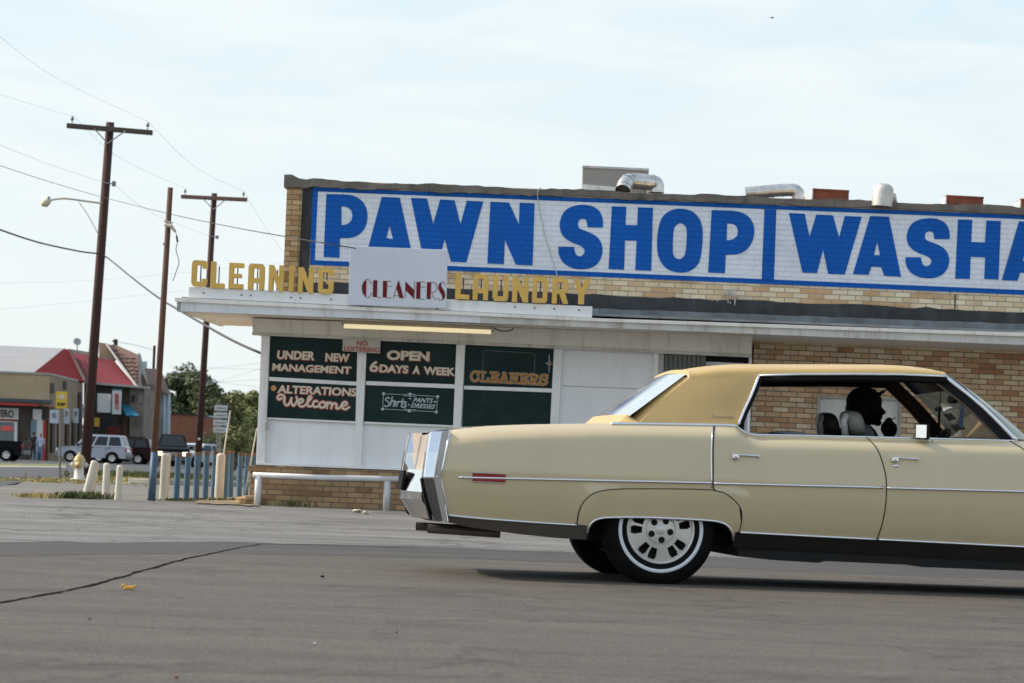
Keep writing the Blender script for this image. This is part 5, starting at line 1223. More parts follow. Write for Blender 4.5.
sideline('rear_edge_molding', rearE, 0.006, M_chrome2, lift=0.004, sm=False)
sideline('door_gap', doorR, 0.0042, M_black, lift=0.0005, sm=False)
sideline('door_gap', doorM, 0.0036, M_black, lift=0.0005, sm=False)
sideline('door_gap', doorF, 0.0042, M_black, lift=0.0005, sm=False)
sideline('skirt_gap', [q for q in skirtT], 0.0034, M_black, lift=0.0015, sm=False)
sideline('door_edge_trim', CL([(716.8, 424.5), (713, 434), (711.2, 450), (710.8, 470), (710.8, 488)]), 0.004, M_chrome2, lift=0.0015)
# side marker
for sgn in (1, -1):
    q = CL([(472.8, 473.2), (505.6, 474.2), (505.6, 482.4), (472.8, 481.8)], -0.98)
    mb = MB(); mb.prism([(x, -(hw(x, z) + 0.006) * sgn, z) for x, z in q], (0, 0.02 * sgn, 0)); mk = mb.obj('side_marker', mat('marker_red', (0.30, 0.02, 0.015), 0.2, coat=0.5), car, world=False, bevel=0.003)
    for zz in (q[0][1] + 0.004, q[2][1] - 0.002):
        mb = MB(); mb.tube([(q[0][0] - .004, -(hw(q[0][0], zz) + 0.006) * sgn, zz), (q[1][0] + .004, -(hw(q[1][0], zz) + 0.006) * sgn, zz - 0.002)], 0.003, 6); mb.obj('bezel', M_filler, mk, world=False)
# door handles and lock
def dhandle(dpart, px, py, sgn):
    x, z = cp(px, py, -0.98); y = -(hw(x, z)) * sgn
    mb = MB(); mb.tube([(x + 0.025, y - 0.014 * sgn, z + 0.010), (x + 0.19, y - 0.014 * sgn, z + 0.006)], 0.007, 8); mb.obox((x + 0.035, y - 0.008 * sgn, z + 0.0), (0.022, 0, 0), (0, 0.014, 0), (0, 0, 0.014)); mb.obox((x + 0.185, y - 0.006 * sgn, z + 0.005), (0.01, 0, 0), (0, 0.012, 0), (0, 0, 0.007))
    mb.obj('handle', M_chrome2, dpart, world=False, bevel=0.004)
    mb = MB(); mb.lathe([(0, 0.012), (0.012, 0.010), (0.013, 0)], (x + 0.035, y - 0.012 * sgn, z - 0.012), (0, -sgn, 0), 12); mb.obj('push_button', M_filler, dpart, world=False, smooth=True)
dhandle(rd[0], 730, 456, 1); dhandle(rd[1], 730, 456, -1); dhandle(fd[0], 889.5, 459, 1); dhandle(fd[1], 889.5, 459, -1)
x, z = cp(896, 466, -0.98)
mb = MB(); mb.lathe([(0, 0.006), (0.010, 0.005), (0.014, 0.0)], (x, -hw(x, z), z), (0, -1, 0), 14); mb.obj('lock', M_chrome2, fd[0], world=False, smooth=True)

# ---- rear end
def rp(pts, yl=-0.94): return [cp(a, b, yl) for a, b in pts]
fin = rp([(431.0, 431.6), (451.2, 430.6), (445.5, 453), (441.0, 477), (444.6, 498), (449, 521.5), (435, 521.5), (428.2, 500), (423.2, 477), (427, 452)])
for sgn in (1, -1):
    yf = lambda z: 0.952 - max(0, z - 0.70) * 0.30 - max(0, 0.62 - z) * 0.10
    mb = MB(); n_f = len(fin); cxx = sum(p[0] for p in fin) / n_f
    outer = [Vector((x, -yf(z) * sgn, z)) for x, z in fin]; inner = [Vector((x, -(yf(z) - 0.15) * sgn, z)) for x, z in fin]
    # left (rear) and right edges paired so that the outer face can bend at the crease
    prs = [(0, 1), (9, 2), (8, 3), (7, 4), (6, 5)]
    for A_ in (outer, inner):
        rows_ = []
        for a_i, b_i in prs: rows_.append([A_[a_i], A_[a_i].lerp(A_[b_i], 0.5) + Vector((0, -0.012 * sgn if A_ is outer else 0, 0)), A_[b_i]])
        mb.grid(rows_)
    for i in range(n_f):
        j = (i + 1) % n_f; mb.face([outer[i], outer[j], inner[j], inner[i]])
    fo = mb.obj('bumper_end', M_chrome, car, world=False, bevel=0.008, weld=True)
    fl = rp([(442.8, 431.4), (450.2, 431.0), (444.6, 453), (440.2, 477), (443.8, 498), (447.6, 520.5), (442.6, 520.5), (438, 500), (433.6, 478), (436.2, 464)])
    mb = MB(); mb.prism([(x, -(yf(z) + 0.013) * sgn, z) for x, z in fl], (0, 0.02 * sgn, 0)); mb.obj('filler_strip', M_filler, fo, world=False)
    lw = rp([(423.4, 478), (433.4, 478.5), (437.8, 500), (442.4, 521), (435, 521), (428.4, 500)])
    mb = MB(); mb.prism([(x, -(yf(z) + 0.012) * sgn, z) for x, z in lw], (0, 0.02 * sgn, 0)); mb.obj('lower_face', M_sill, fo, world=False)  # dark reflection in the lower chrome, put in as a grey metal face
    # tail lamp slit on the rear face of the fin
    a = rp([(429.6, 440), (426.6, 460)]); 
    mb = MB(); mb.prism([(a[0][0] + 0.010, -0.90 * sgn, a[0][1]), (a[1][0] + 0.010, -0.90 * sgn, a[1][1]), (a[1][0] + 0.010, -0.85 * sgn, a[1][1]), (a[0][0] + 0.010, -0.85 * sgn, a[0][1])], (0.03, 0, 0)); mb.obj('tail_light', MATS['marker_red'], fo, world=False, bevel=0.004)
    g = rp([(424.6, 477), (421.0, 478.5), (423.5, 494), (429.8, 518.5), (433.6, 521.5), (430.6, 505)])
    mb = MB(); mb.prism([(x, -0.92 * sgn, z) for x, z in g], (0, 0.075 * sgn, 0)); mb.obj('bumper_guard', M_rubber, fo, world=False, bevel=0.006)
tp_ = rp([(437.5, 433.2), (434, 452), (430.5, 472)], -0.8)
mb = MB(); rows = []
for k in range(13):
    y = -0.80 + 1.6 * k / 12; v = 0.0
    rows.append([(x + 0.035 - v, y, z) for x, z in tp_])
mb.grid(rows); mb.obj('tail_panel', mat('tail_tan', (0.50, 0.36, 0.20), 0.35, coat=0.5), car, smooth=True, world=False)
br = rp([(429, 470), (421.5, 492), (421.2, 500), (424.5, 504), (427.2, 509), (433, 519.5), (447, 523), (447, 470)], -0.8)
mb = MB()
secs = []
for k in range(13):
    y = -0.80 + 1.6 * k / 12; v = 0.07 * (1 - (abs(y) / 0.8) ** 1.5)
    secs.append([Vector((x - v, y, z)) for x, z in br] + [Vector((br[0][0] - v, y, br[0][1]))])
mb.grid(secs); mb.face(secs[0][:-1]); mb.face(secs[-1][:-1][::-1]); mb.obj('rear_bumper', M_chrome, car, world=False, bevel=0.006)
# licence plate recess shape
mb = MB(); z_ = br[0][1] - 0.03
mb.prism([(br[1][0] - 0.068, -0.16, z_ + 0.02), (br[1][0] - 0.068, 0.16, z_ + 0.02), (br[1][0] - 0.085, 0.16, z_ - 0.11), (br[1][0] - 0.085, -0.16, z_ - 0.11)], (0.02, 0, 0)); mb.obj('bumper_guard', M_rubber, car, world=False, bevel=0.004)
# exhaust pipes
for yy, p0, p1 in ((-0.62, (427.5, 528.6), (500, 533.5)), (0.62, (416, 526.2), (500, 531)), (-0.50, (429.0, 528.8), (500, 533.5))):
    a = cp(*p0, yy); b = cp(*p1, yy)
    mb = MB(); mb.tube([(a[0], yy, a[1]), (b[0], yy, b[1])], 0.030, 14, cap=False); mb.tube([(a[0] + 0.02, yy, a[1]), (a[0] + 0.03, yy, a[1])], 0.028, 12); mb.obj('exhaust_pipe', mat('exhaust', (0.14, 0.115, 0.095), 0.5, metal=0.5), car, smooth=True, world=False)

# ---- inner structure: cabin tub, floor, underbody, wheel wells
mb = MB()
xb0, xb1 = dlo_b[0] - 0.5, xe + 0.35
mb.grid([[(xb0, -0.84, 1.0), (xb0, 0.84, 1.0)], [(xb0 + 0.1, -0.84, 0.35), (xb0 + 0.1, 0.84, 0.35)], [(xb1, -0.84, 0.35), (xb1, 0.84, 0.35)], [(xb1, -0.84, 0.9), (xb1, 0.84, 0.9)]])
mb.obj('cabin_floor', M_inner, car, world=False)
for sgn in (1, -1):
    rows = [[(x, -(hw(x, fx(top, x)) - 0.002) * sgn, fx(top, x) - 0.004) for x in [dlo_b[0] - 0.05 + i * (xe + 0.1 - dlo_b[0]) / 16 for i in range(17)]]]
    rows.append([(p[0], p[1] - (-0.07 * sgn), p[2] - 0.01) for p in rows[0]]); rows.append([(p[0], p[1], 0.35) for p in rows[1]])
    MB().grid(rows).obj('door_lining', M_inner, car, world=False)
zt_b = cp(590, 541, -0.9)[1]
mb = MB()
mb.prism([(-1.50, -0.80, 0.40), (-1.50, -0.80, 0.62), (-0.46, -0.80, 0.62), (-0.46, -0.80, 0.27), (-0.9, -0.80, 0.30)], (0, 1.6, 0))
mb.prism([(0.52, -0.86, 0.195), (0.52, -0.86, 0.45), (2.80, -0.86, 0.45), (2.80, -0.86, 0.165), (1.75, -0.86, 0.168), (1.70, -0.86, 0.18), (1.1, -0.86, 0.185), (1.05, -0.86, 0.172), (0.75, -0.86, 0.180)], (0, 1.72, 0))
mb.box((-0.46, -0.62, 0.26), (0.52, 0.62, 0.75)); mb.box((2.80, -0.6, 0.24), (FRONT - 0.15, 0.6, 0.7))
mb.obj('underbody', M_under, car, world=False)
mb = MB()
for sgn in (1, -1):
    for xc in (0.0, 3.3):
        rows = [[(xc + 0.52 * math.cos(a), yy * sgn, 0.36 + 0.47 * math.sin(a)) for a in [math.pi * k / 12 for k in range(13)]] for yy in (-0.955 if xc else -0.955, -0.62)]
        mb.grid(rows)
mb.obj('wheel_well', M_under, car, world=False)
mb = MB(); mb.tube([(-0.9, 0.35, 0.34), (2.2, 0.35, 0.25)], 0.05, 10); mb.tube([(0, -0.7, 0.35), (0, 0.7, 0.35)], 0.06, 10); mb.obj('exhaust_system', M_under, car, world=False, smooth=True)
# rear parcel shelf
mb = MB(); mb.box((RB[0] - 0.05, -0.75, 0.99), (dlo_b[0] + 0.25, 0.75, 1.01)); mb.obj('parcel_shelf', M_inner, car, world=False)

# ---- wheels
def wheel(xc, sgn):
    xc -= 0.016; c_ = Vector((xc, 0, 0.352)); ax = Vector((0, -sgn, 0)); face_y = -0.925 * sgn
    root = empty('wheel', (xc, face_y, 0.352)); root.parent = car
    def LP(mb, name, m_, smooth=True, bevel=0, parent=root): return mb.obj(name, m_, parent, smooth=smooth, world=False, bevel=bevel)
    r = 0.352; k6 = 1.035
    mb = MB(); mb.lathe([(0.222, -0.012), (0.235, 0.004), (0.28, 0.012), (0.315, 0.004), (0.346, -0.014), (0.362, -0.034), (0.3695, -0.06), (0.3695, -0.17), (0.358, -0.20), (0.31, -0.225), (0.235, -0.225)], (0, 0, 0), ax, 64); ty_ = LP(mb, 'tyre', M_rubber)
    for tr in (-0.08, -0.105, -0.13, -0.155):
        mb = MB(); mb.lathe([(0.371, tr), (0.371, tr + 0.006)], (0, 0, 0), ax, 48); LP(mb, 'tread_groove', M_under, parent=ty_)
    mb = MB(); mb.lathe([(0.256, 0.0095), (0.260, 0.0135), (0.268, 0.0155), (0.277, 0.0142), (0.280, 0.0110)], (0, 0, 0), ax, 64); LP(mb, 'whitewall', M_wsw, parent=ty_)
    mb = MB(); mb.lathe([(0.205, -0.03), (0.207, 0.004), (0.214, 0.012), (0.222, 0.010), (0.225, 0.0), (0.222, -0.012)], (0, 0, 0), ax, 64); rim = LP(mb, 'rim', M_alloy)
    mb = MB(); mb.lathe([(0, -0.06), (0.20, -0.06), (0.207, -0.03)], (0, 0, 0), ax, 48); LP(mb, 'rim_back', M_under, parent=rim)
    # face: centre disc with five wide spokes, thin ribs between
    mb = MB(); mb.lathe([(0, 0.002), (0.085, 0.002), (0.102, -0.002), (0.106, -0.012), (0.106, -0.03)], (0, 0, 0), ax, 48); LP(mb, 'hub', M_alloy, parent=rim)
    a0 = R(-83); nr, nt_ = 9, 180
    def P(rad, ang, h): return Vector((rad * math.cos(ang) * sgn, -sgn * h, rad * math.sin(ang)))
    rs_ = [0.098 + (0.209 - 0.098) * i / nr for i in range(nr + 1)]
    def slot(rm, ang):
        d = math.degrees(ang - a0) % 72
        off = abs(abs(d - 36) - 12.0)          # a pair of slots either side of each thin rib
        return 0.118 < rm < 0.198 and off < 8.6 + (0.16 - rm) * 30 and not (abs(d - 36) < 3.0)
    fm = MB()
    hgt_ = lambda r_: -0.002 - 0.010 * ((r_ - 0.098) / 0.111)
    for i in range(nr):
        for k in range(nt_):
            t0, t1 = 2 * math.pi * k / nt_, 2 * math.pi * (k + 1) / nt_
            if slot((rs_[i] + rs_[i + 1]) / 2, (t0 + t1) / 2): continue
            fm.face([P(rs_[i], t0, hgt_(rs_[i])), P(rs_[i + 1], t0, hgt_(rs_[i + 1])), P(rs_[i + 1], t1, hgt_(rs_[i + 1])), P(rs_[i], t1, hgt_(rs_[i]))])
    fo_ = fm.obj('spoke_disc', M_alloy, rim, world=False, weld=True); sm_ = fo_.modifiers.new('thick', 'SOLIDIFY'); sm_.thickness = 0.014; sm_.offset = 0
    for k in range(5):
        th = a0 + k * 2 * math.pi / 5
        lh = P(0.065, th, 0.0026)
        mb = MB(); mb.lathe([(0, 0.0005), (0.0215, 0.0005), (0.0215, -0.002)], lh, ax, 16); LP(mb, 'lug_hole', M_black, False, parent=rim)
    mb = MB(); mb.lathe([(0, 0.0062), (0.028, 0.0058), (0.032, 0.004)], (0, 0, 0), ax, 24); LP(mb, 'centre_cap', M_alloy, parent=rim)
    return root
for xc in (0.0, 3.3):
    for sgn in (1, -1): wheel(xc, sgn)

# ---- cabin: seats, headrests, wheel, mirror
M_seat = mat('seat_grey', (0.20, 0.19, 0.165), 0.6, var=0.1, scale=8, bump=0.2); M_seatd = mat('seat_dark', (0.02, 0.02, 0.02), 0.6); M_seatt = mat('seat_trim', (0.45, 0.44, 0.40), 0.4)
def rounded(name, c_, hx, hy, hz, material, parent=car, power=3.0, tilt=0.0, world=False, n=12):
    bm = bmesh.new(); bmesh.ops.create_uvsphere(bm, u_segments=24, v_segments=14, radius=1)
    for v in bm.verts:
        x, y, z = v.co; f = (abs(x) ** power + abs(y) ** power + abs(z) ** power) ** (-1 / power)
        x, y, z = x * f * hx, y * f * hy, z * f * hz
        x += z * tilt; v.co = Vector((x, y, z)) + Vector(c_)
    me = bpy.data.meshes.new(name); bm.to_mesh(me); bm.free()
    return link(name, me, material, parent, world=world, smooth=True)
for yy, hp, col_, tr_ in ((-0.40, (851.5, 423.5), M_seat, M_seatt), (0.40, (827, 424.5), M_seatd, M_seatt)):
    x, z = cp(hp[0], hp[1], yy)
    hr = rounded('headrest', (x + 0.005, yy, z + 0.0), 0.070, 0.15, 0.085, col_, tilt=-0.25)
    mb = MB(); mb.tube([(x - 0.060, yy - 0.10, z + 0.055), (x - 0.082, yy - 0.115, z + 0.01), (x - 0.068, yy - 0.12, z - 0.09)], 0.024, 10); mb.obj('piping', tr_, hr, smooth=True, world=False)
    rounded('front_seat', (x + 0.05, yy, z - 0.40), 0.12, 0.30, 0.32, M_seatd if yy < 0 else M_seatd, tilt=-0.2)
    rounded('seat_cushion', (x + 0.30, yy, 0.52), 0.28, 0.30, 0.12, M_seatd)
x, z = cp(862, 432, -0.30); rounded('seat_wing', (x, -0.30, z - 0.03), 0.085, 0.12, 0.09, mat('seat_bluegrey', (0.075, 0.085, 0.09), 0.7), tilt=-0.4)
x, z = cp(760, 432, 0); rounded('rear_seat', (x - 0.05, 0, z - 0.22), 0.14, 0.78, 0.20, M_seatd, tilt=-0.2)
x, z = cp(785, 433, -0.2); rounded('folded_coat', (x, -0.3, z - 0.005), 0.13, 0.18, 0.018, mat('coat_grey', (0.3, 0.31, 0.32), 0.8), power=2)
# dash
dx, dz = cp(965, 437, 0.2)
rounded('dashboard', (dx + 0.14, 0, dz - 0.125), 0.26, 0.78, 0.13, mat('dash_tan', (0.33, 0.22, 0.11), 0.6), power=5)
sx, sz = cp(934, 434, 0.40)
swh = empty('steering_wheel', (sx, 0.40, sz - 0.13)); swh.parent = car
mb = MB(); axn = Vector((-0.86, 0, 0.5)).normalized(); a_ = Vector((0, 1, 0)); b_ = axn.cross(a_)
mb.tube([(a_ * math.cos(t) + b_ * math.sin(t)) * 0.19 for t in [2 * math.pi * k / 36 for k in range(37)]], 0.013, 8); mb.obj('rim', M_black, swh, smooth=True, world=False)
mb = MB(); mb.tube([a_ * -0.19, a_ * 0.19], 0.014, 8); mb.tube([Vector((0, 0, 0)), b_ * -0.19], 0.014, 8); mb.lathe([(0, 0.03), (0.05, 0.02), (0.05, -0.02)], (0, 0, 0), axn, 16); mb.tube([Vector((0, 0, 0)), -axn * 0.45], 0.025, 8); mb.obj('spokes', M_black, swh, smooth=True, world=False)
# inside mirror and its stalk
mx_, mz_ = cp(953, 399, -0.0); rounded('inner_mirror', (mx_, 0, mz_), 0.018, 0.12, 0.032, M_black)
mb = MB(); mb.tube([(mx_, 0, mz_), (mx_ + 0.06, 0, mz_ + 0.03)], 0.008, 6); mb.obj('mirror_stalk', M_black, car, world=False)
# antenna like rod on the dash, papers on the windshield, hanging card
ax_, az_ = cp(938.8, 428, 0.1); _, az2 = cp(939.2, 393, 0.1)
mb = MB(); mb.tube([(ax_, 0.1, az_ - 0.1), (ax_, 0.1, az_ + 0.06), (ax_ + 0.004, 0.1, az2)], [0.007, 0.007, 0.003], 8); mb.tube([(ax_, 0.1, az_ - 0.02), (ax_, 0.1, az_ + 0.12)], 0.009, 8)
tag(mb.obj('aerial', M_black, None, smooth=True, world=False), 'thin black aerial rod standing on the dashboard', 'aerial')
bpy.data.objects['aerial'].matrix_world = Mof(car)
hx_, hz_ = cp(961.2, 404, 0.0); _, hz2 = cp(961.2, 428, 0.0)
mb = MB(); mb.prism([(hx_ - 0.003, -0.02, hz_), (hx_ + 0.018, 0.02, hz_ - 0.01), (hx_ + 0.020, 0.022, hz2), (hx_ - 0.02, -0.022, hz2 + 0.01)], (0.004, -0.004, 0))
hc_ = mb.obj('hanging_tag', mat('tag_blue', (0.10, 0.22, 0.42), 0.5, var=0.7, scale=30), None, world=False); hc_.matrix_world = Mof(car); tag(hc_, 'long blue and white tag hanging from the inside mirror', 'tag')
for (q, nm) in (([(943, 414), (951, 413), (957, 419), (949, 421)], 1), ([(934, 408), (941, 406), (943, 410), (936, 412)], 2), ([(950, 425), (962, 424), (966, 429), (955, 431)], 3)):
    pts = [cp(a, b, 0.35) for a, b in q]
    mb = MB(); mb.prism([(p[0], 0.35 + 0.1 * i % 2 * 0.03, p[1]) for i, p in enumerate(pts)], (0.002, 0.003, 0)); mb.obj('sticker', mat('sticker_grey', (0.13, 0.14, 0.13), 0.6), ws, world=False)
# outside mirror
mxx, mzz = cp(921.5, 431.5, -0.93)
om = empty('side_mirror', (mxx, -0.93, mzz)); om.parent = car
mb = MB(); n_ = Vector((-0.66, -0.75, 0.12)).normalized(); s_ = Vector((n_.y, -n_.x, 0)); s_ = Vector((0.75, -0.66, 0)).normalized()
w_ = 0.046
mb.obox(-n_ * 0.018, s_ * w_, Vector((0, 0, 0.050)), n_ * 0.02); mb.obj('housing', M_black, om, world=False, bevel=0.012)
mb = MB(); mb.obox(n_ * 0.004, s_ * (w_ - 0.007), Vector((0, 0, 0.043)), n_ * 0.0015); mb.obj('mirror_glass', mat('mirror', (0.9, 0.92, 0.92), 0.02, metal=1.0, var=0), om, world=False, bevel=0.004)
mb = MB(); mb.obox(n_ * 0.0025, s_ * (w_ - 0.003), Vector((0, 0, 0.050)), n_ * 0.0008); mb.obj('bezel', M_black, om, world=False)
mb = MB(); mb.tube([-n_ * 0.02, Vector((0.05, 0.03, -0.05)), Vector((0.09, 0.06, -0.065))], 0.014, 8); mb.obj('arm', M_chrome2, om, smooth=True, world=False)

# ------------------------------------------------------------------ people
def fused(name, parts, material, voxel=0.008, parent=None, smooth_it=4, world=False):
    """parts: ('e', centre, (rx,ry,rz), rot?) ellipsoids, ('t', [points], [radii]) tapered limbs -> one continuous mesh"""
    bm = bmesh.new()
    for p in parts:
        if p[0] == 'e':
            r_ = bmesh.ops.create_uvsphere(bm, u_segments=24, v_segments=16, radius=1)
            M = Matrix.Translation(p[1]) @ (Matrix.Rotation(p[3], 4, 'Y') if len(p) > 3 else Matrix.Identity(4)) @ Matrix.Diagonal((*p[2], 1))
            bmesh.ops.transform(bm, matrix=M, verts=r_['verts'])
        else:
            tmp = MB(); P = catmull(p[1], 4) if len(p[1]) > 2 else [Vector(q) for q in p[1]]
            k = len(p[1]); rr_ = []
            for i in range(len(P)):
                f = i / (len(P) - 1) * (k - 1); a = min(int(f), k - 2); rr_.append(p[2][a] + (p[2][a + 1] - p[2][a]) * (f - a))
            tmp.tube(P, rr_, 14); me_ = tmp.mesh(); bm.from_mesh(me_)
            for e_, rad in ((P[0], rr_[0]), (P[-1], rr_[-1])):
                r_ = bmesh.ops.create_uvsphere(bm, u_segments=14, v_segments=10, radius=rad); bmesh.ops.translate(bm, verts=r_['verts'], vec=e_)
    me = bpy.data.meshes.new(name); bm.to_mesh(me); bm.free()
    o = link(name, me, material, parent, world=world, smooth=True)
    rm = o.modifiers.new('fuse', 'REMESH'); rm.mode = 'VOXEL'; rm.voxel_size = voxel; rm.use_smooth_shade = True
    sm = o.modifiers.new('soft', 'SMOOTH'); sm.iterations = smooth_it; sm.factor = 0.5
    return o
# driver, local car coordinates
hxp, hzp = cp(866.4, 407, 0.36)
drv = empty('person', O + eX * hxp + eY * 0.36, PSI, 'driver in black cap at the wheel holding something to his mouth, seen in silhouette', 'person')
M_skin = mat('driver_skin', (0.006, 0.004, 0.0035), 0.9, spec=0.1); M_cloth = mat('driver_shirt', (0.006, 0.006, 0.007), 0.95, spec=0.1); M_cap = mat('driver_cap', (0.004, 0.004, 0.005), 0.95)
H = hzp   # head centre height; x relative to head centre
def V(x, y, z): return Vector((x, y, z))
body = [('e', V(0, 0, H - 0.005), (0.098, 0.078, 0.118)), ('e', V(-0.02, 0, H + 0.03), (0.108, 0.082, 0.098)),
        ('e', V(0.045, 0, H - 0.075), (0.060, 0.052, 0.050)), ('e', V(0.085, 0, H - 0.108), (0.028, 0.028, 0.024)),      # jaw, chin
        ('t', [V(0.085, 0, H + 0.022), V(0.106, 0, H - 0.010), V(0.126, 0, H - 0.032)], [0.012, 0.013, 0.016]), ('e', V(0.108, 0, H - 0.036), (0.02, 0.021, 0.012)),   # nose
        ('e', V(0.103, 0, H - 0.058), (0.017, 0.026, 0.009)), ('e', V(0.101, 0, H - 0.074), (0.016, 0.024, 0.010)),   # lips
        ('e', V(0.086, 0, H + 0.028), (0.022, 0.055, 0.012)), ('e', V(0.086, 0.032, H + 0.008), (0.013, 0.015, 0.011)), ('e', V(0.086, -0.032, H + 0.008), (0.013, 0.015, 0.011)),   # brow, eyes
        ('e', V(-0.012, 0.080, H - 0.012), (0.022, 0.010, 0.034)), ('e', V(-0.012, -0.080, H - 0.012), (0.022, 0.010, 0.034)),
        ('t', [V(-0.03, 0, H - 0.07), V(-0.045, 0, H - 0.18), V(-0.06, 0, H - 0.25)], [0.064, 0.060, 0.075]),
        ('t', [V(-0.06, -0.17, H - 0.27), V(-0.06, 0.17, H - 0.27)], [0.075, 0.075]),
        ('t', [V(-0.06, 0, H - 0.28), V(-0.08, 0, H - 0.45), V(-0.09, 0, H - 0.66)], [0.15, 0.155, 0.16]),
        ('t', [V(-0.05, 0.10, H - 0.70), V(0.38, 0.14, H - 0.60), V(0.42, 0.14, H - 0.66)], [0.09, 0.075, 0.07]), ('t', [V(-0.05, -0.10, H - 0.70), V(0.38, -0.14, H - 0.60), V(0.42, -0.14, H - 0.66)], [0.09, 0.075, 0.07]),
        ('t', [V(0.42, 0.14, H - 0.64), V(0.66, 0.14, H - 0.92)], [0.062, 0.045]), ('t', [V(0.42, -0.14, H - 0.64), V(0.66, -0.14, H - 0.92)], [0.062, 0.045]),
        ('t', [V(0.64, 0.14, H - 0.94), V(0.76, 0.14, H - 0.93)], [0.042, 0.03]), ('t', [V(0.64, -0.14, H - 0.94), V(0.76, -0.14, H - 0.93)], [0.042, 0.03]),
        # far arm to the steering wheel
        ('t', [V(-0.05, 0.20, H - 0.28), V(0.08, 0.24, H - 0.50), V(0.36, 0.16, H - 0.38)], [0.055, 0.045, 0.032]), ('e', V(0.385, 0.15, H - 0.37), (0.045, 0.02, 0.04)),
        # near arm bent up to the mouth
        ('t', [V(-0.05, -0.20, H - 0.28), V(0.12, -0.22, H - 0.46)], [0.058, 0.047]), ('t', [V(0.12, -0.22, H - 0.46), V(0.150, -0.12, H - 0.30), V(0.155, -0.07, H - 0.20)], [0.046, 0.040, 0.036]),
        ('e', V(0.150, -0.06, H - 0.146), (0.058, 0.030, 0.060))]
fing = [(0.235, 0.012), (0.225, -0.012), (0.215, -0.034), (0.205, -0.052)]
for i, (fx_, dz_) in enumerate([(0.0, 0.0), (0.006, -0.022), (0.004, -0.044), (-0.004, -0.064)]):
    zz = H - 0.118 + dz_; ln = [0.9, 1.0, 0.95, 0.75][i]
    body.append(('t', [V(0.182 + fx_, -0.055, zz), V(0.204 + fx_, -0.040, zz - 0.002), V(0.199 + fx_, -0.012 * ln, zz - 0.003), V(0.170 + fx_, 0.004 * ln, zz - 0.004)], [0.0105, 0.010, 0.009, 0.008]))
body.append(('t', [V(0.135, -0.050, H - 0.150), V(0.128, -0.030, H - 0.118), V(0.136, -0.008, H - 0.098)], [0.013, 0.011, 0.009]))
pb = fused('body', body, M_skin, 0.0055, drv, 3)
shirt = [('t', [V(-0.06, -0.17, H - 0.275), V(-0.06, 0.17, H - 0.275)], [0.083, 0.083]), ('t', [V(-0.06, 0, H - 0.26), V(-0.08, 0, H - 0.45), V(-0.09, 0, H - 0.68)], [0.162, 0.168, 0.17]), ('t', [V(-0.052, 0, H - 0.20), V(-0.06, 0, H - 0.25)], [0.072, 0.09]),
         ('t', [V(-0.05, -0.20, H - 0.28), V(0.07, -0.215, H - 0.41)], [0.068, 0.062]), ('t', [V(-0.05, 0.20, H - 0.28), V(0.06, 0.235, H - 0.46)], [0.066, 0.060])]
fused('shirt', shirt, M_cloth, 0.010, drv, 6)
cap = [('e', V(-0.018, 0, H + 0.038), (0.128, 0.10, 0.104)), ('t', [V(0.060, 0, H + 0.085), V(0.105, 0, H + 0.102), V(0.142, 0, H + 0.132)], [0.020, 0.011, 0.005]), ('t', [V(0.05, -0.055, H + 0.08), V(0.095, -0.04, H + 0.100), V(0.134, -0.02, H + 0.127)], [0.018, 0.010, 0.005]), ('t', [V(0.05, 0.055, H + 0.08), V(0.095, 0.04, H + 0.100), V(0.134, 0.02, H + 0.127)], [0.018, 0.010, 0.005]),
       ('e', V(-0.052, 0, H - 0.02), (0.098, 0.092, 0.095))]
fused('cap', cap, M_cap, 0.006, drv, 3)
hm = empty('hand_mic', O + eX * (hxp + 0.162) + eY * 0.36, PSI, 'black hand held radio microphone gripped in front of the driver face', 'microphone')
mb = MB(); mb.tube([V(0.003, -0.026, H - 0.195), V(0.003, -0.022, H - 0.15), V(0.0, -0.018, H - 0.105)], [0.019, 0.024, 0.026], 14); mb.obj('grip', M_black, hm, smooth=True, world=False)
mb = MB(); mb.lathe([(0.001, 0.034), (0.02, 0.028), (0.027, 0.014), (0.025, 0.0), (0.018, -0.008)], V(0.0, -0.018, H - 0.10), (-0.25, 0, 1), 16); mb.obj('mic_head', M_black, hm, smooth=True, world=False)
mb = MB(); mb.tube([V(0.01, -0.018, H - 0.085), V(0.045, -0.018, H - 0.066)], 0.004, 6); mb.obj('stub', M_black, hm, world=False)

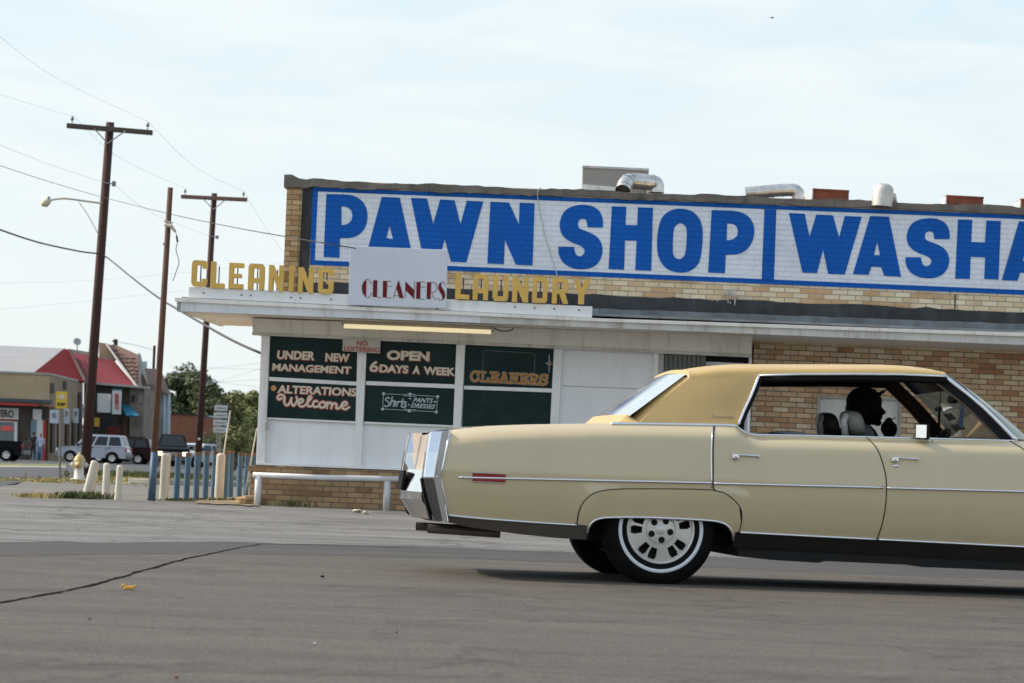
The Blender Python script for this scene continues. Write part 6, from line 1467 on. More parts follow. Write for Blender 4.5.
def small_person(px, py, Y, hgt, rz, shirt_m, pant_m, skin_m, label, stride=0.12, holding=None, cap_m=None):
    b = at(px, py, Y); b.z = G(Y); s = hgt / 1.75
    root = empty('person', b, rz, label, 'person')
    q = lambda x, y, z: V(x * s, y * s, z * s)
    st = stride
    legs = [('t', [q(0, 0.09, 0.90), q(st * 0.7, 0.10, 0.50), q(st, 0.10, 0.09)], [0.085 * s, 0.06 * s, 0.045 * s]), ('t', [q(0, -0.09, 0.90), q(-st * 0.2, -0.10, 0.50), q(-st, -0.10, 0.09)], [0.085 * s, 0.06 * s, 0.045 * s])]
    feet = [('t', [q(st - 0.03, 0.10, 0.05), q(st + 0.16, 0.10, 0.035)], [0.05 * s, 0.035 * s]), ('t', [q(-st - 0.03, -0.10, 0.05), q(-st + 0.16, -0.10, 0.035)], [0.05 * s, 0.035 * s])]
    hands = []
    for sy in (1, -1):
        hx = 0.06 * sy; hands += [('e', q(0.09 + hx, 0.28 * sy, 0.80), (0.03 * s, 0.022 * s, 0.05 * s))]
        for i in range(4): hands.append(('t', [q(0.07 + hx + i * 0.017, 0.28 * sy, 0.77), q(0.075 + hx + i * 0.017, 0.275 * sy, 0.725 - (0.01 if i in (1, 2) else 0)), q(0.082 + hx + i * 0.017, 0.262 * sy, 0.70)], [0.0095 * s] * 3))
        hands.append(('t', [q(0.12 + hx, 0.275 * sy, 0.80), q(0.135 + hx, 0.262 * sy, 0.76)], [0.011 * s, 0.009 * s]))
    arms = [('t', [q(0, 0.19 * sy, 1.40), q(-0.01, 0.25 * sy, 1.12), q(0.08 + 0.06 * sy, 0.27 * sy, 0.86)], [0.052 * s, 0.042 * s, 0.03 * s]) for sy in (1, -1)]
    torso = [('t', [q(0, 0, 1.36), q(0, 0, 1.10), q(0, 0, 0.94)], [0.13 * s, 0.125 * s, 0.135 * s]), ('t', [q(0, -0.17, 1.40), q(0, 0.17, 1.40)], [0.065 * s, 0.065 * s])]
    head = [('t', [q(0, 0, 1.42), q(0.01, 0, 1.54)], [0.055 * s, 0.05 * s]), ('e', q(0.015, 0, 1.64), (0.092 * s, 0.075 * s, 0.112 * s)), ('e', q(0.11, 0, 1.625), (0.016 * s, 0.012 * s, 0.02 * s)), ('e', q(0.075, 0, 1.56), (0.035 * s, 0.035 * s, 0.025 * s)), ('e', q(0, 0.075 , 1.63), (0.018 * s, 0.01 * s, 0.03 * s)), ('e', q(0, -0.075, 1.63), (0.018 * s, 0.01 * s, 0.03 * s))]
    fused('body', legs + feet + hands + arms + torso + head, skin_m, 0.011, root, 2)
    fused('shirt', [(t[0], t[1], [r_ * 1.13 for r_ in t[2]]) for t in torso] + [(a[0], a[1][:2], [r_ * 1.22 for r_ in a[2][:2]]) for a in arms], shirt_m, 0.02, root, 4)
    fused('trousers', [(t[0], t[1], [r_ * 1.16 for r_ in t[2]]) for t in legs] + [('e', q(0, 0, 0.93), (0.15 * s, 0.17 * s, 0.10 * s))], pant_m, 0.02, root, 4)
    fused('hair', [('e', q(-0.01, 0, 1.675), (0.098 * s, 0.083 * s, 0.095 * s))], cap_m or M_cap, 0.012, root, 2)
    return root
# ------------------------------------------------------------------ bollards and posts
M_bwhite = mat('bollard_white', (0.60, 0.56, 0.47), 0.6, var=0.12, scale=6, dirt=0.5, dirtcol=(0.30, 0.22, 0.13))
M_bblue = mat('post_blue', (0.045, 0.115, 0.19), 0.55, var=0.3, scale=6, dirt=0.8, dirtcol=(0.10, 0.09, 0.085))
M_brust = mat('post_rusty_top', (0.15, 0.085, 0.05), 0.8, var=0.4, scale=14)
def pillar(name, pb, pt, r, material, label, group, top_mat=None, dome=True):
    a = gnd(*pb); b = at(pt[0], pt[1], a.y)
    root = empty(name, a, 0, label, 'bollard', group)
    mb = MB(); d = (b - a)
    prof = [(r, -0.05), (r, d.length - (r * 0.8 if dome else 0.0))]
    prof += [(r * 0.92, d.length - r * 0.4), (r * 0.6, d.length - r * 0.1), (0, d.length)] if dome else [(r * 0.93, d.length), (0, d.length - 0.004)]
    mb.lathe(prof, a, d, 18); mb.obj('post', material, root, smooth=dome)
    if top_mat:
        mb = MB(); mb.lathe([(r * 1.01, d.length * 0.93), (r * 1.012, d.length + 0.002), (0, d.length + 0.002)], a, d, 18); mb.obj('cap', top_mat, root)
    return root
gp = 'white pipe bollards left of the shop'
pillar('bollard', (85.0, 498.4), (95.0, 460.4), 0.047, M_bwhite, 'white bollard tilting to the right, nearest the hydrant', gp)
pillar('bollard', (91.0, 495.5), (96.5, 462.2), 0.040, M_bwhite, 'white bollard half hidden behind the tilted bollard', gp)
pillar('bollard', (105.2, 499.4), (107.0, 462.8), 0.045, M_bwhite, 'upright white bollard, middle one of the three short ones', gp)
pillar('bollard', (117.5, 500.2), (120.3, 465.0), 0.043, M_bwhite, 'upright white bollard, rightmost of the short ones before the thin pole', gp)
pillar('bollard', (162.3, 500.8), (165.0, 453.2), 0.045, M_bwhite, 'white bollard standing right of the thin blue-footed pole', gp)
pillar('bollard', (165.8, 499.5), (168.6, 453.4), 0.035, M_bwhite, 'narrow cream bollard close behind another white one', gp)
pillar('bollard', (218.6, 500.6), (221.2, 453.0), 0.062, M_bwhite, 'thick cream bollard among the blue posts', gp)
gb = 'blue steel posts in a row left of the shop'
bl = [(176.0, 501, 178.6, 453.4), (186.0, 501, 188.6, 453.0), (195.8, 501, 197.8, 452.0), (205.0, 500.2, 206.8, 451.6), (213.2, 499.5, 215.6, 451.2), (224.6, 499.0, 226.6, 450.6), (230.3, 497.4, 231.6, 450.4), (239.0, 496.6, 240.8, 452.6), (245.6, 495.6, 247.6, 453.0), (251.6, 495.0, 253.6, 452.6)]
bl_lab = ['blue post beside the pair of white bollards, first of its row', 'blue post with rusty top, second from the white bollards', 'blue post in front of the far utility pole', 'blue and rust streaked post just right of the utility pole', 'blue post hidden partly by the thick cream bollard', 'blue post just right of the thick cream bollard',
          'blue post under the white street name boards', 'blue post third from the shop corner', 'blue post second from the shop corner', 'blue post closest to the shop corner']
for (x0, y0, x1, y1), lb in zip(bl, bl_lab): pillar('steel_post', (x0, y0), (x1, y1), 0.040, M_bblue, lb, gb, M_brust, dome=False)
# brick stub at the foot of the shop corner
mb = MB(); q = uv(247, 500, SF + 0.1)
rr = random.Random(4)
for k in range(9):
    c_ = fp(q[0] + rr.uniform(-0.05, 0.08), 0.15 + rr.uniform(0, 0.06), SF + 0.1 + rr.uniform(-0.15, 0.1)); a = rr.uniform(0, 3)
    mb.obox(c_, Vector((math.cos(a), math.sin(a), 0)) * 0.1, Vector((-math.sin(a), math.cos(a), 0)) * 0.05, (0, 0, 0.033))
tag(mb.obj('rubble', M_bk_side, bevel=0.008), 'heap of loose orange bricks at the shop corner', 'brick pile')
# thin leaning rods near the posts
for p0, p1, lb in (((221.6, 468), (230.4, 410.5), 'thin grey rod leaning up behind the thick cream bollard'), ((249.4, 470), (257.0, 428), 'thin white rod leaning against the shop corner')):
    mb = MB(); a = at(*p0, 40); b = at(*p1, 40); mb.tube([a + (a - b) * 0.6, a, b], 0.011, 8); tag(mb.obj('rod', mat('rod_grey', (0.42, 0.42, 0.40), 0.5), smooth=True), lb, 'rod')

# ------------------------------------------------------------------ utility poles
def wood(name, col, v=0.3): return mat(name, col, 0.85, var=v, scale=6, stretch=(6, 6, 0.35), bump=0.5, bscale=20, dirt=0.4, dirtcol=(0.05, 0.03, 0.02))
M_pole = wood('pole_brown', (0.055, 0.022, 0.016)); M_pole2 = wood('pole_tan', (0.11, 0.055, 0.033)); M_arm = wood('arm_grey', (0.09, 0.07, 0.058)); M_arm2 = wood('arm_brown', (0.20, 0.11, 0.08))
M_ins = mat('insulator_grey', (0.20, 0.21, 0.22), 0.3); M_strap = mat('steel_strap', (0.30, 0.29, 0.28), 0.5, metal=0.3)
def utility(pb, pt, Y, rb, rt, armL, armR, arm_m, brace, label, zoff=0):
    a = at(pb[0], pb[1], Y); b = at(pt[0], pt[1], Y)
    t = (a.z - (-0.2)) / (b.z - a.z); a = a - (b - a) * t
    root = empty('utility_pole', a, 0, label, 'utility pole', 'wooden utility poles with crossarms')
    mb = MB(); mb.tube([a, a.lerp(b, 0.5), b], [rb, (rb + rt) / 2, rt], 16); mb.obj('pole', M_pole, root, smooth=True)
    A = at(*armL, Y - 0.2); B = at(*armR, Y - 0.2); d = (B - A); c_ = (A + B) / 2
    mb = MB(); mb.obox(c_, d / 2, (0, 0.055, 0), Vector((0, 0, 0.07))); mb.obj('crossarm', arm_m, root, bevel=0.012)
    for br in brace[:2]:
        mb = MB(); mb.tube([at(*br, Y - 0.27), at(*brace[2], Y - 0.27)], 0.018, 6); mb.obj('brace', M_strap, root)
    tops = []
    for P_, f in ((A, 0.06), (B, -0.06)):
        q = P_ + d * f; mb = MB(); mb.lathe([(0.014, 0), (0.014, 0.09), (0.045, 0.10), (0.05, 0.14), (0.03, 0.16), (0.04, 0.18), (0.02, 0.21), (0, 0.22)], q + Vector((0, 0, 0.06)), (0, 0, 1), 12); mb.obj('insulator', M_ins, root, smooth=True)
        tops.append(q + Vector((0, 0, 0.3)))
    return root, a, b, tops
Y1 = 80; Y3 = 103
u1_, a1_, b1_, t1 = utility((85.0, 470), (110.2, 122.5), Y1, 0.145, 0.115, (66.8, 125.6), (152.6, 132.8), M_arm, [(94.2, 128.5), (125.6, 130.8), (107.6, 143.4)], 'tall reddish wooden utility pole with lamp arm left of the shop')
u3_, a3_, b3_, t3 = utility((198.6, 450), (214.4, 193.4), Y3, 0.125, 0.10, (181, 196.6), (247.2, 199.8), M_arm2, [(202.4, 198.2), (225.4, 199.8), (213.6, 209.4)], 'dark wooden utility pole rising behind the word CLEANING')
mb = MB(); mb.obox(at(114.0, 183.8, Y1 - 0.1), (0.05, 0, 0), (0, 0.05, 0), (0, 0, 0.07)); mb.tube([at(103, 182.6, Y1 - .15), at(114, 184, Y1 - .15)], 0.02, 6); mb.obj('spool_bracket', M_ins, u1_)
mb = MB(); mb.obox(at(217.2, 237.2, Y3 - 0.1), (0.05, 0, 0), (0, 0.05, 0), (0, 0, 0.06)); mb.tube([at(209, 236, Y3 - .15), at(217, 237.2, Y3 - .15)], 0.02, 6); mb.obj('spool_bracket', M_ins, u3_)
mb = MB(); mb.lathe([(0, 0.03), (0.05, 0.02), (0.05, -0.02), (0, -0.03)], at(199, 439, Y3 - 0.2), (0, -1, 0), 12); mb.obj('pole_tag', M_bwhite, u3_)
# street lamp on the first pole
sl = empty('street_lamp', at(101, 203.4, Y1 - 0.12), 0, 'cobra head street lamp on a thin arm fixed to the tall pole', 'street lamp')
M_armw = mat('lamp_arm', (0.50, 0.46, 0.36), 0.5); M_lampy = mat('lamp_head', (0.62, 0.56, 0.40), 0.45)
mb = MB(); mb.tube(catmull([at(102, 203.4, Y1 - .1), at(85, 201, Y1 - .2), at(66, 198.6, Y1 - .3), at(56, 199.2, Y1 - .35), at(49, 200.6, Y1 - .35)], 5), 0.026, 8); mb.obj('arm', M_armw, sl, smooth=True)
mb = MB(); mb.tube(catmull([at(78.6, 202, Y1 - .2), at(86, 212, Y1 - .2), at(94, 226, Y1 - .15), at(99, 236, Y1 - .1)], 5), 0.012, 6); mb.obj('stay', M_armw, sl, smooth=True)
mb = MB(); P = [at(50.5, 200.4, Y1 - .35), at(48, 201.4, Y1 - .35), at(45, 203.2, Y1 - .35), at(41.4, 204.6, Y1 - .35)]; mb.tube(P, [0.05, 0.10, 0.12, 0.05], 14); mb.obj('lamp_head', M_lampy, sl, smooth=True)
mb = MB(); mb.lathe([(0, 0.1), (0.05, 0.09), (0.05, 0)], at(48.4, 200, Y1 - .35), (0, 0, 1), 10); mb.obj('photocell', M_ins, sl, smooth=True)
# thin service pole with blue foot
a = gnd(151.4, 501.0); Y2 = a.y; b = at(170.4, 187.6, Y2); f = at(154.6, 452, Y2)
pl = empty('service_pole', a, 0, 'thin tan wooden pole with blue painted foot and dangling wires', 'pole')
mb = MB(); mb.tube([a, a.lerp(b, 0.5), b], [0.046, 0.041, 0.034], 14); mb.obj('pole', M_pole2, pl, smooth=True)
mb = MB(); mb.tube([a - Vector((0, 0, 0.03)), f], [0.049, 0.047], 14); mb.obj('painted_foot', M_bblue, pl, smooth=True)
mb = MB(); mb.tube([at(165, 224.6, Y2 - .06), at(171, 226, Y2 - .08), at(175.4, 231.6, Y2 - .09)], [0.022, 0.026, 0.018], 8); mb.tube([at(164, 221, Y2 - .05), at(172.6, 223, Y2 - .05)], 0.013, 6); mb.tube([at(163, 243.6, Y2 - .05), at(165, 244, Y2 - .05)], 0.02, 6); mb.obj('bracket', M_armw, pl)
mb = MB(); mb.tube(catmull([at(175.4, 231.6, Y2 - .09), at(177.6, 240, Y2 - .09), at(176, 250, Y2 - .09), at(179, 262, Y2 - .09), at(176, 272, Y2 - .1), at(173, 281, Y2 - .1)], 5), 0.005, 5); mb.tube([at(176.6, 236, Y2 - .09), at(177.6, 242, Y2 - .09)], 0.012, 6); mb.obj('loose_wire', M_rod, pl)
# wires
M_wire = mat('wire_black', (0.02, 0.02, 0.02), 0.6); M_wirelt = mat('wire_faint', (0.58, 0.61, 0.62), 0.6)
def wire(pts, r, label, m_=None, name='wire'):
    mb = MB(); mb.tube(catmull(pts, 10) if len(pts) > 2 else pts, r, 5); return tag(mb.obj(name, m_ or M_wire), label, 'wire')
wire([at(-40, 150, 62), at(0, 165.5, 65), at(55, 183.5, 72), at(104, 197.5, Y1 - .2), at(170, 214, 62), at(230, 226.6, 49), at(290, 237.4, 37.0), at(356, 248.4, 35.3)], 0.0075, 'thick black cable running from the tall pole to the white CLEANERS board')
wire([at(-40, 214, 62), at(0, 229.8, 65), at(40, 242.8, 72), at(80, 251.4, 78), at(97, 253.4, Y1 - .25)], 0.022, 'heavy black cable sagging in from the left to the tall pole')
wire([at(97, 253.4, Y1 - .25), at(107, 257.5, Y1 - .3), at(130, 276, 70), at(157, 296.6, 60), at(190, 316.4, 50), at(230, 339, 43), at(263, 354, 38.5)], 0.020, 'heavy black cable falling from the tall pole to the shop corner')
wire([at(60, 113, 76), at(-40, 82, 60)][::-1] + [t1[0]], 0.0032, 'thin power line from the upper left to the tall pole crossarm', M_wirelt)
wire([at(-30, 10, 50), at(50, 74, 68), t1[1]], 0.0032, 'thin power line crossing the upper left sky to the tall pole', M_wirelt)
wire([t1[0], at(120, 158, 92), t3[0]], 0.0042, 'thin power line between the two crossarms, lower one', M_wirelt)
wire([t1[1], at(195, 167, 92), t3[1]], 0.0042, 'thin power line between the two crossarms, upper one', M_wirelt)
wire([at(-30, 133, 64), at(50, 164.6, 72), at(103, 182, Y1 - .2)], 0.0042, 'thin line reaching the small bracket of the tall pole', M_wirelt)
wire([at(114, 184, Y1 - .2), at(150, 212, 92), at(209, 236, Y3 - .2)], 0.0042, 'thin line between the spool brackets of the two poles', M_wirelt)
wire([at(-30, 283, 140), at(80, 281, 140), at(190, 272, 140), at(290, 262, 140)], 0.005, 'faint distant wire across the sky behind the poles', M_wirelt)
wire([at(-30, 312, 140), at(80, 302, 140), at(150, 294, 140), at(200, 290, 140)], 0.005, 'lower faint distant wire behind the poles', M_wirelt)
for k, (p, q) in enumerate((((165, 374), (268, 362)), ((165, 376), (268, 388)), ((205, 386), (268, 366)), ((205, 383), (268, 379)), ((170, 366), (268, 370)))):
    wire([at(*p, 150), at(*q, 150)], 0.008, 'faint wire low in the sky over the trees, ' + ['rising to the shop roof', 'falling towards the shop window', 'steepest of them', 'just above the treetops', 'flattest of them'][k], M_wirelt)
wire([t3[1], at(262, 222, 112), at(290, 262, 120)], 0.0042, 'thin line leaving the right end of the far crossarm', M_wirelt)

# ------------------------------------------------------------------ hydrant
M_hw = mat('hydrant_white', (0.66, 0.63, 0.56), 0.5, dirt=0.3); M_hy = mat('hydrant_yellow', (0.50, 0.37, 0.15), 0.5, var=0.15)
hb = gnd(78.6, 480.4); s = hb.y / 76.0 * 0.96
hyd = empty('fire_hydrant', hb, 0, 'white fire hydrant with yellow cap at the foot of the tall pole', 'fire hydrant')
mb = MB(); mb.lathe([(0.19, 0), (0.19, 0.04), (0.12, 0.06), (0.115, 0.42), (0.14, 0.45), (0.14, 0.47)], hb, (0, 0, 1), 20); mb.obj('barrel', M_hw, hyd, smooth=True)
mb = MB(); mb.lathe([(0.15, 0.47), (0.155, 0.50), (0.13, 0.52), (0.12, 0.56), (0.08, 0.61), (0.035, 0.64), (0.03, 0.69), (0, 0.69)], hb, (0, 0, 1), 20); mb.obj('bonnet', M_hy, hyd, smooth=True)
for d_, rad in (((-1, 0, 0), 0.055), ((1, 0, 0), 0.055), ((0, -1, 0), 0.075)):
    mb = MB(); mb.lathe([(rad, 0.08), (rad, 0.15), (rad * 1.25, 0.155), (rad * 1.25, 0.19), (rad * 0.4, 0.2), (rad * 0.4, 0.23), (0, 0.23)], hb + Vector((0, 0, 0.38)), d_, 16); mb.obj('outlet', M_hy if d_[1] else M_hw, hyd, smooth=True)
mb = MB(); mb.lathe([(0.30, 0), (0.28, 0.03), (0, 0.03)], hb, (0, 0, 1), 16); mb.obj('footing', M_kerb, hyd)

# yellow warning sign on a post
M_ysign = mat('sign_yellow', (0.66, 0.44, 0.035), 0.5, var=0.05); M_sblk = mat('sign_ink', (0.06, 0.05, 0.04), 0.6); M_spost = mat('sign_post', (0.17, 0.16, 0.14), 0.6)
def sign_at(name, q, Y, material, label, cat='sign', group=None, depth=0.02):
    c_ = at(sum(a for a, b in q) / len(q), max(b for a, b in q), Y)
    root = empty(name, c_, 0, label, cat, group)
    mb = MB(); mb.prism([at(a, b, Y) for a, b in q], (0, depth, 0)); mb.obj('panel', material, root)
    return root
def ltext(s, BL, BR, TL, Y, parent, m_, bold=0.02, name='lettering'):
    me = text_mesh(s, 0.01, bold); xs_ = [v.co.x for v in me.vertices]; ys_ = [v.co.y for v in me.vertices]
    x0, x1, y0, y1 = min(xs_), max(xs_), min(ys_), max(ys_); A, B_, C_ = at(*BL, Y), at(*BR, Y), at(*TL, Y)
    for v in me.vertices:
        p = A + (B_ - A) * ((v.co.x - x0) / (x1 - x0)) + (C_ - A) * ((v.co.y - y0) / (y1 - y0)); p.y = Y - v.co.z; v.co = p
    return link(name, me, m_, parent)
Ys = gnd(56.5, 480).y
ys_ = sign_at('warning_sign', [(56.0, 391.4), (67.2, 391.8), (66.8, 408.6), (55.6, 408.2)], Ys, M_ysign, 'yellow rectangular street sign on the thin post beside the road')
mb = MB(); a = gnd(56.4, 480.2); b = at(60.6, 392, Ys + 0.03); a = Vector((a.x, Ys + 0.03, 0)); mb.tube([a, b], 0.028, 8); mb.obj('post', M_spost, ys_)
mb = MB(); mb.prism([at(x, y, Ys - 0.01) for x, y in [(58.4, 395.4), (60, 394.4), (63.6, 394.5), (65, 395.6), (64.8, 398.8), (58.2, 398.6)]], (0, 0.008, 0)); mb.obj('symbol', M_bwhite, ys_)
ltext('BUMP', (57.4, 405.6), (65.4, 405.9), (57.5, 402.2), Ys - 0.012, ys_, M_sblk)
# four white direction boards on a post behind the blue posts
Yd = 88
db = empty('direction_sign', at(221, 470, Yd), 0, 'post with four small white boards stacked one above another', 'sign')
for i, (xa, xb_, yt) in enumerate([(214.6, 227.6, 405.0), (213.6, 227.4, 412.2), (213.4, 227.0, 419.6), (213.4, 226.6, 426.8)]):
    mb = MB(); mb.prism([at(xa, yt, Yd), at(xb_, yt + 0.4, Yd), at(xb_ - 0.2, yt + 6.0, Yd), at(xa - 0.2, yt + 5.6, Yd)], (0, 0.03, 0)); bo = mb.obj('board', mat('board_white', (0.50, 0.52, 0.52), 0.5), db)
    mb = MB(); mb.prism([at(xa + 2, yt + 2.4, Yd - 0.01), at(xb_ - 2, yt + 2.8, Yd - 0.01), at(xb_ - 2, yt + 3.8, Yd - 0.01), at(xa + 2, yt + 3.4, Yd - 0.01)], (0, 0.005, 0)); mb.obj('line_of_text', M_ins, bo)
mb = MB(); a = at(220.4, 404, Yd + 0.05); mb.tube([Vector((a.x + 0.1, a.y, 0)), a], 0.03, 8); mb.obj('post', M_spost, db)

# ------------------------------------------------------------------ far street
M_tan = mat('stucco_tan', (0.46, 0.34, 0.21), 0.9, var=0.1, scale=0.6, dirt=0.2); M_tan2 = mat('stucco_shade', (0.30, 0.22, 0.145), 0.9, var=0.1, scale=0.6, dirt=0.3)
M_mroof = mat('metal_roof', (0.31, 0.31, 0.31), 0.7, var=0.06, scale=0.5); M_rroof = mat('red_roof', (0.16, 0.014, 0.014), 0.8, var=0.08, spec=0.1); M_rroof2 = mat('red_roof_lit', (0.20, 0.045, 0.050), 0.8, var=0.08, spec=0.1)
M_trim = mat('pale_trim', (0.36, 0.34, 0.31), 0.6); M_dkwall = mat('dark_storefront', (0.07, 0.055, 0.045), 0.8, var=0.4, scale=1.2); M_dkg = mat('store_glass', (0.022, 0.028, 0.034), 0.2, spec=0.3)
M_tile = mat('brown_tile', (0.10, 0.05, 0.034), 0.8, var=0.3, scale=3); M_tile2 = mat('dark_brown_roof', (0.045, 0.028, 0.024), 0.85, var=0.3, scale=2); M_lblue = mat('pale_blue_wall', (0.36, 0.44, 0.50), 0.8, var=0.3, scale=1.8)
M_rbrick = mat('far_red_brick', (0.27, 0.115, 0.065), 0.9, var=0.15, scale=2); M_teal = mat('teal_awning', (0.02, 0.17, 0.26), 0.7, var=0.1); M_wsign = mat('far_white_sign', (0.66, 0.66, 0.64), 0.6, var=0.05)
M_fred = mat('far_red', (0.45, 0.03, 0.02), 0.6); M_fy = mat('far_yellow', (0.6, 0.36, 0.05), 0.6); M_stone = mat('far_stone', (0.20, 0.17, 0.14), 0.9, var=0.4, scale=1.0)
def q3(px, Y): return [at(x, y, Y) for x, y in px]
def slab(name, px, Y, depth, material, parent, bevel=0.0):
    mb = MB(); mb.prism(q3(px, Y), (0, depth, 0)); return mb.obj(name, material, parent, bevel=bevel)
def bquad(name, pts, material, parent, thick=(0, 0.3, 0)):
    mb = MB(); mb.prism([at(*p) for p in pts], thick); return mb.obj(name, material, parent)
YA = 188
bA = empty('restaurant', at(20, 463, YA), 0, 'low tan restaurant with red and grey hipped roof and red striped canopy', 'building')
slab('front_wall', [(-60, 370), (50.5, 374.6), (49.0, 464.2), (-60, 460)], YA, 14, M_tan, bA)
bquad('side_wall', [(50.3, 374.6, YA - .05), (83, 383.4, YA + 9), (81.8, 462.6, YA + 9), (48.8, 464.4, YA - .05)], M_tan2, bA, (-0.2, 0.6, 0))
slab('parapet_trim', [(-60, 368.6), (50.6, 373.0), (50.6, 374.8), (-60, 370.4)], YA - 0.1, 0.5, M_trim, bA)
bquad('parapet_trim', [(50.4, 373.0, YA - .1), (83.4, 381.0, YA + 9), (83.4, 383.2, YA + 9), (50.4, 374.8, YA - .1)], M_trim, bA, (0, 0.3, 0))
bquad('roof', [(-60, 342.6, YA + 16), (64, 348.4, YA + 16), (34, 372.8, YA + 4), (-60, 368.8, YA + 4)], M_mroof, bA, (0, 0.2, -0.1))
bquad('roof_hip', [(64.5, 348.6, YA + 15.5), (68.5, 349.4, YA + 15.5), (84, 381.6, YA + 8), (33.5, 372.8, YA + 3.8)], M_rroof, bA, (0, 0.3, -0.1))
bquad('ridge_trim', [(68.0, 348.8, YA + 15), (70.4, 349.0, YA + 15), (85.8, 379, YA + 7.8), (83.6, 381.6, YA + 7.8)], M_tile2, bA)
slab('window', [(-60, 402), (48.6, 406.6), (47.6, 462.6), (-60, 459)], YA - 0.08, 0.1, M_dkwall, bA)
slab('awning_shade', [(-60, 395.4), (50, 400.0), (49.8, 403.6), (-60, 399)], YA - 1.2, 1.3, mat('awning_dark', (0.06, 0.075, 0.08), 0.7), bA)
slab('awning_stripe', [(-60, 400.2), (38, 404.2), (38, 406.2), (-60, 402.4)], YA - 1.3, 0.2, M_fred, bA)
slab('awning_stripe', [(43, 404.6), (58, 406.0), (58, 407.2), (43, 406.0)], YA - 1.3, 0.2, mat('far_orange', (0.40, 0.13, 0.07), 0.7), bA)
sg = slab('sign_panel', [(-30, 406.4), (18.6, 408.4), (18.2, 420.4), (-30, 418.4)], YA - 0.2, 0.1, M_wsign, bA); sg['label'] = 'white shop sign with dark letters ending in ERO'
ltext('ERO', (0.6, 417.0), (13.6, 417.8), (0.6, 409.6), YA - 0.25, sg, M_sblk, 0.03)
slab('awning_stripe', [(-10, 418.4), (17.8, 419.4), (17.8, 420.6), (-10, 419.6)], YA - 0.25, 0.04, M_fred, bA)
w1 = slab('window', [(-2, 421.4), (15, 422.2), (15, 441), (-2, 440.4)], YA - 0.22, 0.08, mat('win_teal', (0.13, 0.18, 0.19), 0.3), bA)
slab('frame', [(14.2, 421.4), (17.4, 421.6), (17.2, 441.6), (14, 441.4)], YA - 0.28, 0.08, M_wsign, w1)
slab('frame', [(-4, 420.6), (15, 421.4), (15, 422.4), (-4, 421.6)], YA - 0.28, 0.08, M_wsign, w1)
ltext('OPEN', (1.4, 430.6), (12.4, 431.0), (1.4, 426.0), YA - 0.3, w1, mat('neon_red', (0.8, 0.06, 0.03), 0.5, emit=(1, 0.1, 0.05), estr=0.3), 0.02)
slab('window', [(33, 409), (41.6, 409.4), (41.4, 420), (32.8, 419.6)], YA - 0.2, 0.08, M_wsign, bA)
slab('door', [(31, 420), (38.6, 420.3), (38.2, 461.4), (30.4, 461.2)], YA - 0.2, 0.08, mat('door_teal', (0.16, 0.25, 0.27), 0.4), bA)
slab('door_frame', [(43.0, 420), (46.0, 420.2), (45.2, 463), (42.2, 462.9)], YA - 0.22, 0.08, M_fred, bA)
slab('menu_panel', [(36.8, 419.6), (43.0, 420), (42.6, 452), (36.4, 451.6)], YA - 0.22, 0.05, M_wsign, bA)
# posts / downpipes and dark slots on the side wall
def sidew(name, x0, x1, y0, y1, m_, par=bA, dy=0.3):
    f = lambda x: YA - 0.1 + 9 * (x - 50.3) / 32.7 - dy
    mb = MB(); mb.prism([at(x0, y0, f(x0)), at(x1, y0 + (x1 - x0) * 0.1, f(x1)), at(x1, y1, f(x1)), at(x0, y1, f(x0))], (0, 0.2, 0)); return mb.obj(name, m_, par)
sidew('window', 52, 54.5, 406, 452, M_dkwall); sidew('window', 59, 61, 420, 456, M_dkwall); sidew('window', 66.5, 69, 422, 456, M_dkwall); sidew('window', 73, 75.6, 420, 456, M_dkwall); sidew('vent', 51, 54, 383, 393, M_dkwall); sidew('wall_lamp', 64, 66.6, 381, 389, M_dkwall); sidew('window', 79, 81.4, 392, 456, M_dkwall)
for i, (x0, x1, y0, y1) in enumerate([(50.0, 58.6, 409.6, 423.0), (64.0, 69.6, 408.2, 423.4), (73.2, 78.6, 408.2, 422.8), (82.2, 85.0, 404, 418)]):
    r_ = sign_at('notice_board', [(x0, y0), (x1, y0 + .5), (x1 - .3, y1 + .4), (x0 - .3, y1)], YA - 1.6 + i * 2, mat('board_pale', (0.48, 0.53, 0.58), 0.6), ['white notice board nearest the yellow street sign on the tan wall', 'second small pale notice board along the tan side wall', 'third small pale notice board, just before the tall pole', 'narrow pale board half hidden by the tall pole'][i], 'notice board', 'pale boards on the tan side wall', 0.05)
    xm = (x0 + x1) / 2; w_ = (x1 - x0) * 0.25
    mb = MB(); mb.prism([at(xm - w_, y0 + 3, YA - 1.64 + i * 2), at(xm + w_, y0 + 3, YA - 1.64 + i * 2), at(xm + w_ * 0.6, y0 + 8, YA - 1.64 + i * 2), at(xm - w_, y0 + 8.4, YA - 1.64 + i * 2)], (0, 0.02, 0)); mb.obj('printed_mark', M_ins, r_)
# second building: red mansard, dark shops, brown tile gable
YB = 199
bB = empty('shop_row', at(110, 461, YB), 0, 'dark shopfront with red mansard roof, teal awnings and steep brown tiled gable', 'building')
slab('front_wall', [(84, 382), (131, 387.4), (130, 462.2), (83, 460.6)], YB, 12, M_dkwall, bB)
slab('side_wall', [(130, 386.6), (144, 388.6), (143, 462.6), (129, 462.2)], YB - 0.3, 12, M_stone, bB)
bquad('mansard_roof', [(72.5, 352.6, YB + 6), (113.2, 359.6, YB + 6), (135.4, 385.6, YB - 0.8), (84.6, 381.6, YB - 0.8)], M_rroof2, bB, (0, 0.3, -0.05))
bquad('gable_trim', [(104.6, 343.0, YB + 6.5), (106.0, 342.6, YB + 6.5), (136.8, 385.0, YB - 1), (134.6, 385.8, YB - 1)], M_trim, bB)
slab('eave', [(84.6, 381.2), (148.6, 386.6), (148.6, 388.8), (84.6, 383.4)], YB - 1.0, 0.8, M_trim, bB)
